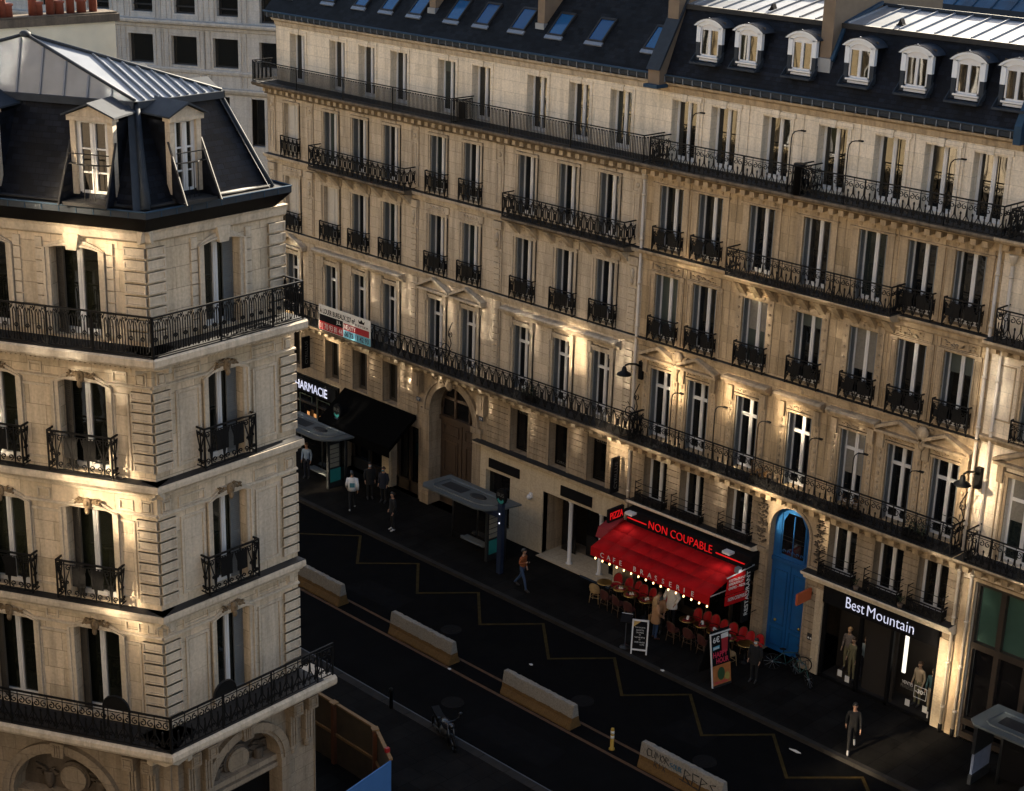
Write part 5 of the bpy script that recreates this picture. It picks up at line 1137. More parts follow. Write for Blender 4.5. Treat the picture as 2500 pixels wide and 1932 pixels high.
for i, (x, z, y) in enumerate(((-28.37, .18, .25), (-28.02, .1, .2), (-25.6, .18, .25), (-24.92, .2, .25), (-24.7, .08, .2))):
    m = MB().mat(WPRINT); m.box(x-.09, x+.09, y, y+.012, z, z+.24); m.thing('price_card', 'white price card at the foot of the %s shop window, %s from the left' % (('left', 'left', 'right', 'right', 'right')[i], ('first', 'second', 'first', 'second', 'third')[i]), 'card', (x, y, z), 'price cards in the clothing shop windows')
# small clutter on ledges
m = MB().mat(KPRINT); m.box(-26.2, -25.9, -.45, -.25, 3.975, 4.1)
TERR = pmat('flower_pot', (.10, .07, .05), .8); LEAFD = pmat('dark_leaves', (.03, .04, .018), .7, 0, .4, 9.)
for i, (x, y) in enumerate(((-27.7, -.36), (-25.95, -.36))):
    p = empty('potted_plant', ('small straggly pot plant on the shop ledge under the middle guard rail', 'small straggly pot plant on the shop ledge near the right guard rail')[i], 'plant', (x, y, 3.975))
    m = MB().mat(TERR); m.lathe([(.07, 3.975), (.1, 4.12), (.09, 4.12)], x, y, 10); m.build('pot', p)
    m = MB().mat(LEAFD); rr = random.Random(i)
    for k in range(26):
        a = rr.uniform(0, 6.28); h = rr.uniform(.04, .24); d = rr.uniform(.02, .14); c = Vector((x+d*math.cos(a), y+d*math.sin(a), 4.12+h)); t = Vector((math.cos(a)*.05, math.sin(a)*.05, .03)); s = Vector((-t.y, t.x, 0))*.5; m.face([c-t, c+s, c+t, c-s])
    m.build('foliage', p)
# ---------------------------------------------------------------- café
RED = pmat('red_canvas', (.36, .006, .008), .9, 0, .2, 1.3, .06, spec=.1); REDD = pmat('dark_red_canvas', (.20, .006, .010), .75, 0, .15, 2.)
m = MB().mat(pmat('cafe_interior', (.02, .012, .008), .7)); m.box(-37.9, -32.2, .9, 1.0, 0, 3.1); m.mat(FRM); [m.box(x-.05, x+.05, .2, .32, 0, 3.1) for x in (-37.85, -36.7, -35.6, -34.4, -33.3, -32.25)]; m.box(-37.9, -32.2, .2, .3, 0, .3); m.box(-37.9, -32.2, .2, .3, 2.3, 2.4); m.mat(GLASSD); m.box(-37.9, -32.2, .33, .35, .3, 3.1); m.build('shop_front', C)
m = MB().mat(KPRINT); m.prism([(-.5, 3.72), (-.02, 3.83), (-.02, 3.12), (-.5, 3.12)], -37.95, -32.0, 'x')
fa = m.thing('cafe_fascia', 'sloping black box fascia with red neon lettering above the red awning', 'sign', (-35, -.02, 3.1))
o = letter('NON COUPABLE', NEON, fa, FM, -36.82, -.51, 3.28, 3.05, .31, .03, bold=-.018); 
for a, b in ((-37.9, -36.95), (-33.6, -32.1)): m = MB().mat(NEON); m.box(a, b, -.53, -.505, 3.36, 3.40); m.build('neon_line', fa)
FLG = emis('floodlight_lens', (1., .93, .82), .3)
for x in (-37.65, -32.95):
    m = MB().mat(WHITE); m.box(x-.18, x+.18, -.78, -.5, 3.62, 3.70); m.mat(FLG); m.box(x-.15, x+.15, -.76, -.55, 3.605, 3.62); m.build('floodlight', fa)
    l = bpy.data.lights.new('floodlight_beam', 'SPOT'); l.energy = 2; l.spot_size = R(120); l.spot_blend = .8; l.shadow_soft_size = .12; l.color = (1, .9, .78); lo = bpy.data.objects.new('floodlight_beam', l); COL.objects.link(lo); lo.location = (x, -.85, 3.6); lo.rotation_euler = (R(-20), 0, 0)
m = MB().mat(KPRINT); m.box(-38.22, -38.1, -1.36, -.5, 3.3, 3.82); pz = m.thing('blade_sign', 'black box sign with red neon word at the left end of the cafe fascia', 'sign', (-38.16, -.5, 3.3))
q = bpy.data.objects.new('lettering', text_mesh('PIZZA', NEON, .72, .28, .02)); COL.objects.link(q); q.parent = pz; q.rotation_euler = (0, 0, R(90)); q.location = Vector((-38.095, -1.3, 3.42))-pz.location
m = MB().mat(IRON); m.box(-38.2, -38.12, -.5, 0, 3.5, 3.6); m.build('bracket', pz)
aw = empty('cafe_awning', 'sloping red canvas awning over the cafe terrace with white lettering on its valance', 'awning', (-35.2, -.4, 2.3))
m = MB().mat(RED)
N = 8
for i in range(N):
    x0 = -38.1+5.72*i/N; x1 = -38.1+5.72*(i+1)/N
    s = lambda x: -.012*math.sin((x+38.1)/5.72*math.pi)
    P = [(-.45, 3.18), (-1.1, 2.98+.3*0), (-1.7, 2.80), (-2.28, 2.62)]
    for k in range(3): m.face([(x0, P[k][0], P[k][1]+s(x0)*k*.5), (x1, P[k][0], P[k][1]+s(x1)*k*.5), (x1, P[k+1][0], P[k+1][1]+s(x1)*(k+1)*.5), (x0, P[k+1][0], P[k+1][1]+s(x0)*(k+1)*.5)], True)
c = m.build('canvas', aw); md = c.modifiers.new('thickness', 'SOLIDIFY'); md.thickness = .012
m = MB().mat(RED); m.box(-38.1, -32.38, -2.31, -2.285, 2.28, 2.63); m.build('valance', aw)
m = MB().mat(REDD); m.prism([(-1.5, 2.62), (-.45, 2.9), (-.45, 3.26), (-1.35, 3.0)], -38.62, -38.12, 'x'); m.build('side_flap', aw)
for x in (-38.05, -32.42): m = MB().mat(WHITE); m.tube([(x, -.45, 2.5), (x, -2.26, 2.58)], .02, 5); m.build('arm', aw)
m = MB().mat(RED); m.tube([(-38.1, -2.275, 2.605), (-32.38, -2.275, 2.605)], .022, 6); m.build('front_bar', aw)
letter('CAFE', WPRINT, aw, FM, -37.55, -2.313, 2.38, 1.02, .18, .004); letter('BRASSERIE', WPRINT, aw, FM, -35.9, -2.313, 2.38, 2.85, .18, .004) if 0 else None
for k, ch in enumerate('BRASSERIE'): letter(ch, WPRINT, aw, FM, -35.95+k*.345, -2.313, 2.37, None, .19, .004)
for o in [o for o in aw.children if o.name.startswith('lettering')][:1]: bpy.data.objects.remove(o)
for k, ch in enumerate('CAFE'): letter(ch, WPRINT, aw, FM, -37.6+k*.32, -2.313, 2.37, None, .19, .004)
sp = empty('awning_side_panel', 'red canvas side panel with white menu words right of the cafe terrace', 'awning', (-31.9, -1.3, 2.2))
m = MB().mat(RED); m.prism([(-1.98, 2.72), (-.72, 2.6), (-.62, 3.42), (-1.9, 3.34)], -31.94, -31.915, 'x'); m.build('canvas', sp)
m = MB().mat(RED); m.prism([(-2.0, 2.32), (-.74, 2.2), (-.74, 2.57), (-2.0, 2.69)], -31.93, -31.90, 'x'); m.build('valance', sp)
for t, z, w in (('RESTAURANT', 3.14, .95), ('BREAKFAST', 3.0, .85), ('CREPES - PIZZA', 2.84, .98), ('NON COUPABLE', 2.4, 1.05)):
    q = bpy.data.objects.new('lettering', text_mesh(t, WPRINT, w, .1 if z > 2.5 else .14, .004)); COL.objects.link(q); q.parent = sp; q.rotation_euler = (0, R(5), R(90)); q.location = Vector((-31.905 if z > 2.5 else -31.89, -1.86, z+.06))-sp.location
m = MB().mat(WHITE); m.tube([(-31.93, -.4, 3.45), (-31.93, -1.95, 3.38)], .025, 6); m.mat(ZINC); m.box(-31.98, -31.8, -1.5, -1.3, 3.48, 3.66); m.build('arm', sp)
l = bpy.data.lights.new('side_spot_beam', 'SPOT'); l.energy = 2; l.spot_size = R(110); l.spot_blend = .7; l.shadow_soft_size = .06; l.color = (1, .9, .78); lo = bpy.data.objects.new('side_spot_beam', l); COL.objects.link(lo); lo.location = (-31.6, -1.4, 3.62); lo.rotation_euler = (0, R(35), 0)
BULB = emis('warm_bulb', (1., .55, .22), 1.3)
fe = empty('festoon_lights', 'string of small warm bulbs hanging along the bottom of the red valance', 'lights', (-35.2, -2.3, 2.15))
m = MB().mat(IRON); m.tube([(-38.05+5.65*k/30, -2.25, 2.30-.02*math.sin(k)) for k in range(31)], .008, 4); m.build('cord', fe)
bm = MB().mat(BULB); bm.blob((0, 0, -.06), .031, .031, .045, 8, 6); bm.mat(KPRINT); bm.lathe([(.015, -.01), (.015, .03)], 0, 0, 6); bmm = bm.mesh('bulb')
for k in range(16): put(bmm, 'bulb', fe, Vector((-37.9+5.4*k/15, -2.25, 2.25))-wloc(fe))
m = MB().mat(WPRINT); m.box(-36.72, -36.12, .14, .19, 1.35, 1.7); m.thing('wall_menu', 'small pale framed menu on the cafe glass front', 'menu', (-36.4, .19, 1.35))
# ---------------------------------------------------------------- wall lamps, gooseneck lamps, iron scrolls
def wall_lamp(x, label):
    o = empty('wall_lamp', label, 'lamp', (x, 0, 9.2))
    m = MB().mat(BLACK); m.box(x-.09, x+.09, -.2, 0, 8.85, 9.55); m.tube([(x, -.1, 9.3), (x, -.45, 9.5), (x, -.85, 9.6), (x, -1.05, 9.58), (x, -1.1, 9.5)], [.05, .04, .035, .035, .035], 8); m.build('arm', o)
    m = MB().mat(BLACK); m.lathe([(.05, 9.55), (.08, 9.5), (.10, 9.38), (.25, 9.28), (.28, 9.23), (.27, 9.23), (.1, 9.34), (.01, 9.36)], x, -1.1, 18); m.build('lamp_shade', o)
wall_lamp(-37.95, 'black bracket street lamp beside the drainpipe between the two stone buildings'); wall_lamp(-23.85, 'black bracket street lamp beside the pair of drainpipes at the right')
gp = None
for i, (x, z0, zt) in enumerate([(-35.72, 17.1, 19.2), (-31.55, 17.1, 19.2), (-29.35, 17.1, 19.2), (-25.7, 17.1, 19.2), (-35.85, 6.64, 9.1), (-33.85, 6.64, 9.12), (-31.95, 6.64, 9.1), (-29.8, 6.64, 9.1), (-28.0, 6.64, 9.08), (-25.9, 6.64, 9.1)]):
    fl = 'top' if i < 4 else 'lower'; k = i if i < 4 else i-4
    m = MB().mat(IRON); y = -.84; zz = zt-.02
    m.tube([(x, y, z0), (x, y, zz-.3), (x+.03, y, zz-.14), (x+.12, y, zz-.04), (x+.24, y, zz), (x+.46, y, zz+.03)], .02, 6); m.box(x+.36, x+.52, y-.04, y+.04, zz+.0, zz+.05)
    m.thing('gooseneck_lamp', 'thin black gooseneck lamp on the %s balcony of the tan building, %s from left' % (fl, ('first', 'second', 'third', 'fourth', 'fifth', 'sixth')[k]), 'lamp', (x, y, z0), 'gooseneck lamps on the %s balcony' % fl)
for bld, x, z in ((B, -48.3, 6.7), (B, -38.05, 6.7), (C, -24.3, 6.7)):
    m = MB().mat(IRON); y = -.5
    m.tube(spiral(x-.05, 7.55, .32, 1.4, -.5, 1, 16, y), .022, 5); m.tube([(x+.25, y, 6.7), (x+.1, y, 7.2), (x+.32, y, 7.9), (x+.15, y, 8.35), (x+.36, y, 8.8)], .022, 5); m.tube(spiral(x+.22, 8.25, .15, 1.2, 1, -1, 10, y), .018, 5); m.tube([(x-.4, y, 6.7), (x-.35, y, 7.5)], .022, 5)
    for k in range(7): a = k*.8; m.tube([(x-.05+.32*math.cos(a), y, 7.55+.32*math.sin(a)), (x-.05+.46*math.cos(a+.25), y, 7.55+.46*math.sin(a+.25))], .012, 4)
    m.build('iron_scroll', bld)

for i, (x, t) in enumerate(((-31.9, 'with dried reddish plants on the lower balcony above the cafe'), (-28.15, 'with dried reddish plants on the lower balcony right of the blue door'), (-25.6, 'with green plants on the lower balcony near the drainpipes'), (-43.3, 'with green plants on the lower balcony of the pale building'))):
    p = empty('planter', 'dark planter box '+t, 'planter', (x, -.55, 6.65)); m = MB().mat(KPRINT); m.prism([(-.08, 6.65), (.08, 6.65), (.11, 6.9), (-.11, 6.9)], x-.4, x+.4, 'x', Matrix.Translation((0, -.55, 0))); m.build('trough', p)
    m = MB().mat(pmat('dried_leaves', (.14, .07, .02), .8, 0, .5, 9.) if i == 0 else MATS['dried_leaves'] if i == 1 else LEAFD); rr = random.Random(40+i)
    for k in range(170):
        c = Vector((x+rr.uniform(-.42, .42), -.55+rr.gauss(0, .1), 6.92+abs(rr.gauss(0, .2)))); a = rr.uniform(0, 6.28); t_ = Vector((math.cos(a)*.055, math.sin(a)*.055, rr.uniform(-.04, .04))); s_ = Vector((-t_.y, t_.x, rr.uniform(-.02, .02)))*.5; m.face([c-t_, c+s_, c+t_, c-s_])
    m.build('foliage', p)
# ---------------------------------------------------------------- concrete barriers, bollards
def conc_mat():
    m, nt, n, l, b = _new('barrier_concrete'); b.inputs['Roughness'].default_value = .85
    tc = n.new('ShaderNodeTexCoord'); sx = n.new('ShaderNodeSeparateXYZ'); l.new(tc.outputs['Object'], sx.inputs[0])
    no = n.new('ShaderNodeTexNoise'); no.inputs['Scale'].default_value = 5; no.inputs['Detail'].default_value = 7; l.new(tc.outputs['Object'], no.inputs['Vector'])
    n2 = n.new('ShaderNodeTexNoise'); n2.inputs['Scale'].default_value = 22; n2.inputs['Detail'].default_value = 4; l.new(tc.outputs['Object'], n2.inputs['Vector'])
    ad = n.new('ShaderNodeMath'); ad.operation = 'MULTIPLY_ADD'; ad.inputs[1].default_value = .10; l.new(no.outputs['Fac'], ad.inputs[0]); l.new(sx.outputs['Z'], ad.inputs[2])
    gt = n.new('ShaderNodeMath'); gt.operation = 'GREATER_THAN'; gt.inputs[1].default_value = .46; l.new(ad.outputs[0], gt.inputs[0])
    m1 = n.new('ShaderNodeMix'); m1.data_type = 'RGBA'; m1.inputs['A'].default_value = (.10, .052, .010, 1); m1.inputs['B'].default_value = (.19, .175, .15, 1); l.new(gt.outputs[0], m1.inputs['Factor'])
    r = n.new('ShaderNodeMapRange'); r.inputs['From Min'].default_value = .35; r.inputs['From Max'].default_value = .65; r.inputs['To Min'].default_value = .75; r.inputs['To Max'].default_value = 1.12; l.new(n2.outputs['Fac'], r.inputs['Value'])
    vm = n.new('ShaderNodeVectorMath'); vm.operation = 'SCALE'; l.new(m1.outputs['Result'], vm.inputs[0]); l.new(r.outputs['Result'], vm.inputs['Scale']); l.new(vm.outputs['Vector'], b.inputs['Base Color'])
    bp = n.new('ShaderNodeBump'); bp.inputs['Strength'].default_value = .5; bp.inputs['Distance'].default_value = .02; l.new(n2.outputs['Fac'], bp.inputs['Height']); l.new(bp.outputs['Normal'], b.inputs['Normal']); return m
CONC = conc_mat()
GRAFK = pmat('black_spray', (.010, .010, .012), .7); GRAFB = pmat('blue_spray', (.02, .08, .13), .7)
def barrier_mesh(L=3.3):
    mb = MB().mat(CONC); rr = random.Random(3); N = 26; prof = [(-.27, 0), (-.27, .07), (-.17, .28), (-.10, .84), (-.08, .87), (.08, .87), (.10, .84), (.17, .28), (.27, .07), (.27, 0)]; n = len(prof); rows = []
    for i in range(N+1):
        x = L*i/N; rows.append(mb.addv([(x+(rr.uniform(-.02, .02) if i in (0, N) else 0), y+rr.uniform(-.008, .008), z+(rr.uniform(-.03, .008) if .8 < z else rr.uniform(-.006, .006) if z > 0 else 0)) for y, z in prof]))
    for i in range(N):
        for k in range(n-1): mb.idx((rows[i]+k, rows[i+1]+k, rows[i+1]+k+1, rows[i]+k+1))
    mb.idx(tuple(rows[0]+k for k in range(n))); mb.idx(tuple(rows[N]+k for k in range(n-1, -1, -1))); mb.box(L*.2, L*.2+.3, -.2, .2, -.01, .06); return mb.mesh('concrete_barrier')
bmsh = barrier_mesh()
for i, (x, t) in enumerate([(-48.05, 'half hidden behind the corner building, farthest along the orange lines'), (-41.8, 'second in the row, grey above and ochre below'), (-35.85, 'with a chipped white top edge, just before the striped bollard'), (-29.55, 'covered in black and blue graffiti, nearest at the bottom edge'), (-23.2, 'beyond the graffitied one')][:4]):
    o = bpy.data.objects.new('concrete_barrier', bmsh); COL.objects.link(o); o.location = (x, -8.9, -.14); tag(o, 'concrete road barrier '+t, 'barrier', 'concrete barriers along the bus lane')
    if i == 3:
        rr = random.Random(11); m = MB().mat(GRAFK)
        def stroke(P, w, yo=0):
            P = [(a, -8.9-(.17-.07*(b-.28)/.56)-.006, b-.14) for a, b in P]; m.tube(P, w*1.4, 4)
        x0 = -29.3
        def glyph(pts, ox, oz, s, w): stroke([(ox+a*s, oz+b*s) for a, b in pts], w)
        gl_ = {'C': [(.7, .9), (.2, 1), (0, .5), (.2, 0), (.7, .1)], 'U': [(0, 1), (.05, .2), (.3, 0), (.6, .2), (.65, 1)], 'M': [(0, 0), (.1, 1), (.4, .4), (.7, 1), (.8, 0)], 'O': [(.35, 1), (0, .5), (.35, 0), (.7, .5), (.35, 1)], 'R': [(0, 0), (.05, 1), (.6, .8), (.1, .5), (.7, 0)], 'I': [(.2, 0), (.25, 1)], 'X': [(0, 0), (.6, 1), (.3, .5), (0, 1), (.6, 0)], 'E': [(.6, 1), (0, 1), (.1, .5), (.5, .5), (.1, .5), (0, 0), (.6, 0)], 'P': [(0, 0), (.05, 1), (.6, .8), (.05, .5)], 'S': [(.6, .95), (.1, .8), (.6, .3), (0, 0)]}
        ox = x0
        for ch in 'CUMOR': glyph(gl_[ch], ox, .52, .24, .011); ox += .19
        ox = x0+.35
        for ch in 'RIX': glyph(gl_[ch], ox, .24, .22, .009); ox += .17
        ox = -27.75
        for ch in 'REPS': glyph(gl_[ch], ox, .26, .42, .016); ox += .33
        stroke([(-27.9, .3), (-26.8, .22)], .012)
        m.mat(GRAFB); ox = -28.35
        for ch in 'SOUX': glyph(gl_[ch], ox, .5, .17, .012); ox += .13
        m.build('graffiti', o)
bo = empty('road_bollard', 'yellow flexible road bollard with white bands standing between two concrete barriers', 'bollard', (-30.82, -8.98, -.14))
YB = pmat('yellow_plastic', (.33, .20, .02), .5, 0, .2, 8.); WB = pmat('white_band', (.55, .55, .52), .5, 0, .1, 9.)
m = MB().mat(YB); m.lathe([(.10, -.14), (.10, -.1), (.062, -.08), (.06, .6), (.05, .64), (.001, .66)], -30.82, -8.98, 14); m.build('post', bo)
for z in (.28, .45): m = MB().mat(WB); m.lathe([(.0635, z), (.0635, z+.1)], -30.82, -8.98, 14); m.build('band', bo)
m = MB().mat(BLACK); m.lathe([(.07, -.14), (.06, .6), (.075, .62), (.07, .72), (.03, .76)], -37.45, -12.75, 10); m.thing('bollard', 'short black metal bollard by the pale kerb line in front of the corner building', 'bollard', (-37.45, -12.75, -.0))
# ---------------------------------------------------------------- hoarding in front of A
PLY = pmat('plywood', (.07, .05, .028), .8, 0, .35, 3., .1); TIM = pmat('pine_timber', (.22, .125, .05), .75, 0, .3, 6.); TIMO = pmat('orange_timber', (.12, .04, .014), .75, 0, .3, 6.); BSHEET = pmat('blue_sheathing', (.05, .15, .36), .6, 0, .15, 2.)
ho = empty('site_hoarding', 'plywood site hoarding on timber posts with blue printed sheet at its near end', 'hoarding', (-34.5, -16.5, 0))
hp = [(-37.9, -16.30), (-36.1, -16.3), (-34.0, -16.33), (-32.35, -17.15), (-31.98, -19.0)]; HT = 2.1
for i in range(len(hp)-2):
    a, b = Vector(hp[i]), Vector(hp[i+1]); d = (b-a); ang = math.degrees(math.atan2(d.y, d.x)); f = Face(a.x, a.y, ang); L = d.length
    m = MB(f.M).mat(PLY); m.box(0, L, 0, .02, 0, HT); m.build('panel', ho); m = MB(f.M).mat(TIM); m.box(0, L, -.05, .06, HT, HT+.06); m.box(0, L, -.05, 0, 1.0, 1.09); m.build('rail', ho)
    m = MB(f.M).mat(TIMO); m.box(.02, .16, -.12, -.001, 0, HT-.02); m.build('post', ho)
    m = MB(f.M).mat(TIM); m.box(-.02, .2, -.16, .06, HT+.062, HT+.1); m.build('post_cap', ho)
a, b = Vector(hp[3]), Vector(hp[4]); d = b-a; f = Face(a.x, a.y, math.degrees(math.atan2(d.y, d.x)))
m = MB(f.M).mat(BSHEET); m.box(0, 3.4, -.02, .02, 0, HT); sh = m.build('sheet', ho)
fB = Face(a.x+d.x/d.length*0, a.y, math.degrees(math.atan2(d.y, d.x))+180)
for k, (u, z) in enumerate(((1.5, 1.6), (2.5, 1.3), (.4, 1.2), (1.2, .8))):
    pass
REDT = pmat('dark_red_print', (.10, .015, .02), .6)
for u, z in ((.3, 1.72), (1.25, 1.66), (2.2, 1.6), (.7, 1.25)): letter('Matériaux', REDT, sh, f, u, -.022, z, .62, .12, .003, name='printed_word')
letter('Mate', REDT, sh, f, .15, -.022, 1.35, .5, .2, .003, name='printed_word')
m = MB().mat(pmat('red_lamp', (.35, .02, .02), .4)); m.box(-32.75, -32.65, -17.05, -16.92, 2.16, 2.3); m.thing('warning_lamp', 'small red warning lamp sitting on the top rail of the plywood hoarding', 'lamp', (-32.7, -17, 2.16))
# ---------------------------------------------------------------- bus shelters and poles
SHR = pmat('shelter_roof', (.10, .115, .12), .45, .3, .35, 1.6); SHD = pmat('shelter_steel', (.02, .022, .025), .5, .3, .2, 6.); LEDW = emis('bus_display_dots', (.8, .85, 1.), .35); BUSB = pmat('bus_navy', (.008, .016, .04), .5); TEAL = pmat('bus_teal', (.02, .20, .19), .5); POST = pmat('route_map_print', (.22, .21, .17), .6, 0, .3, 8.); POSTB = pmat('pale_blue_poster', (.15, .18, .26), .6, 0, .3, 5.)
def roof_slab(m, x0, x1, y0, y1, z, nose=1):
    n = 12; P = [(x0, y1)]; 
    pts = [(x0, y0+.25), (x0+.25, y0), (x1-.7, y0), (x1-.25, y0+.18), (x1+.15, y0+.75), (x1+.3, y1), (x0+.1, y1)]
    m.prism(pts, z, z+.07, 'z'); q = [(x0+.35+(p-x0-.35)*.8 if 0 else (x0+x1)/2+(p-(x0+x1)/2)*.8, (y0+y1)/2+(r-(y0+y1)/2)*.62) for p, r in pts]
    for (a, b), (c, d) in zip(q, q[1:]+q[:1]): m.tube([(a, b, z+.085), (c, d, z+.085)], .03, 5)
def shelter(x0, x1, label, poster=True):
    o = empty('bus_shelter', label, 'shelter', ((x0+x1)/2, -1.9, 0)); y0, y1 = -3.1, -1.42
    m = MB().mat(SHR); roof_slab(m, x0, x1, y0, y1, 2.56); m.mat(LEAD); m.box(x0+.7, x0+1.9, -2.5, -1.95, 2.632, 2.64); m.blob((x0+2.6, -2.2, 2.63), .45, .25, .02, 12, 4); m.build('roof', o)
    for x in (x0+.5, (x0+x1)/2, x1-.4): m = MB().mat(SHD); m.tube([(x, -1.6, 0), (x, -1.6, 2.56)], .05, 8); m.build('post', o)
    m = MB().mat(GLASSD); m.box(x0+.5, x1-.4, -1.62, -1.605, .3, 2.35); m.build('glass', o)
    m = MB().mat(SHR); m.prism([(-2.1, .42), (-1.72, .42), (-1.72, .48), (-2.1, .47)], x0+1.5, x1-1.15, 'x'); m.blob(((x0+x1)/2+.2, -1.95, .46), .85, .2, .03, 14, 4); m.build('bench', o)
    m = MB().mat(SHD); m.box(x1-.85, x1-.72, -2.3, -1.2, 0, 2.3); m.build('info_panel', o)
    m = MB().mat(POST); [m.box(x1-.715, x1-.70, -2.2, -1.7, z, z+.18) for z in (1.0, 1.22, 1.44, 1.66, 1.88)]; m.box(x1-.715, x1-.70, -1.62, -1.3, 1.0, 2.06); m.mat(TEAL if poster else POSTB); m.box(x1-.715, x1-.70, -2.2, -1.3, .3, .9); m.build('route_map', o)
    return o
s2 = shelter(-47.0, -43.0, 'grey roofed bus shelter in front of the carriage arch and cream shop'); shelter(-57.2, -53.2, 'grey roofed bus shelter in front of the pharmacy at far left'); s3 = shelter(-21.6, -17.4, 'grey roofed bus shelter at the lower right corner by the teal shop front')
m = MB().mat(POSTB); m.box(-21.72, -21.64, -2.25, -1.2, .35, 1.1); m.mat(SHD); m.box(-21.74, -21.62, -2.3, -1.15, 0, .34); m.box(-21.74, -21.62, -2.3, -1.15, 1.101, 2.3); m.build('poster_case', s3)
m = MB().mat(WPRINT); m.tube([(-46.4, -2.62, 1.75), (-46.2, -2.62, 1.85), (-46.25, -2.62, 2.0), (-46.45, -2.62, 1.9), (-46.4, -2.62, 1.75)], .02, 4); 
def bus_pole(x, y, label):
    o = empty('bus_stop_pole', label, 'bus stop', (x, y, 0))
    m = MB().mat(BUSB); m.box(x-.11, x+.11, y-.09, y+.09, 0, 3.0); m.build('pole', o)
    m = MB().mat(KPRINT); m.prism([(x+.27*math.cos(k*math.pi/8), 3.3+.33*math.sin(k*math.pi/8)) for k in range(16)], y-.06, y+.06); m.build('roundel', o)
    m = MB().mat(TEAL); m.prism([(x+.2*math.cos(t), 3.25+.24*math.sin(t)) for t in [math.pi*(1.15+.7*k/8) for k in range(9)]]+[(x+.14*math.cos(t), 3.3+.17*math.sin(t)) for t in [math.pi*(1.85-.7*k/8) for k in range(9)]], y-.066, y-.061); m.build('teal_band', o)
    letter('BUS', DIM, o, FM, x-.17, y-.062, 3.3, .34, .15, .004)
    m = MB().mat(BUSB); m.box(x-1.05, x-.1, y-.05, y+.05, 2.35, 2.55); m.build('sign_arm', o)
    for z in (2.15, 2.55): m = MB().mat(LEDW); m.box(x-.03, x+.02, y-.095, y-.09, z, z+.06); m.build('display', o)
    return o
bus_pole(-42.65, -2.6, 'dark bus stop pole with round BUS sign beside the shelter at the cream shop'); bus_pole(-54.55, -1.25, 'dark bus stop pole with round BUS sign in front of the black awning')
# ---------------------------------------------------------------- café furniture
RATT = pmat('rattan', (.30, .20, .09), .7, 0, .35, 14., .2); RATTD = pmat('dark_rattan', (.07, .04, .02), .65, 0, .4, 14., .2); REDV = pmat('red_vinyl', (.32, .008, .012), .5, 0, .12, 6.); CUSH = pmat('dark_red_weave', (.055, .012, .009), .6, 0, .5, 30.)
def chair(name, label, frame, seatm, backm, loc, rz, group):
    """facing -y: back at +y"""
    o = empty(name, label, 'chair', loc, rz, group); L = lambda mesh, n: put(mesh, n, o, (0, 0, 0))
    m = MB().mat(seatm); m.prism([(.21*math.cos(k*math.pi/7), .21*math.sin(k*math.pi/7)) for k in range(14)], .43, .475, 'z'); L(m.mesh('seat'), 'seat')
    m = MB().mat(backm); n = 10
    for k in range(n):
        a0, a1 = [math.pi*(.18+.64*q/n) for q in (k, k+1)]; z0, z1 = [.62+.24*math.sin(math.pi*(q/n))**.5 for q in (k, k+1)]
        P = lambda a, r, z: (r*math.cos(a), r*math.sin(a)*1.0+.02, z)
        m.face([P(a0, .215, .5), P(a1, .215, .5), P(a1, .235, z1), P(a0, .235, z0)]); m.face([P(a0, .235, .5), P(a0, .255, z0), P(a1, .255, z1), P(a1, .235, .5)]); m.face([P(a0, .235, z0), P(a1, .235, z1), P(a1, .255, z1), P(a0, .255, z0)])
    L(m.mesh('backrest'), 'backrest')
    m = MB().mat(frame); m.tube([(.25*math.cos(math.pi*(.18+.64*q/n)), .25*math.sin(math.pi*(.18+.64*q/n))+.02, .63+.24*math.sin(math.pi*(q/n))**.5) for q in range(n+1)], .014, 6); m.tube([(.17, -.12, .22), (.18, .14, .22), (-.18, .14, .22), (-.17, -.12, .22), (.17, -.12, .22)], .010, 5); L(m.mesh('back_frame'), 'back_frame')
    for sx in (-1, 1):
        for sy in (-1, 1):
            m = MB().mat(frame); m.tube([(sx*.15, sy*.14, .44), (sx*.19, sy*.18, .0)], .014, 6); L(m.mesh('leg'), 'leg')
    return o
ORD = ['first', 'second', 'third', 'fourth', 'fifth', 'sixth', 'seventh', 'eighth', 'ninth', 'tenth']
GR = 'red-backed chairs along the cafe front'
red = None
for side, xs in (('left', [-38.2, -37.66, -37.25, -36.88, -36.48, -35.7]), ('right', [-34.22, -33.82, -33.42, -33.0, -32.58, -32.15, -31.76, -31.38])):
    for k, x in enumerate(xs):
        lab = 'red-backed chair under the %s half of the cafe awning, %s from the left' % (side, ORD[k]); loc = (x, -.62+.04*math.sin(x*5), 0); rz = .15*math.sin(x*9)
        if red is None: red = chair('bistro_chair', lab, RATTD, REDV, REDV, loc, rz, GR)
        else: dup(red, loc, rz, lab)
GF = 'rattan chairs on the pavement side of the cafe tables'
pale = chair('rattan_chair', 'pale rattan chair at the far left end of the cafe terrace', RATT, RATT, RATT, (-38.35, -1.62, 0), R(200), GF)
dup(pale, (-31.7, -1.75, 0), R(170), 'pale rattan chair at the right end of the terrace beside the tall menu board')
darkc = None
for k, (x, y, rz) in enumerate(((-37.7, -1.72, 185), (-37.05, -1.75, 170), (-36.45, -1.8, 190), (-34.25, -1.85, 178), (-33.55, -1.78, 190), (-32.85, -1.8, 175))):
    lab = 'dark rattan chair in front of the cafe tables, %s from the left' % ORD[k]
    if darkc is None: darkc = chair('rattan_chair', lab, RATTD, CUSH, CUSH, (x, y, 0), R(rz), GF)
    else: dup(darkc, (x, y, 0), R(rz), lab)
TOP = pmat('dark_table_top', (.03, .016, .010), .25, 0, .2, 8.)
tb = None
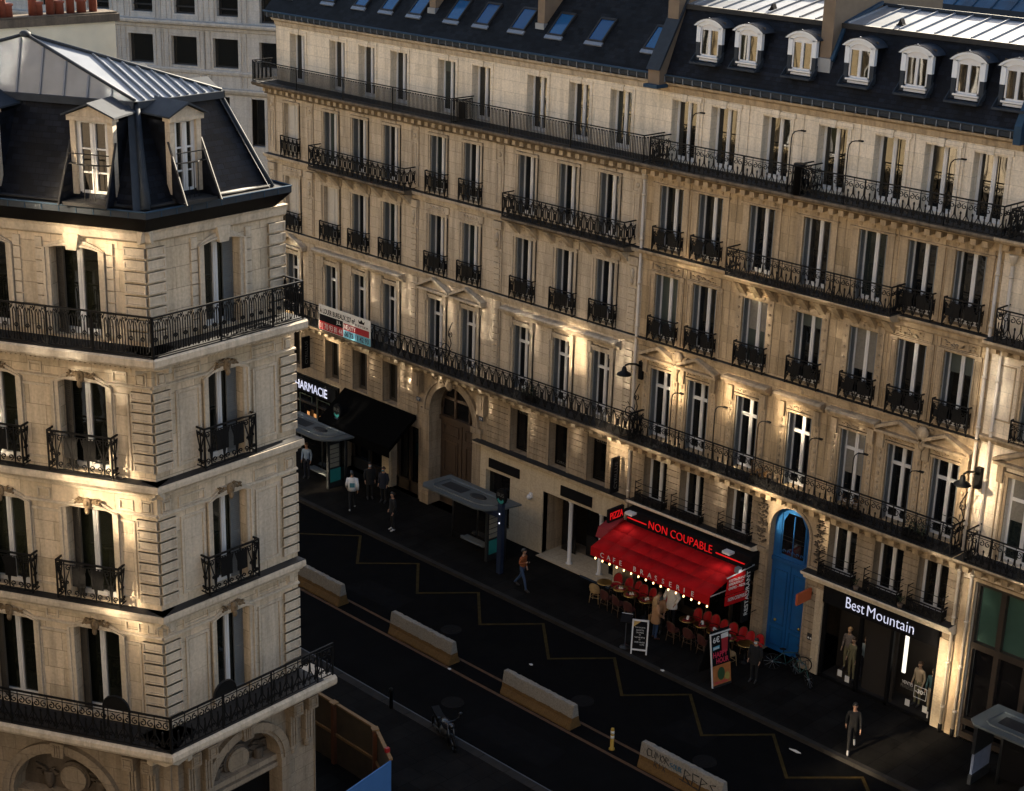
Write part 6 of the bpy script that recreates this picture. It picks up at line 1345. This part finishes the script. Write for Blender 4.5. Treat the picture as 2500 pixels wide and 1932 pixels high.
for k, x in enumerate((-38.28, -37.49, -36.87, -36.17, -35.38, -34.12, -33.5, -32.85, -32.19, -31.47)):
    lab = 'round dark cafe table with brass rim, %s from the left' % ORD[k]; loc = (x, -1.22+.05*math.sin(k*2.3), 0)
    if tb is None:
        tb = empty('cafe_table', lab, 'table', loc, 0, 'round cafe tables')
        m = MB().mat(TOP); m.lathe([(.28, .715), (.28, .738), (.01, .742)], 0, 0, 22, False); put(m.mesh('table_top'), 'table_top', tb, (0, 0, 0))
        m = MB().mat(BRASS); m.lathe([(.281, .71), (.297, .712), (.297, .742), (.281, .744)], 0, 0, 22); put(m.mesh('rim'), 'rim', tb, (0, 0, 0))
        m = MB().mat(BLACK); m.lathe([(.2, 0), (.19, .03), (.035, .06), (.03, .69), (.12, .71)], 0, 0, 12); put(m.mesh('pedestal'), 'pedestal', tb, (0, 0, 0))
    else: dup(tb, loc, 0, lab)
    if k in (0, 9): continue
    s = empty('place_setting', 'red mats and white napkin laid on the round cafe table, %s from the left' % ORD[k], 'place setting', (loc[0], loc[1], .744), .4*k, 'place settings on the cafe tables')
    m = MB().mat(pmat('red_paper_mat', (.20, .015, .02), .7) if 'red_paper_mat' not in MATS else MATS['red_paper_mat']); m.box(-.2, -.01, -.13, .13, 0, .006); m.box(.03, .2, -.12, .1, 0, .006); put(m.mesh('mat'), 'mat', s, (0, 0, 0))
    m = MB().mat(WPRINT); m.prism([(-.09, 0), (.09, 0), (.04, .1), (0, .02), (-.04, .1)], -.04, .04, 'y'); put(m.mesh('napkin'), 'napkin', s, (.02, -.02, .008))
    m = MB().mat(GLASSD); m.lathe([(.025, 0), (.03, .09), (.026, .09), (.02, .01)], -.1, .05, 8); put(m.mesh('glass'), 'glass', s, (0, 0, .007))
# boards
cb = empty('chalkboard', 'white framed chalkboard easel with handwritten menu by the kerb', 'board', (-34.4, -3.6, 0), R(35))
f0 = Matrix.Rotation(R(-10), 4, 'X')
m = MB(f0).mat(WHITE); [m.box(a, b, -.02, .02, 0, 1.3) for a, b in ((-.3, -.25), (.25, .3))]; m.box(-.25, .25, -.02, .02, 1.24, 1.3); m.box(-.25, .25, -.02, .02, .14, .2); put(m.mesh('frame'), 'frame', cb, (0, 0, 0))
m = MB(f0).mat(KPRINT); m.box(-.25, .25, -.005, .01, .2, 1.24); put(m.mesh('slate'), 'slate', cb, (0, 0, 0))
m = MB(f0).mat(pmat('yellow_corner', (.4, .26, .08), .6)); m.prism([(-.25, 1.02), (.02, 1.24), (-.25, 1.24)], -.012, -.006); put(m.mesh('corner_flash'), 'corner_flash', cb, (0, 0, 0))
for t, z, w in (('PLAT DU JOUR', .98, .36), ('BAVETTE', .88, .26), ('SAUMON', .79, .26), ('OU', .71, .06), ('TARTARE FRITES', .61, .38), ('OU', .53, .06), ('CREPE SALADE', .43, .38), ('13,90', .34, .16)):
    me = text_mesh(t, WPRINT, w, .05, .003); q = put(me, 'chalk_line', cb, f0 @ Vector((-w/2+(.1 if t == '13,90' else 0), -.008, z))); q.rotation_euler = (R(-10), 0, 0)
m = MB(Matrix.Rotation(R(14), 4, 'X') @ Matrix.Translation((0, .06, 0))).mat(WHITE); [m.box(a, b, .40, .43, 0, 1.22) for a, b in ((-.28, -.24), (.24, .28))]; put(m.mesh('back_leg'), 'back_leg', cb, (0, 0, 0))
hh = empty('happy_hour_board', 'tall colourful A-frame board reading 6€ HAPPY HOUR on the pavement', 'board', (-30.93, -3.12, 0), R(80))
f1 = Matrix.Rotation(R(-9), 4, 'X'); HWd = .42
m = MB(f1).mat(KPRINT); m.box(-HWd, HWd, -.0, .03, .0, 1.95); put(m.mesh('panel'), 'panel', hh, (0, 0, 0))
m = MB(f1).mat(WHITE); m.box(-HWd-.03, HWd+.05, -.02, .04, 1.93, 1.97); m.box(-HWd-.03, -HWd, -.015, .035, .0, 1.93); put(m.mesh('rail'), 'rail', hh, (0, 0, 0))
m = MB(f1).mat(LEAD); m.box(-HWd, HWd, -.03, .06, -.02, .05); put(m.mesh('foot'), 'foot', hh, (0, 0, 0))
def flat(mat, poly, y, name): m = MB(f1).mat(mat); m.prism(poly, y-.003, y); put(m.mesh(name), name, hh, (0, 0, 0))
CIRC = lambda cx, cz, rx, rz: [(cx+rx*math.cos(k*math.pi/8), cz+rz*math.sin(k*math.pi/8)) for k in range(16)]
flat(RPRINT, [(.05, 1.2), (.3, 1.2), (.36, 1.75), (.05, 1.75)], -.001, 'printed_glass'); flat(WPRINT, [(.03, 1.72), (.36, 1.72), (.36, 1.9), (.03, 1.88)], -.004, 'printed_foam'); flat(pmat('amber_print', (.35, .12, .03), .6, var=.5, scale=9.), [(-HWd, .06), (HWd, .06), (HWd, .78), (-HWd, .78)], -.001, 'printed_photo'); flat(pmat('mint_print', (.02, .06, .02), .6, var=.6, scale=20.), CIRC(-.02, .45, .17, .24), -.004, 'printed_drink'); flat(pmat('lime_print', (.30, .26, .06), .6, var=.3, scale=14.), CIRC(.25, .3, .11, .15), -.004, 'printed_lime'); flat(CPRINT, [(-.35, 1.36), (-.05, 1.4), (-.05, 1.5), (-.35, 1.48)], -.003, 'printed_ribbon')
REDB = pmat('bright_red_print', (.5, .02, .06), .6)
for t, mat_, x, z, w, h in (('6€', WPRINT, -.34, 1.62, .3, .22), ('APEROL', WPRINT, -.33, 1.385, .26, .07), ('HAPPY', REDB, -.36, 1.08, .66, .2), ('HOUR', REDB, -.22, .84, .56, .2), ('VEN-SAM', REDB, -.36, .1, .6, .09)):
    q = put(text_mesh(t, mat_, w, h, .004, bold=.02), 'lettering', hh, f1 @ Vector((x, -.007, z))); q.rotation_euler = (R(-9), 0, 0)
m = MB(Matrix.Rotation(R(16), 4, 'X') @ Matrix.Translation((0, .02, 0))).mat(KPRINT); m.box(-HWd, HWd, .84, .87, .0, 1.88); put(m.mesh('back_panel'), 'back_panel', hh, (0, 0, 0))
ms = empty('menu_stand', 'slim dark menu stand with tilted top beside the chalkboard', 'stand', (-35.1, -3.55, 0), R(30))
m = MB().mat(SHD); m.lathe([(.2, 0), (.19, .025), (.02, .04), (.018, 1.1)], 0, 0, 14); put(m.mesh('pole'), 'pole', ms, (0, 0, 0))
m = MB(Matrix.Translation((0, 0, 1.15)) @ Matrix.Rotation(R(-55), 4, 'X')).mat(KPRINT); m.box(-.2, .2, -.02, .02, -.16, .2); m.mat(WPRINT); m.box(-.2, .2, -.022, .022, .2, .215); put(m.mesh('menu_case'), 'menu_case', ms, (0, 0, 0))
# ---------------------------------------------------------------- bicycles and motorbike
def bicycle(label, loc, rz, col, lean=8):
    o = empty('bicycle', label, 'bicycle', loc, rz); T = Matrix.Rotation(R(lean), 4, 'X'); fm = pmat('bicycle_paint_%d' % len(MATS), col, .4)
    ring_ = lambda cx, r, n=20: [(cx+r*math.cos(2*math.pi*k/n), 0, .34+r*math.sin(2*math.pi*k/n)) for k in range(n+1)]
    for cx in (-.52, .52):
        m = MB(T).mat(BLACK); m.tube(ring_(cx, .33), .02, 6); w = m.mesh('wheel'); q = put(w, 'wheel', o, (0, 0, 0))
        m = MB(T).mat(ZINC); [m.tube([(cx, 0, .34), (cx+.32*math.cos(k*.628), 0, .34+.32*math.sin(k*.628))], .004, 3) for k in range(10)]; m.tube([(cx, -.04, .34), (cx, .04, .34)], .025, 6); put(m.mesh('spokes'), 'spokes', q, (0, 0, 0))
    m = MB(T).mat(fm); B_ = (-.05, 0, .3); S_ = (-.16, 0, .78); H_ = (.36, 0, .82)
    for a, b in ((B_, S_), (S_, H_), (B_, (.38, 0, .74)), (B_, (-.52, 0, .34)), (S_, (-.52, 0, .34)), (H_, (.52, 0, .34))): m.tube([a, b], .018, 6)
    put(m.mesh('frame'), 'frame', o, (0, 0, 0))
    m = MB(T).mat(BLACK); m.tube([S_, (-.18, 0, .9)], .014, 6); m.blob((-.2, 0, .92), .13, .07, .03, 10, 5); put(m.mesh('saddle'), 'saddle', o, (0, 0, 0))
    m = MB(T).mat(SHD); m.tube([H_, (.34, 0, .98)], .014, 6); m.tube([(.28, -.27, .98), (.36, -.12, 1.0), (.36, .12, 1.0), (.28, .27, .98)], .013, 6); put(m.mesh('handlebar'), 'handlebar', o, (0, 0, 0))
    m = MB(T).mat(SHD); m.tube([(-.05, -.08, .3), (-.05, .08, .3)], .03, 8); m.tube([(-.05, .09, .3), (.1, .09, .2)], .01, 5); m.tube([(-.05, -.09, .3), (-.2, -.09, .4)], .01, 5); put(m.mesh('crank'), 'crank', o, (0, 0, 0)); return o
bicycle('dark teal bicycle leaning beside the blue street door', (-30.05, -.55, 0), R(35), (.01, .05, .055)); bicycle('teal bicycle parked against the pier of the clothing shop', (-29.25, -.75, 0), R(-25), (.012, .07, .07))
mo = empty('motorbike', 'dark motorbike parked across the pale kerb line at the bottom', 'motorbike', (-34.8, -12.75, -.14), R(-20))
GL = pmat('motor_paint', (.012, .014, .02), .25); CH = pmat('dull_chrome', (.08, .085, .095), .4, 1., .1, 9.)
for cx in (-.68, .68):
    m = MB().mat(BLACK); m.tube([(cx+.27*math.cos(2*math.pi*k/18), 0, .31+.27*math.sin(2*math.pi*k/18)) for k in range(19)], .055, 8); q = put(m.mesh('wheel'), 'wheel', mo, (0, 0, 0))
    m = MB().mat(CH); m.tube([(cx, -.05, .31), (cx, .05, .31)], .1, 10); [m.tube([(cx, 0, .31), (cx+.23*math.cos(k*1.26), 0, .31+.23*math.sin(k*1.26))], .02, 4) for k in range(5)]; put(m.mesh('rim'), 'rim', q, (0, 0, 0))
m = MB().mat(GL); m.blob((.22, 0, .8), .33, .17, .17, 12, 8); put(m.mesh('tank'), 'tank', mo, (0, 0, 0))
m = MB().mat(BLACK); m.prism([(-.85, .86), (-.8, .92), (-.45, .82), (-.05, .8), (-.05, .72), (-.6, .72)], -.13, .13); put(m.mesh('seat'), 'seat', mo, (0, 0, 0))
m = MB().mat(SHD); m.blob((.05, 0, .45), .26, .17, .2, 10, 7); m.tube([(-.68, .1, .31), (-.1, .1, .38)], .035, 6); m.tube([(-.68, -.1, .31), (-.1, -.1, .38)], .035, 6); m.tube([(-.1, 0, .45), (-.2, 0, .75), (.5, 0, .9)], .03, 6); put(m.mesh('engine'), 'engine', mo, (0, 0, 0))
m = MB().mat(CH); [m.tube([(.68, s*.09, .31), (.5, s*.09, .95)], .028, 6) for s in (-1, 1)]; m.tube([(.36, -.36, 1.05), (.46, -.15, 1.02), (.46, .15, 1.02), (.36, .36, 1.05)], .018, 6); m.tube([(.1, .16, .3), (-.5, .18, .3), (-.85, .18, .4)], .045, 8); put(m.mesh('fork'), 'fork', mo, (0, 0, 0))
m = MB().mat(CH); m.blob((.6, 0, .92), .1, .1, .1, 10, 6); put(m.mesh('headlight'), 'headlight', mo, (0, 0, 0))
for s in (-1, 1): m = MB().mat(CH); m.tube([(.42, s*.28, 1.04), (.44, s*.36, 1.2)], .008, 4); m.blob((.44, s*.38, 1.22), .03, .07, .045, 8, 5); put(m.mesh('mirror'), 'mirror', mo, (0, 0, 0))
# ironwork in the road
CAST = pmat('cast_iron_cover', (.0065, .006, .006), .8, 0, .4, 30., .3, spec=.1)
for x, y, t in ((-40.5, -7.2, 'on the bus lane above the second concrete barrier'), (-33.6, -7.4, 'on the bus lane below the chalkboard'), (-36.5, -10.8, 'on the road between the barriers and the pale kerb line'), (-28.3, -7.3, 'on the bus lane at the lower right')):
    m = MB().mat(CAST); m.lathe([(.40, -.139), (.40, -.128), (.36, -.126), (.355, -.13), (.001, -.129)], x, y, 24, False); [m.box(x-.28+.14*k, x-.24+.14*k, y-.2, y+.2, -.13, -.124) for k in range(5)]; m.thing('manhole_cover', 'round iron manhole cover '+t, 'manhole', (x, y, -.139), 'manhole covers in the road')
m = MB().mat(pmat('asphalt_patch', (.006, .006, .0063), .85, 0, .5, 4., .3, spec=.03))
for x0, y0, x1, y1 in ((-46, -7.9, -43.1, -6.6), (-35.2, -11.6, -31.5, -10.2), (-30.6, -6.9, -28.9, -4.6)): m.face([(x0, y0, -.133), (x1, y0+.1, -.133), (x1-.2, y1, -.133), (x0+.15, y1-.1, -.133)])
structure(m.build('road_repair'))
# litter
for i, (x, y, l) in enumerate(((-38.3, -9.3, 'crumpled pale paper on the orange line below the second barrier'), (-36.6, -6.9, 'scrap of pale litter on the bus lane above the second barrier'), (-26.7, -4.6, 'short pale stick lying by the kerb at the lower right'), (-33.0, -3.9, 'white scrap on the kerb below the chalkboard'), (-37.9, -14.0, 'blue-white scrap on the road near the motorbike'))):
    z = .003 if y > -3.8 else .01 if y > -3.99 else -.13
    m = MB().mat(WPRINT); rr = random.Random(i); w = .22 if i == 2 else .07
    m.prism([(x-w, y-.03), (x+w*.5, y-.05), (x+w, y+.02), (x, y+.05)], z, z+.03, 'z'); m.thing('litter', l, 'litter', (x, y, z))
# ---------------------------------------------------------------- people
SKIN = pmat('skin', (.36, .20, .13), .55, 0, .08, 20.)
def person(label, loc, rz, top, legs, shoes, hair, pose='stand', h=1.72, hairlen=0, coat=None, coat_len=.75, bag=None, mask=None, beard=False, arms=None):
    """one skinned body; faces -y before rotation"""
    k = h/1.75; V = []; E = []; Rr = []; T = []
    def v(p, r, t, par=None):
        V.append(Vector(p)*k); Rr.append(r*k if not isinstance(r, tuple) else (r[0]*k, r[1]*k)); T.append(t)
        if par is not None: E.append((par, len(V)-1))
        return len(V)-1
    lean = -.05 if pose == 'walk' else 0
    pel = v((0, 0, .96), (.145, .105), 'l'); wai = v((0, lean*.4, 1.12), (.135, .10), 't', pel); che = v((0, lean, 1.32), (.165, .115), 't', wai); nb = v((0, lean, 1.46), (.085, .075), 't', che)
    nk = v((0, lean-.01, 1.53), .052, 's', nb); jaw = v((0, lean-.03, 1.60), (.065, .075), 's', nk); hd = v((0, lean-.02, 1.67), (.078, .095), 's', jaw); tp = v((0, lean-.005, 1.735), (.06, .07), 's', hd)
    v((0, lean-.115, 1.645), .016, 's', hd)
    for s in (-1, 1): v((s*.085, lean, 1.655), .017, 's', hd)
    sw = {'stand': (0, 0), 'walk': (.30, -.30)}[pose]
    for s, w in ((-1, sw[0]), (1, sw[1])):
        hip = v((s*.095, 0, .90), .088, 'l', pel); kn = v((s*.10, -.02-w*.55, .50+abs(w)*.03), .058, 'l', hip); lift = .10 if w < 0 else 0
        an = v((s*.10, .02-w*.95+(.10 if w < 0 else 0), .10+lift), .040, 'l', kn); v((s*.10, .07-w*.95+(.10 if w < 0 else 0), .05+lift), .036, 'f', an); mt = v((s*.11, -.10-w*.95+(.06 if w < 0 else 0), .045+lift*.5), .042, 'f', an); v((s*.11, -.17-w*.95+(.06 if w < 0 else 0), .035+lift*.4), .032, 'f', mt)
        a = (arms or {}).get(s)
        sh = v((s*.175, lean, 1.42), .062, 't', che)
        if a: el_, wr_ = a
        else: el_ = (s*.225, lean+.03+w*.25, 1.14); wr_ = (s*.225, lean-.07+w*.55, .92)
        el = v(el_, .045, 't', sh); wr = v(wr_, .029, 't', el); d = (Vector(wr_)-Vector(el_)).normalized()
        pm = v(Vector(wr_)+d*.06, (.036, .02), 's', wr); side = d.cross(Vector((s, 0, 0))).normalized() if abs(d.x) < .9 else Vector((0, 1, 0)); cur = Vector((-s*.35, -.2, 0))
        for q, ln in enumerate((.062, .074, .070, .055)):
            b = Vector(wr_)+d*.09+side*(-.027+.018*q); f1_ = v(b, .0085, 's', pm); f2_ = v(b+d*ln*.5+cur*.012, .008, 's', f1_); v(b+d*ln*.9+cur*.04, .007, 's', f2_)
        th = v(Vector(wr_)+d*.04-side*.035+cur*.03, .010, 's', pm); v(Vector(wr_)+d*.08-side*.045+cur*.06, .008, 's', th)
    me = bpy.data.meshes.new('skeleton'); me.from_pydata([tuple(p) for p in V], E, []); o = bpy.data.objects.new('skeleton', me); COL.objects.link(o)
    md = o.modifiers.new('skin', 'SKIN'); md.use_smooth_shade = True; md.branch_smoothing = .4; sd = o.modifiers.new('sub', 'SUBSURF'); sd.levels = 1; sd.render_levels = 1
    for i, r in enumerate(Rr): o.data.skin_vertices[0].data[i].radius = r if isinstance(r, tuple) else (r, r)
    o.data.skin_vertices[0].data[0].use_root = True
    bpy.context.view_layer.update(); body = bpy.data.meshes.new_from_object(o.evaluated_get(bpy.context.evaluated_depsgraph_get()))
    bpy.data.objects.remove(o); body.materials.clear()
    mats = {'t': top, 'l': legs, 's': SKIN, 'f': shoes}; keys = ['t', 'l', 's', 'f']
    for q in keys: body.materials.append(mats[q])
    segs = [(V[a], V[b], T[b]) for a, b in E]
    for p in body.polygons:
        c = p.center; best = None
        for a, b, t in segs:
            ab = b-a; u = max(0, min(1, (c-a).dot(ab)/max(1e-9, ab.length_squared))); dd = (a+ab*u-c).length
            if best is None or dd < best[0]: best = (dd, t)
        p.material_index = keys.index(best[1]); p.use_smooth = True
    ob = bpy.data.objects.new('person', body); COL.objects.link(ob); ob.location = loc; ob.rotation_euler = (0, 0, rz); tag(ob, label, 'person')
    m = MB().mat(hair); H = Vector((0, lean-.005, 1.69))*k
    if hair:
        n, mm = 12, 7; rows = []
        for i in range(mm+1):
            t = math.pi*.60*i/mm; rows.append(m.addv([H+Vector((.093*k*math.sin(t)*math.cos(2*math.pi*q/n), (.112*k*math.sin(t))*math.sin(2*math.pi*q/n)+.012*k, .088*k*math.cos(t)-(.035*k*math.sin(t) if math.sin(2*math.pi*q/n) > -.3 else 0)+(.03*k*math.sin(t) if math.sin(2*math.pi*q/n) < -.5 else 0))) for q in range(n)]))
        for i in range(mm):
            for q in range(n): m.idx((rows[i]+q, rows[i]+(q+1) % n, rows[i+1]+(q+1) % n, rows[i+1]+q), True)
        if hairlen:
            rr = random.Random(5)
            for q in range(26):
                a = math.pi*(.02+.96*q/25); x = .095*k*math.cos(a); y = lean*k+.02+.085*k*math.sin(a); m.tube([(x, y, 1.68*k), (x*1.12, y+.02, 1.56*k), (x*1.2+rr.uniform(-.02, .02), y+.03, (1.62-hairlen*.5)*k), (x*.9+rr.uniform(-.02, .02), y+.02, (1.62-hairlen+rr.uniform(0, .08))*k)], [.026*k, .028*k, .024*k, .008*k], 5)
        put(m.mesh('hair'), 'hair', ob, (0, 0, 0))
    m = MB().mat(KPRINT); [m.blob((s*.032*k, (lean-.098)*k, 1.672*k), .012, .008, .008, 6, 4) for s in (-1, 1)]; put(m.mesh('eyes'), 'eyes', ob, (0, 0, 0))
    m = MB().mat(pmat('lips', (.22, .07, .06), .5) if 'lips' not in MATS else MATS['lips']); m.blob((0, (lean-.098)*k, 1.598*k), .022, .008, .007, 8, 4); put(m.mesh('mouth'), 'mouth', ob, (0, 0, 0))
    if mask: m = MB().mat(mask); m.blob((0, (lean-.075)*k, 1.605*k), .068*k, .05*k, .055*k, 10, 6); put(m.mesh('face_mask'), 'face_mask', ob, (0, 0, 0))
    if coat:
        m = MB().mat(coat); z1 = 1.47; z0 = z1-coat_len; n = 18; rows = []; prof = [(z1, .09, .08), (z1-.04, .17, .115), (z1-.15, .195, .14), (z1-.38, .175, .135), (z1-.55, .19, .15), (z0+.02, .215, .175), (z0, .21, .17)]
        if coat_len < .6: prof = [(z1, .09, .08), (z1-.04, .17, .115), (z1-.15, .195, .14), (z1-.34, .175, .135), (z0, .19, .15)]
        for z, rx, ry in prof:
            rows.append(m.addv([(rx*k*math.cos(2*math.pi*q/n)*(1+.03*math.sin(5*q+z*9)), lean*k*(z-.9)/.5+ry*k*math.sin(2*math.pi*q/n)*(1+.03*math.cos(4*q+z*7)), z*k) for q in range(n)]))
        for i in range(len(rows)-1):
            for q in range(n): m.idx((rows[i]+q, rows[i]+(q+1) % n, rows[i+1]+(q+1) % n, rows[i+1]+q), True)
        m.idx(tuple(rows[-1]+q for q in range(n)))
        for s in (-1, 1):
            a = (arms or {}).get(s); w = sw[0] if s < 0 else sw[1]
            el_, wr_ = a if a else ((s*.225, lean+.03+w*.25, 1.14), (s*.225, lean-.07+w*.55, .92))
            m.tube([Vector((s*.165, lean, 1.42))*k, Vector(el_)*k, (Vector(wr_)*.9+Vector(el_)*.1)*k], [.078*k, .064*k, .052*k], 10)
        put(m.mesh('coat'), 'coat', ob, (0, 0, 0))
    if bag:
        m = MB().mat(bag); m.box(.24*k, .36*k, -.14, .14, .62*k, .86*k); m.tube([(.3*k, -.1, .86*k), (.28*k, -.04, 1.0*k), (.28*k, .04, 1.0*k), (.3*k, .1, .86*k)], .01, 5); g = m.mesh('handbag'); bo_ = bpy.data.objects.new('handbag', g); COL.objects.link(bo_); bo_.location = loc; bo_.rotation_euler = (0, 0, rz); tag(bo_, 'tan handbag on the arm of the woman in the camel coat', 'handbag')
    return ob
cl = lambda n, c, r=.75: pmat(n, c, r, 0, .18, 9., .05)
DKC = cl('black_cloth', (.0045, .0045, .005), .95); JEAN = cl('blue_denim', (.02, .045, .10)); CAMEL = cl('camel_wool', (.30, .16, .075)); WSH = cl('white_shirt', (.62, .62, .62)); BLOND = cl('blonde_hair', (.30, .19, .09), .5); BRN = cl('brown_hair', (.05, .028, .015), .5); BLK = cl('black_hair', (.008, .007, .006), .5); SHO = cl('dark_shoes', (.015, .013, .012), .5); WSHO = cl('white_shoes', (.32, .32, .32)); BOOT = cl('brown_boots', (.06, .022, .012), .5); GRY = cl('grey_green_wool', (.06, .07, .065)); OCH = cl('orange_jacket', (.24, .065, .015)); TEALP = cl('teal_print', (.06, .20, .24)); MASK = cl('pale_mask', (.35, .42, .45)); NAVY = cl('navy_cloth', (.007, .009, .018), .95); TAN = cl('tan_leather', (.20, .12, .05), .5)
person('woman in a camel coat and blue jeans with long blonde hair, seen from behind', (-34.8, -2.25, 0), R(155), CAMEL, JEAN, BOOT, BLOND, h=1.74, hairlen=.42, coat=CAMEL, coat_len=.78, bag=TAN, arms={-1: ((-.235, .02, 1.15), (-.2, -.16, .98)), 1: ((.235, .0, 1.15), (.27, -.16, 1.02))})
person('brown-haired person in a tan jacket and grey scarf standing before the camel coat', (-35.05, -1.78, 0), R(25), CAMEL, DKC, SHO, BRN, h=1.66, coat=CAMEL, coat_len=.55)
m = MB().mat(GRY); m.lathe([(.10, 1.36), (.145, 1.40), (.14, 1.46), (.09, 1.50)], -35.05, -1.78, 14); m.thing('scarf', 'chunky grey scarf round the neck of the brown-haired person at the cafe', 'scarf', (-35.05, -1.78, 1.36))
wt = person('waiter in a loose white shirt and dark trousers, head hidden by the awning', (-35.05, -1.05, 0), R(20), WSH, DKC, SHO, BLK, h=1.84, coat=WSH, coat_len=.72, arms={-1: ((-.26, -.02, 1.17), (-.27, -.16, .95)), 1: ((.25, .02, 1.16), (.2, -.2, 1.02))})
person('pedestrian in a white sweatshirt with a teal print walking at far left', (-51.4, -3.0, 0), R(-130), WSH, DKC, WSHO, BLK, pose='walk', h=1.8, coat=WSH, coat_len=.56)
m = MB().mat(TEALP); m.prism([(-.11, 1.12), (.11, 1.12), (.11, 1.32), (-.11, 1.32)], .152, .158); wk = [o for o in COL.objects if o.name.startswith('person')][-1]; put(m.mesh('back_print'), 'back_print', wk, (0, 0, 0))
person('man in an orange jacket and jeans holding a phone on the dim pavement', (-41.0, -3.0, 0), R(100), OCH, JEAN, SHO, BLK, pose='walk', h=1.75, arms={-1: ((-.24, -.02, 1.18), (-.12, -.24, 1.25)), 1: ((.24, .05, 1.16), (.22, -.05, .93))})
m = MB(Matrix.Translation((-41.0, -3.0, 0)) @ Matrix.Rotation(R(100), 4, 'Z')).mat(KPRINT); m.box(-.12, -.05, -.36, -.345, 1.24, 1.38); m.thing('phone', 'dark phone held up by the man in the orange jacket', 'phone', (-41.2, -3.0, 1.24))
person('dark dressed man walking on the lower right pavement in pale soled shoes', (-25.4, -3.35, 0), R(35), DKC, DKC, WSHO, BLK, pose='walk', h=1.76)
person('person in black with a white collar standing right of the happy hour board', (-30.35, -2.1, 0), R(10), DKC, DKC, SHO, BLK, h=1.7, coat=DKC, coat_len=.7, mask=MASK)
person('person in pale blue top standing under the far left bus shelter', (-55.6, -2.2, 0), R(30), cl('pale_blue_top', (.22, .30, .42)), NAVY, SHO, BRN, h=1.7)
person('person in dark coat and pale mask by the black awning shop', (-51.9, -1.6, 0), R(60), DKC, DKC, SHO, BLK, h=1.72, coat=DKC, coat_len=.75, mask=MASK)
person('person in navy coat and teal mask by the black awning shop', (-51.2, -1.4, 0), R(20), NAVY, DKC, SHO, BRN, h=1.66, coat=NAVY, coat_len=.75, mask=TEALP)
person('person in black with white trainers waiting left of the bus shelter', (-48.6, -3.1, 0), R(-20), DKC, DKC, WSHO, BLK, h=1.74, coat=DKC, coat_len=.6)
# mannequins in the clothing shop
MANQ = cl('mannequin_skin', (.34, .22, .14), .45); OLIV = cl('olive_cloth', (.13, .12, .065)); PLD = pmat('plaid_shirt', (.12, .10, .09), .8, 0, .75, 40.); TEA = cl('teal_knit', (.02, .06, .07)); CRM = cl('cream_knit', (.30, .24, .16))
_sk = SKIN; SKIN = MANQ
for lab, x, y, t, l in (('mannequin in a plaid shirt at the back of the left shop window', -28.35, .62, PLD, OLIV), ('mannequin in olive overalls at the front of the left shop window', -27.98, .38, OLIV, OLIV), ('mannequin in a pale blue jacket at the right of the left shop window', -27.72, .75, cl('ice_blue_jacket', (.20, .26, .28)), NAVY), ('mannequin in a cream knit by the strip light in the right shop window', -25.45, .6, CRM, OLIV), ('mannequin in dark clothes at the right end of the shop window', -24.85, .5, TEA, CRM)):
    p = person(lab, (x, y, .3 if 'plaid' in lab else .12), R(10*math.sin(x*7)), t, l, SHO, BLOND if 'plaid' in lab else BRN, h=1.68); p['category'] = 'mannequin'; p.name = 'mannequin'
SKIN = _sk
m = MB().mat(FRM); m.box(-28.6, -28.1, .4, .85, .03, .3); m.thing('display_plinth', 'low plinth under the plaid mannequin in the left shop window', 'plinth', (-28.35, .6, .03))
for x, y, z, e, t in ((-28.2, .3, 2.7, 1.2, -20), (-25.2, .3, 2.7, 1.2, -20)):
    l = bpy.data.lights.new('shop_spot_beam', 'SPOT'); l.energy = e; l.spot_size = R(110); l.spot_blend = .6; l.shadow_soft_size = .05; l.color = (1, .82, .6); lo = bpy.data.objects.new('shop_spot_beam', l); COL.objects.link(lo); lo.location = (x, y, z); lo.rotation_euler = (R(18), 0, 0)
    m = MB().mat(BLACK); m.lathe([(.05, z+.02), (.06, z+.14), (.02, z+.18)], x, y, 10); m.thing('shop_spotlight', 'black ceiling spotlight in the %s shop window' % ('left' if x < -27 else 'right'), 'lamp', (x, y, z))
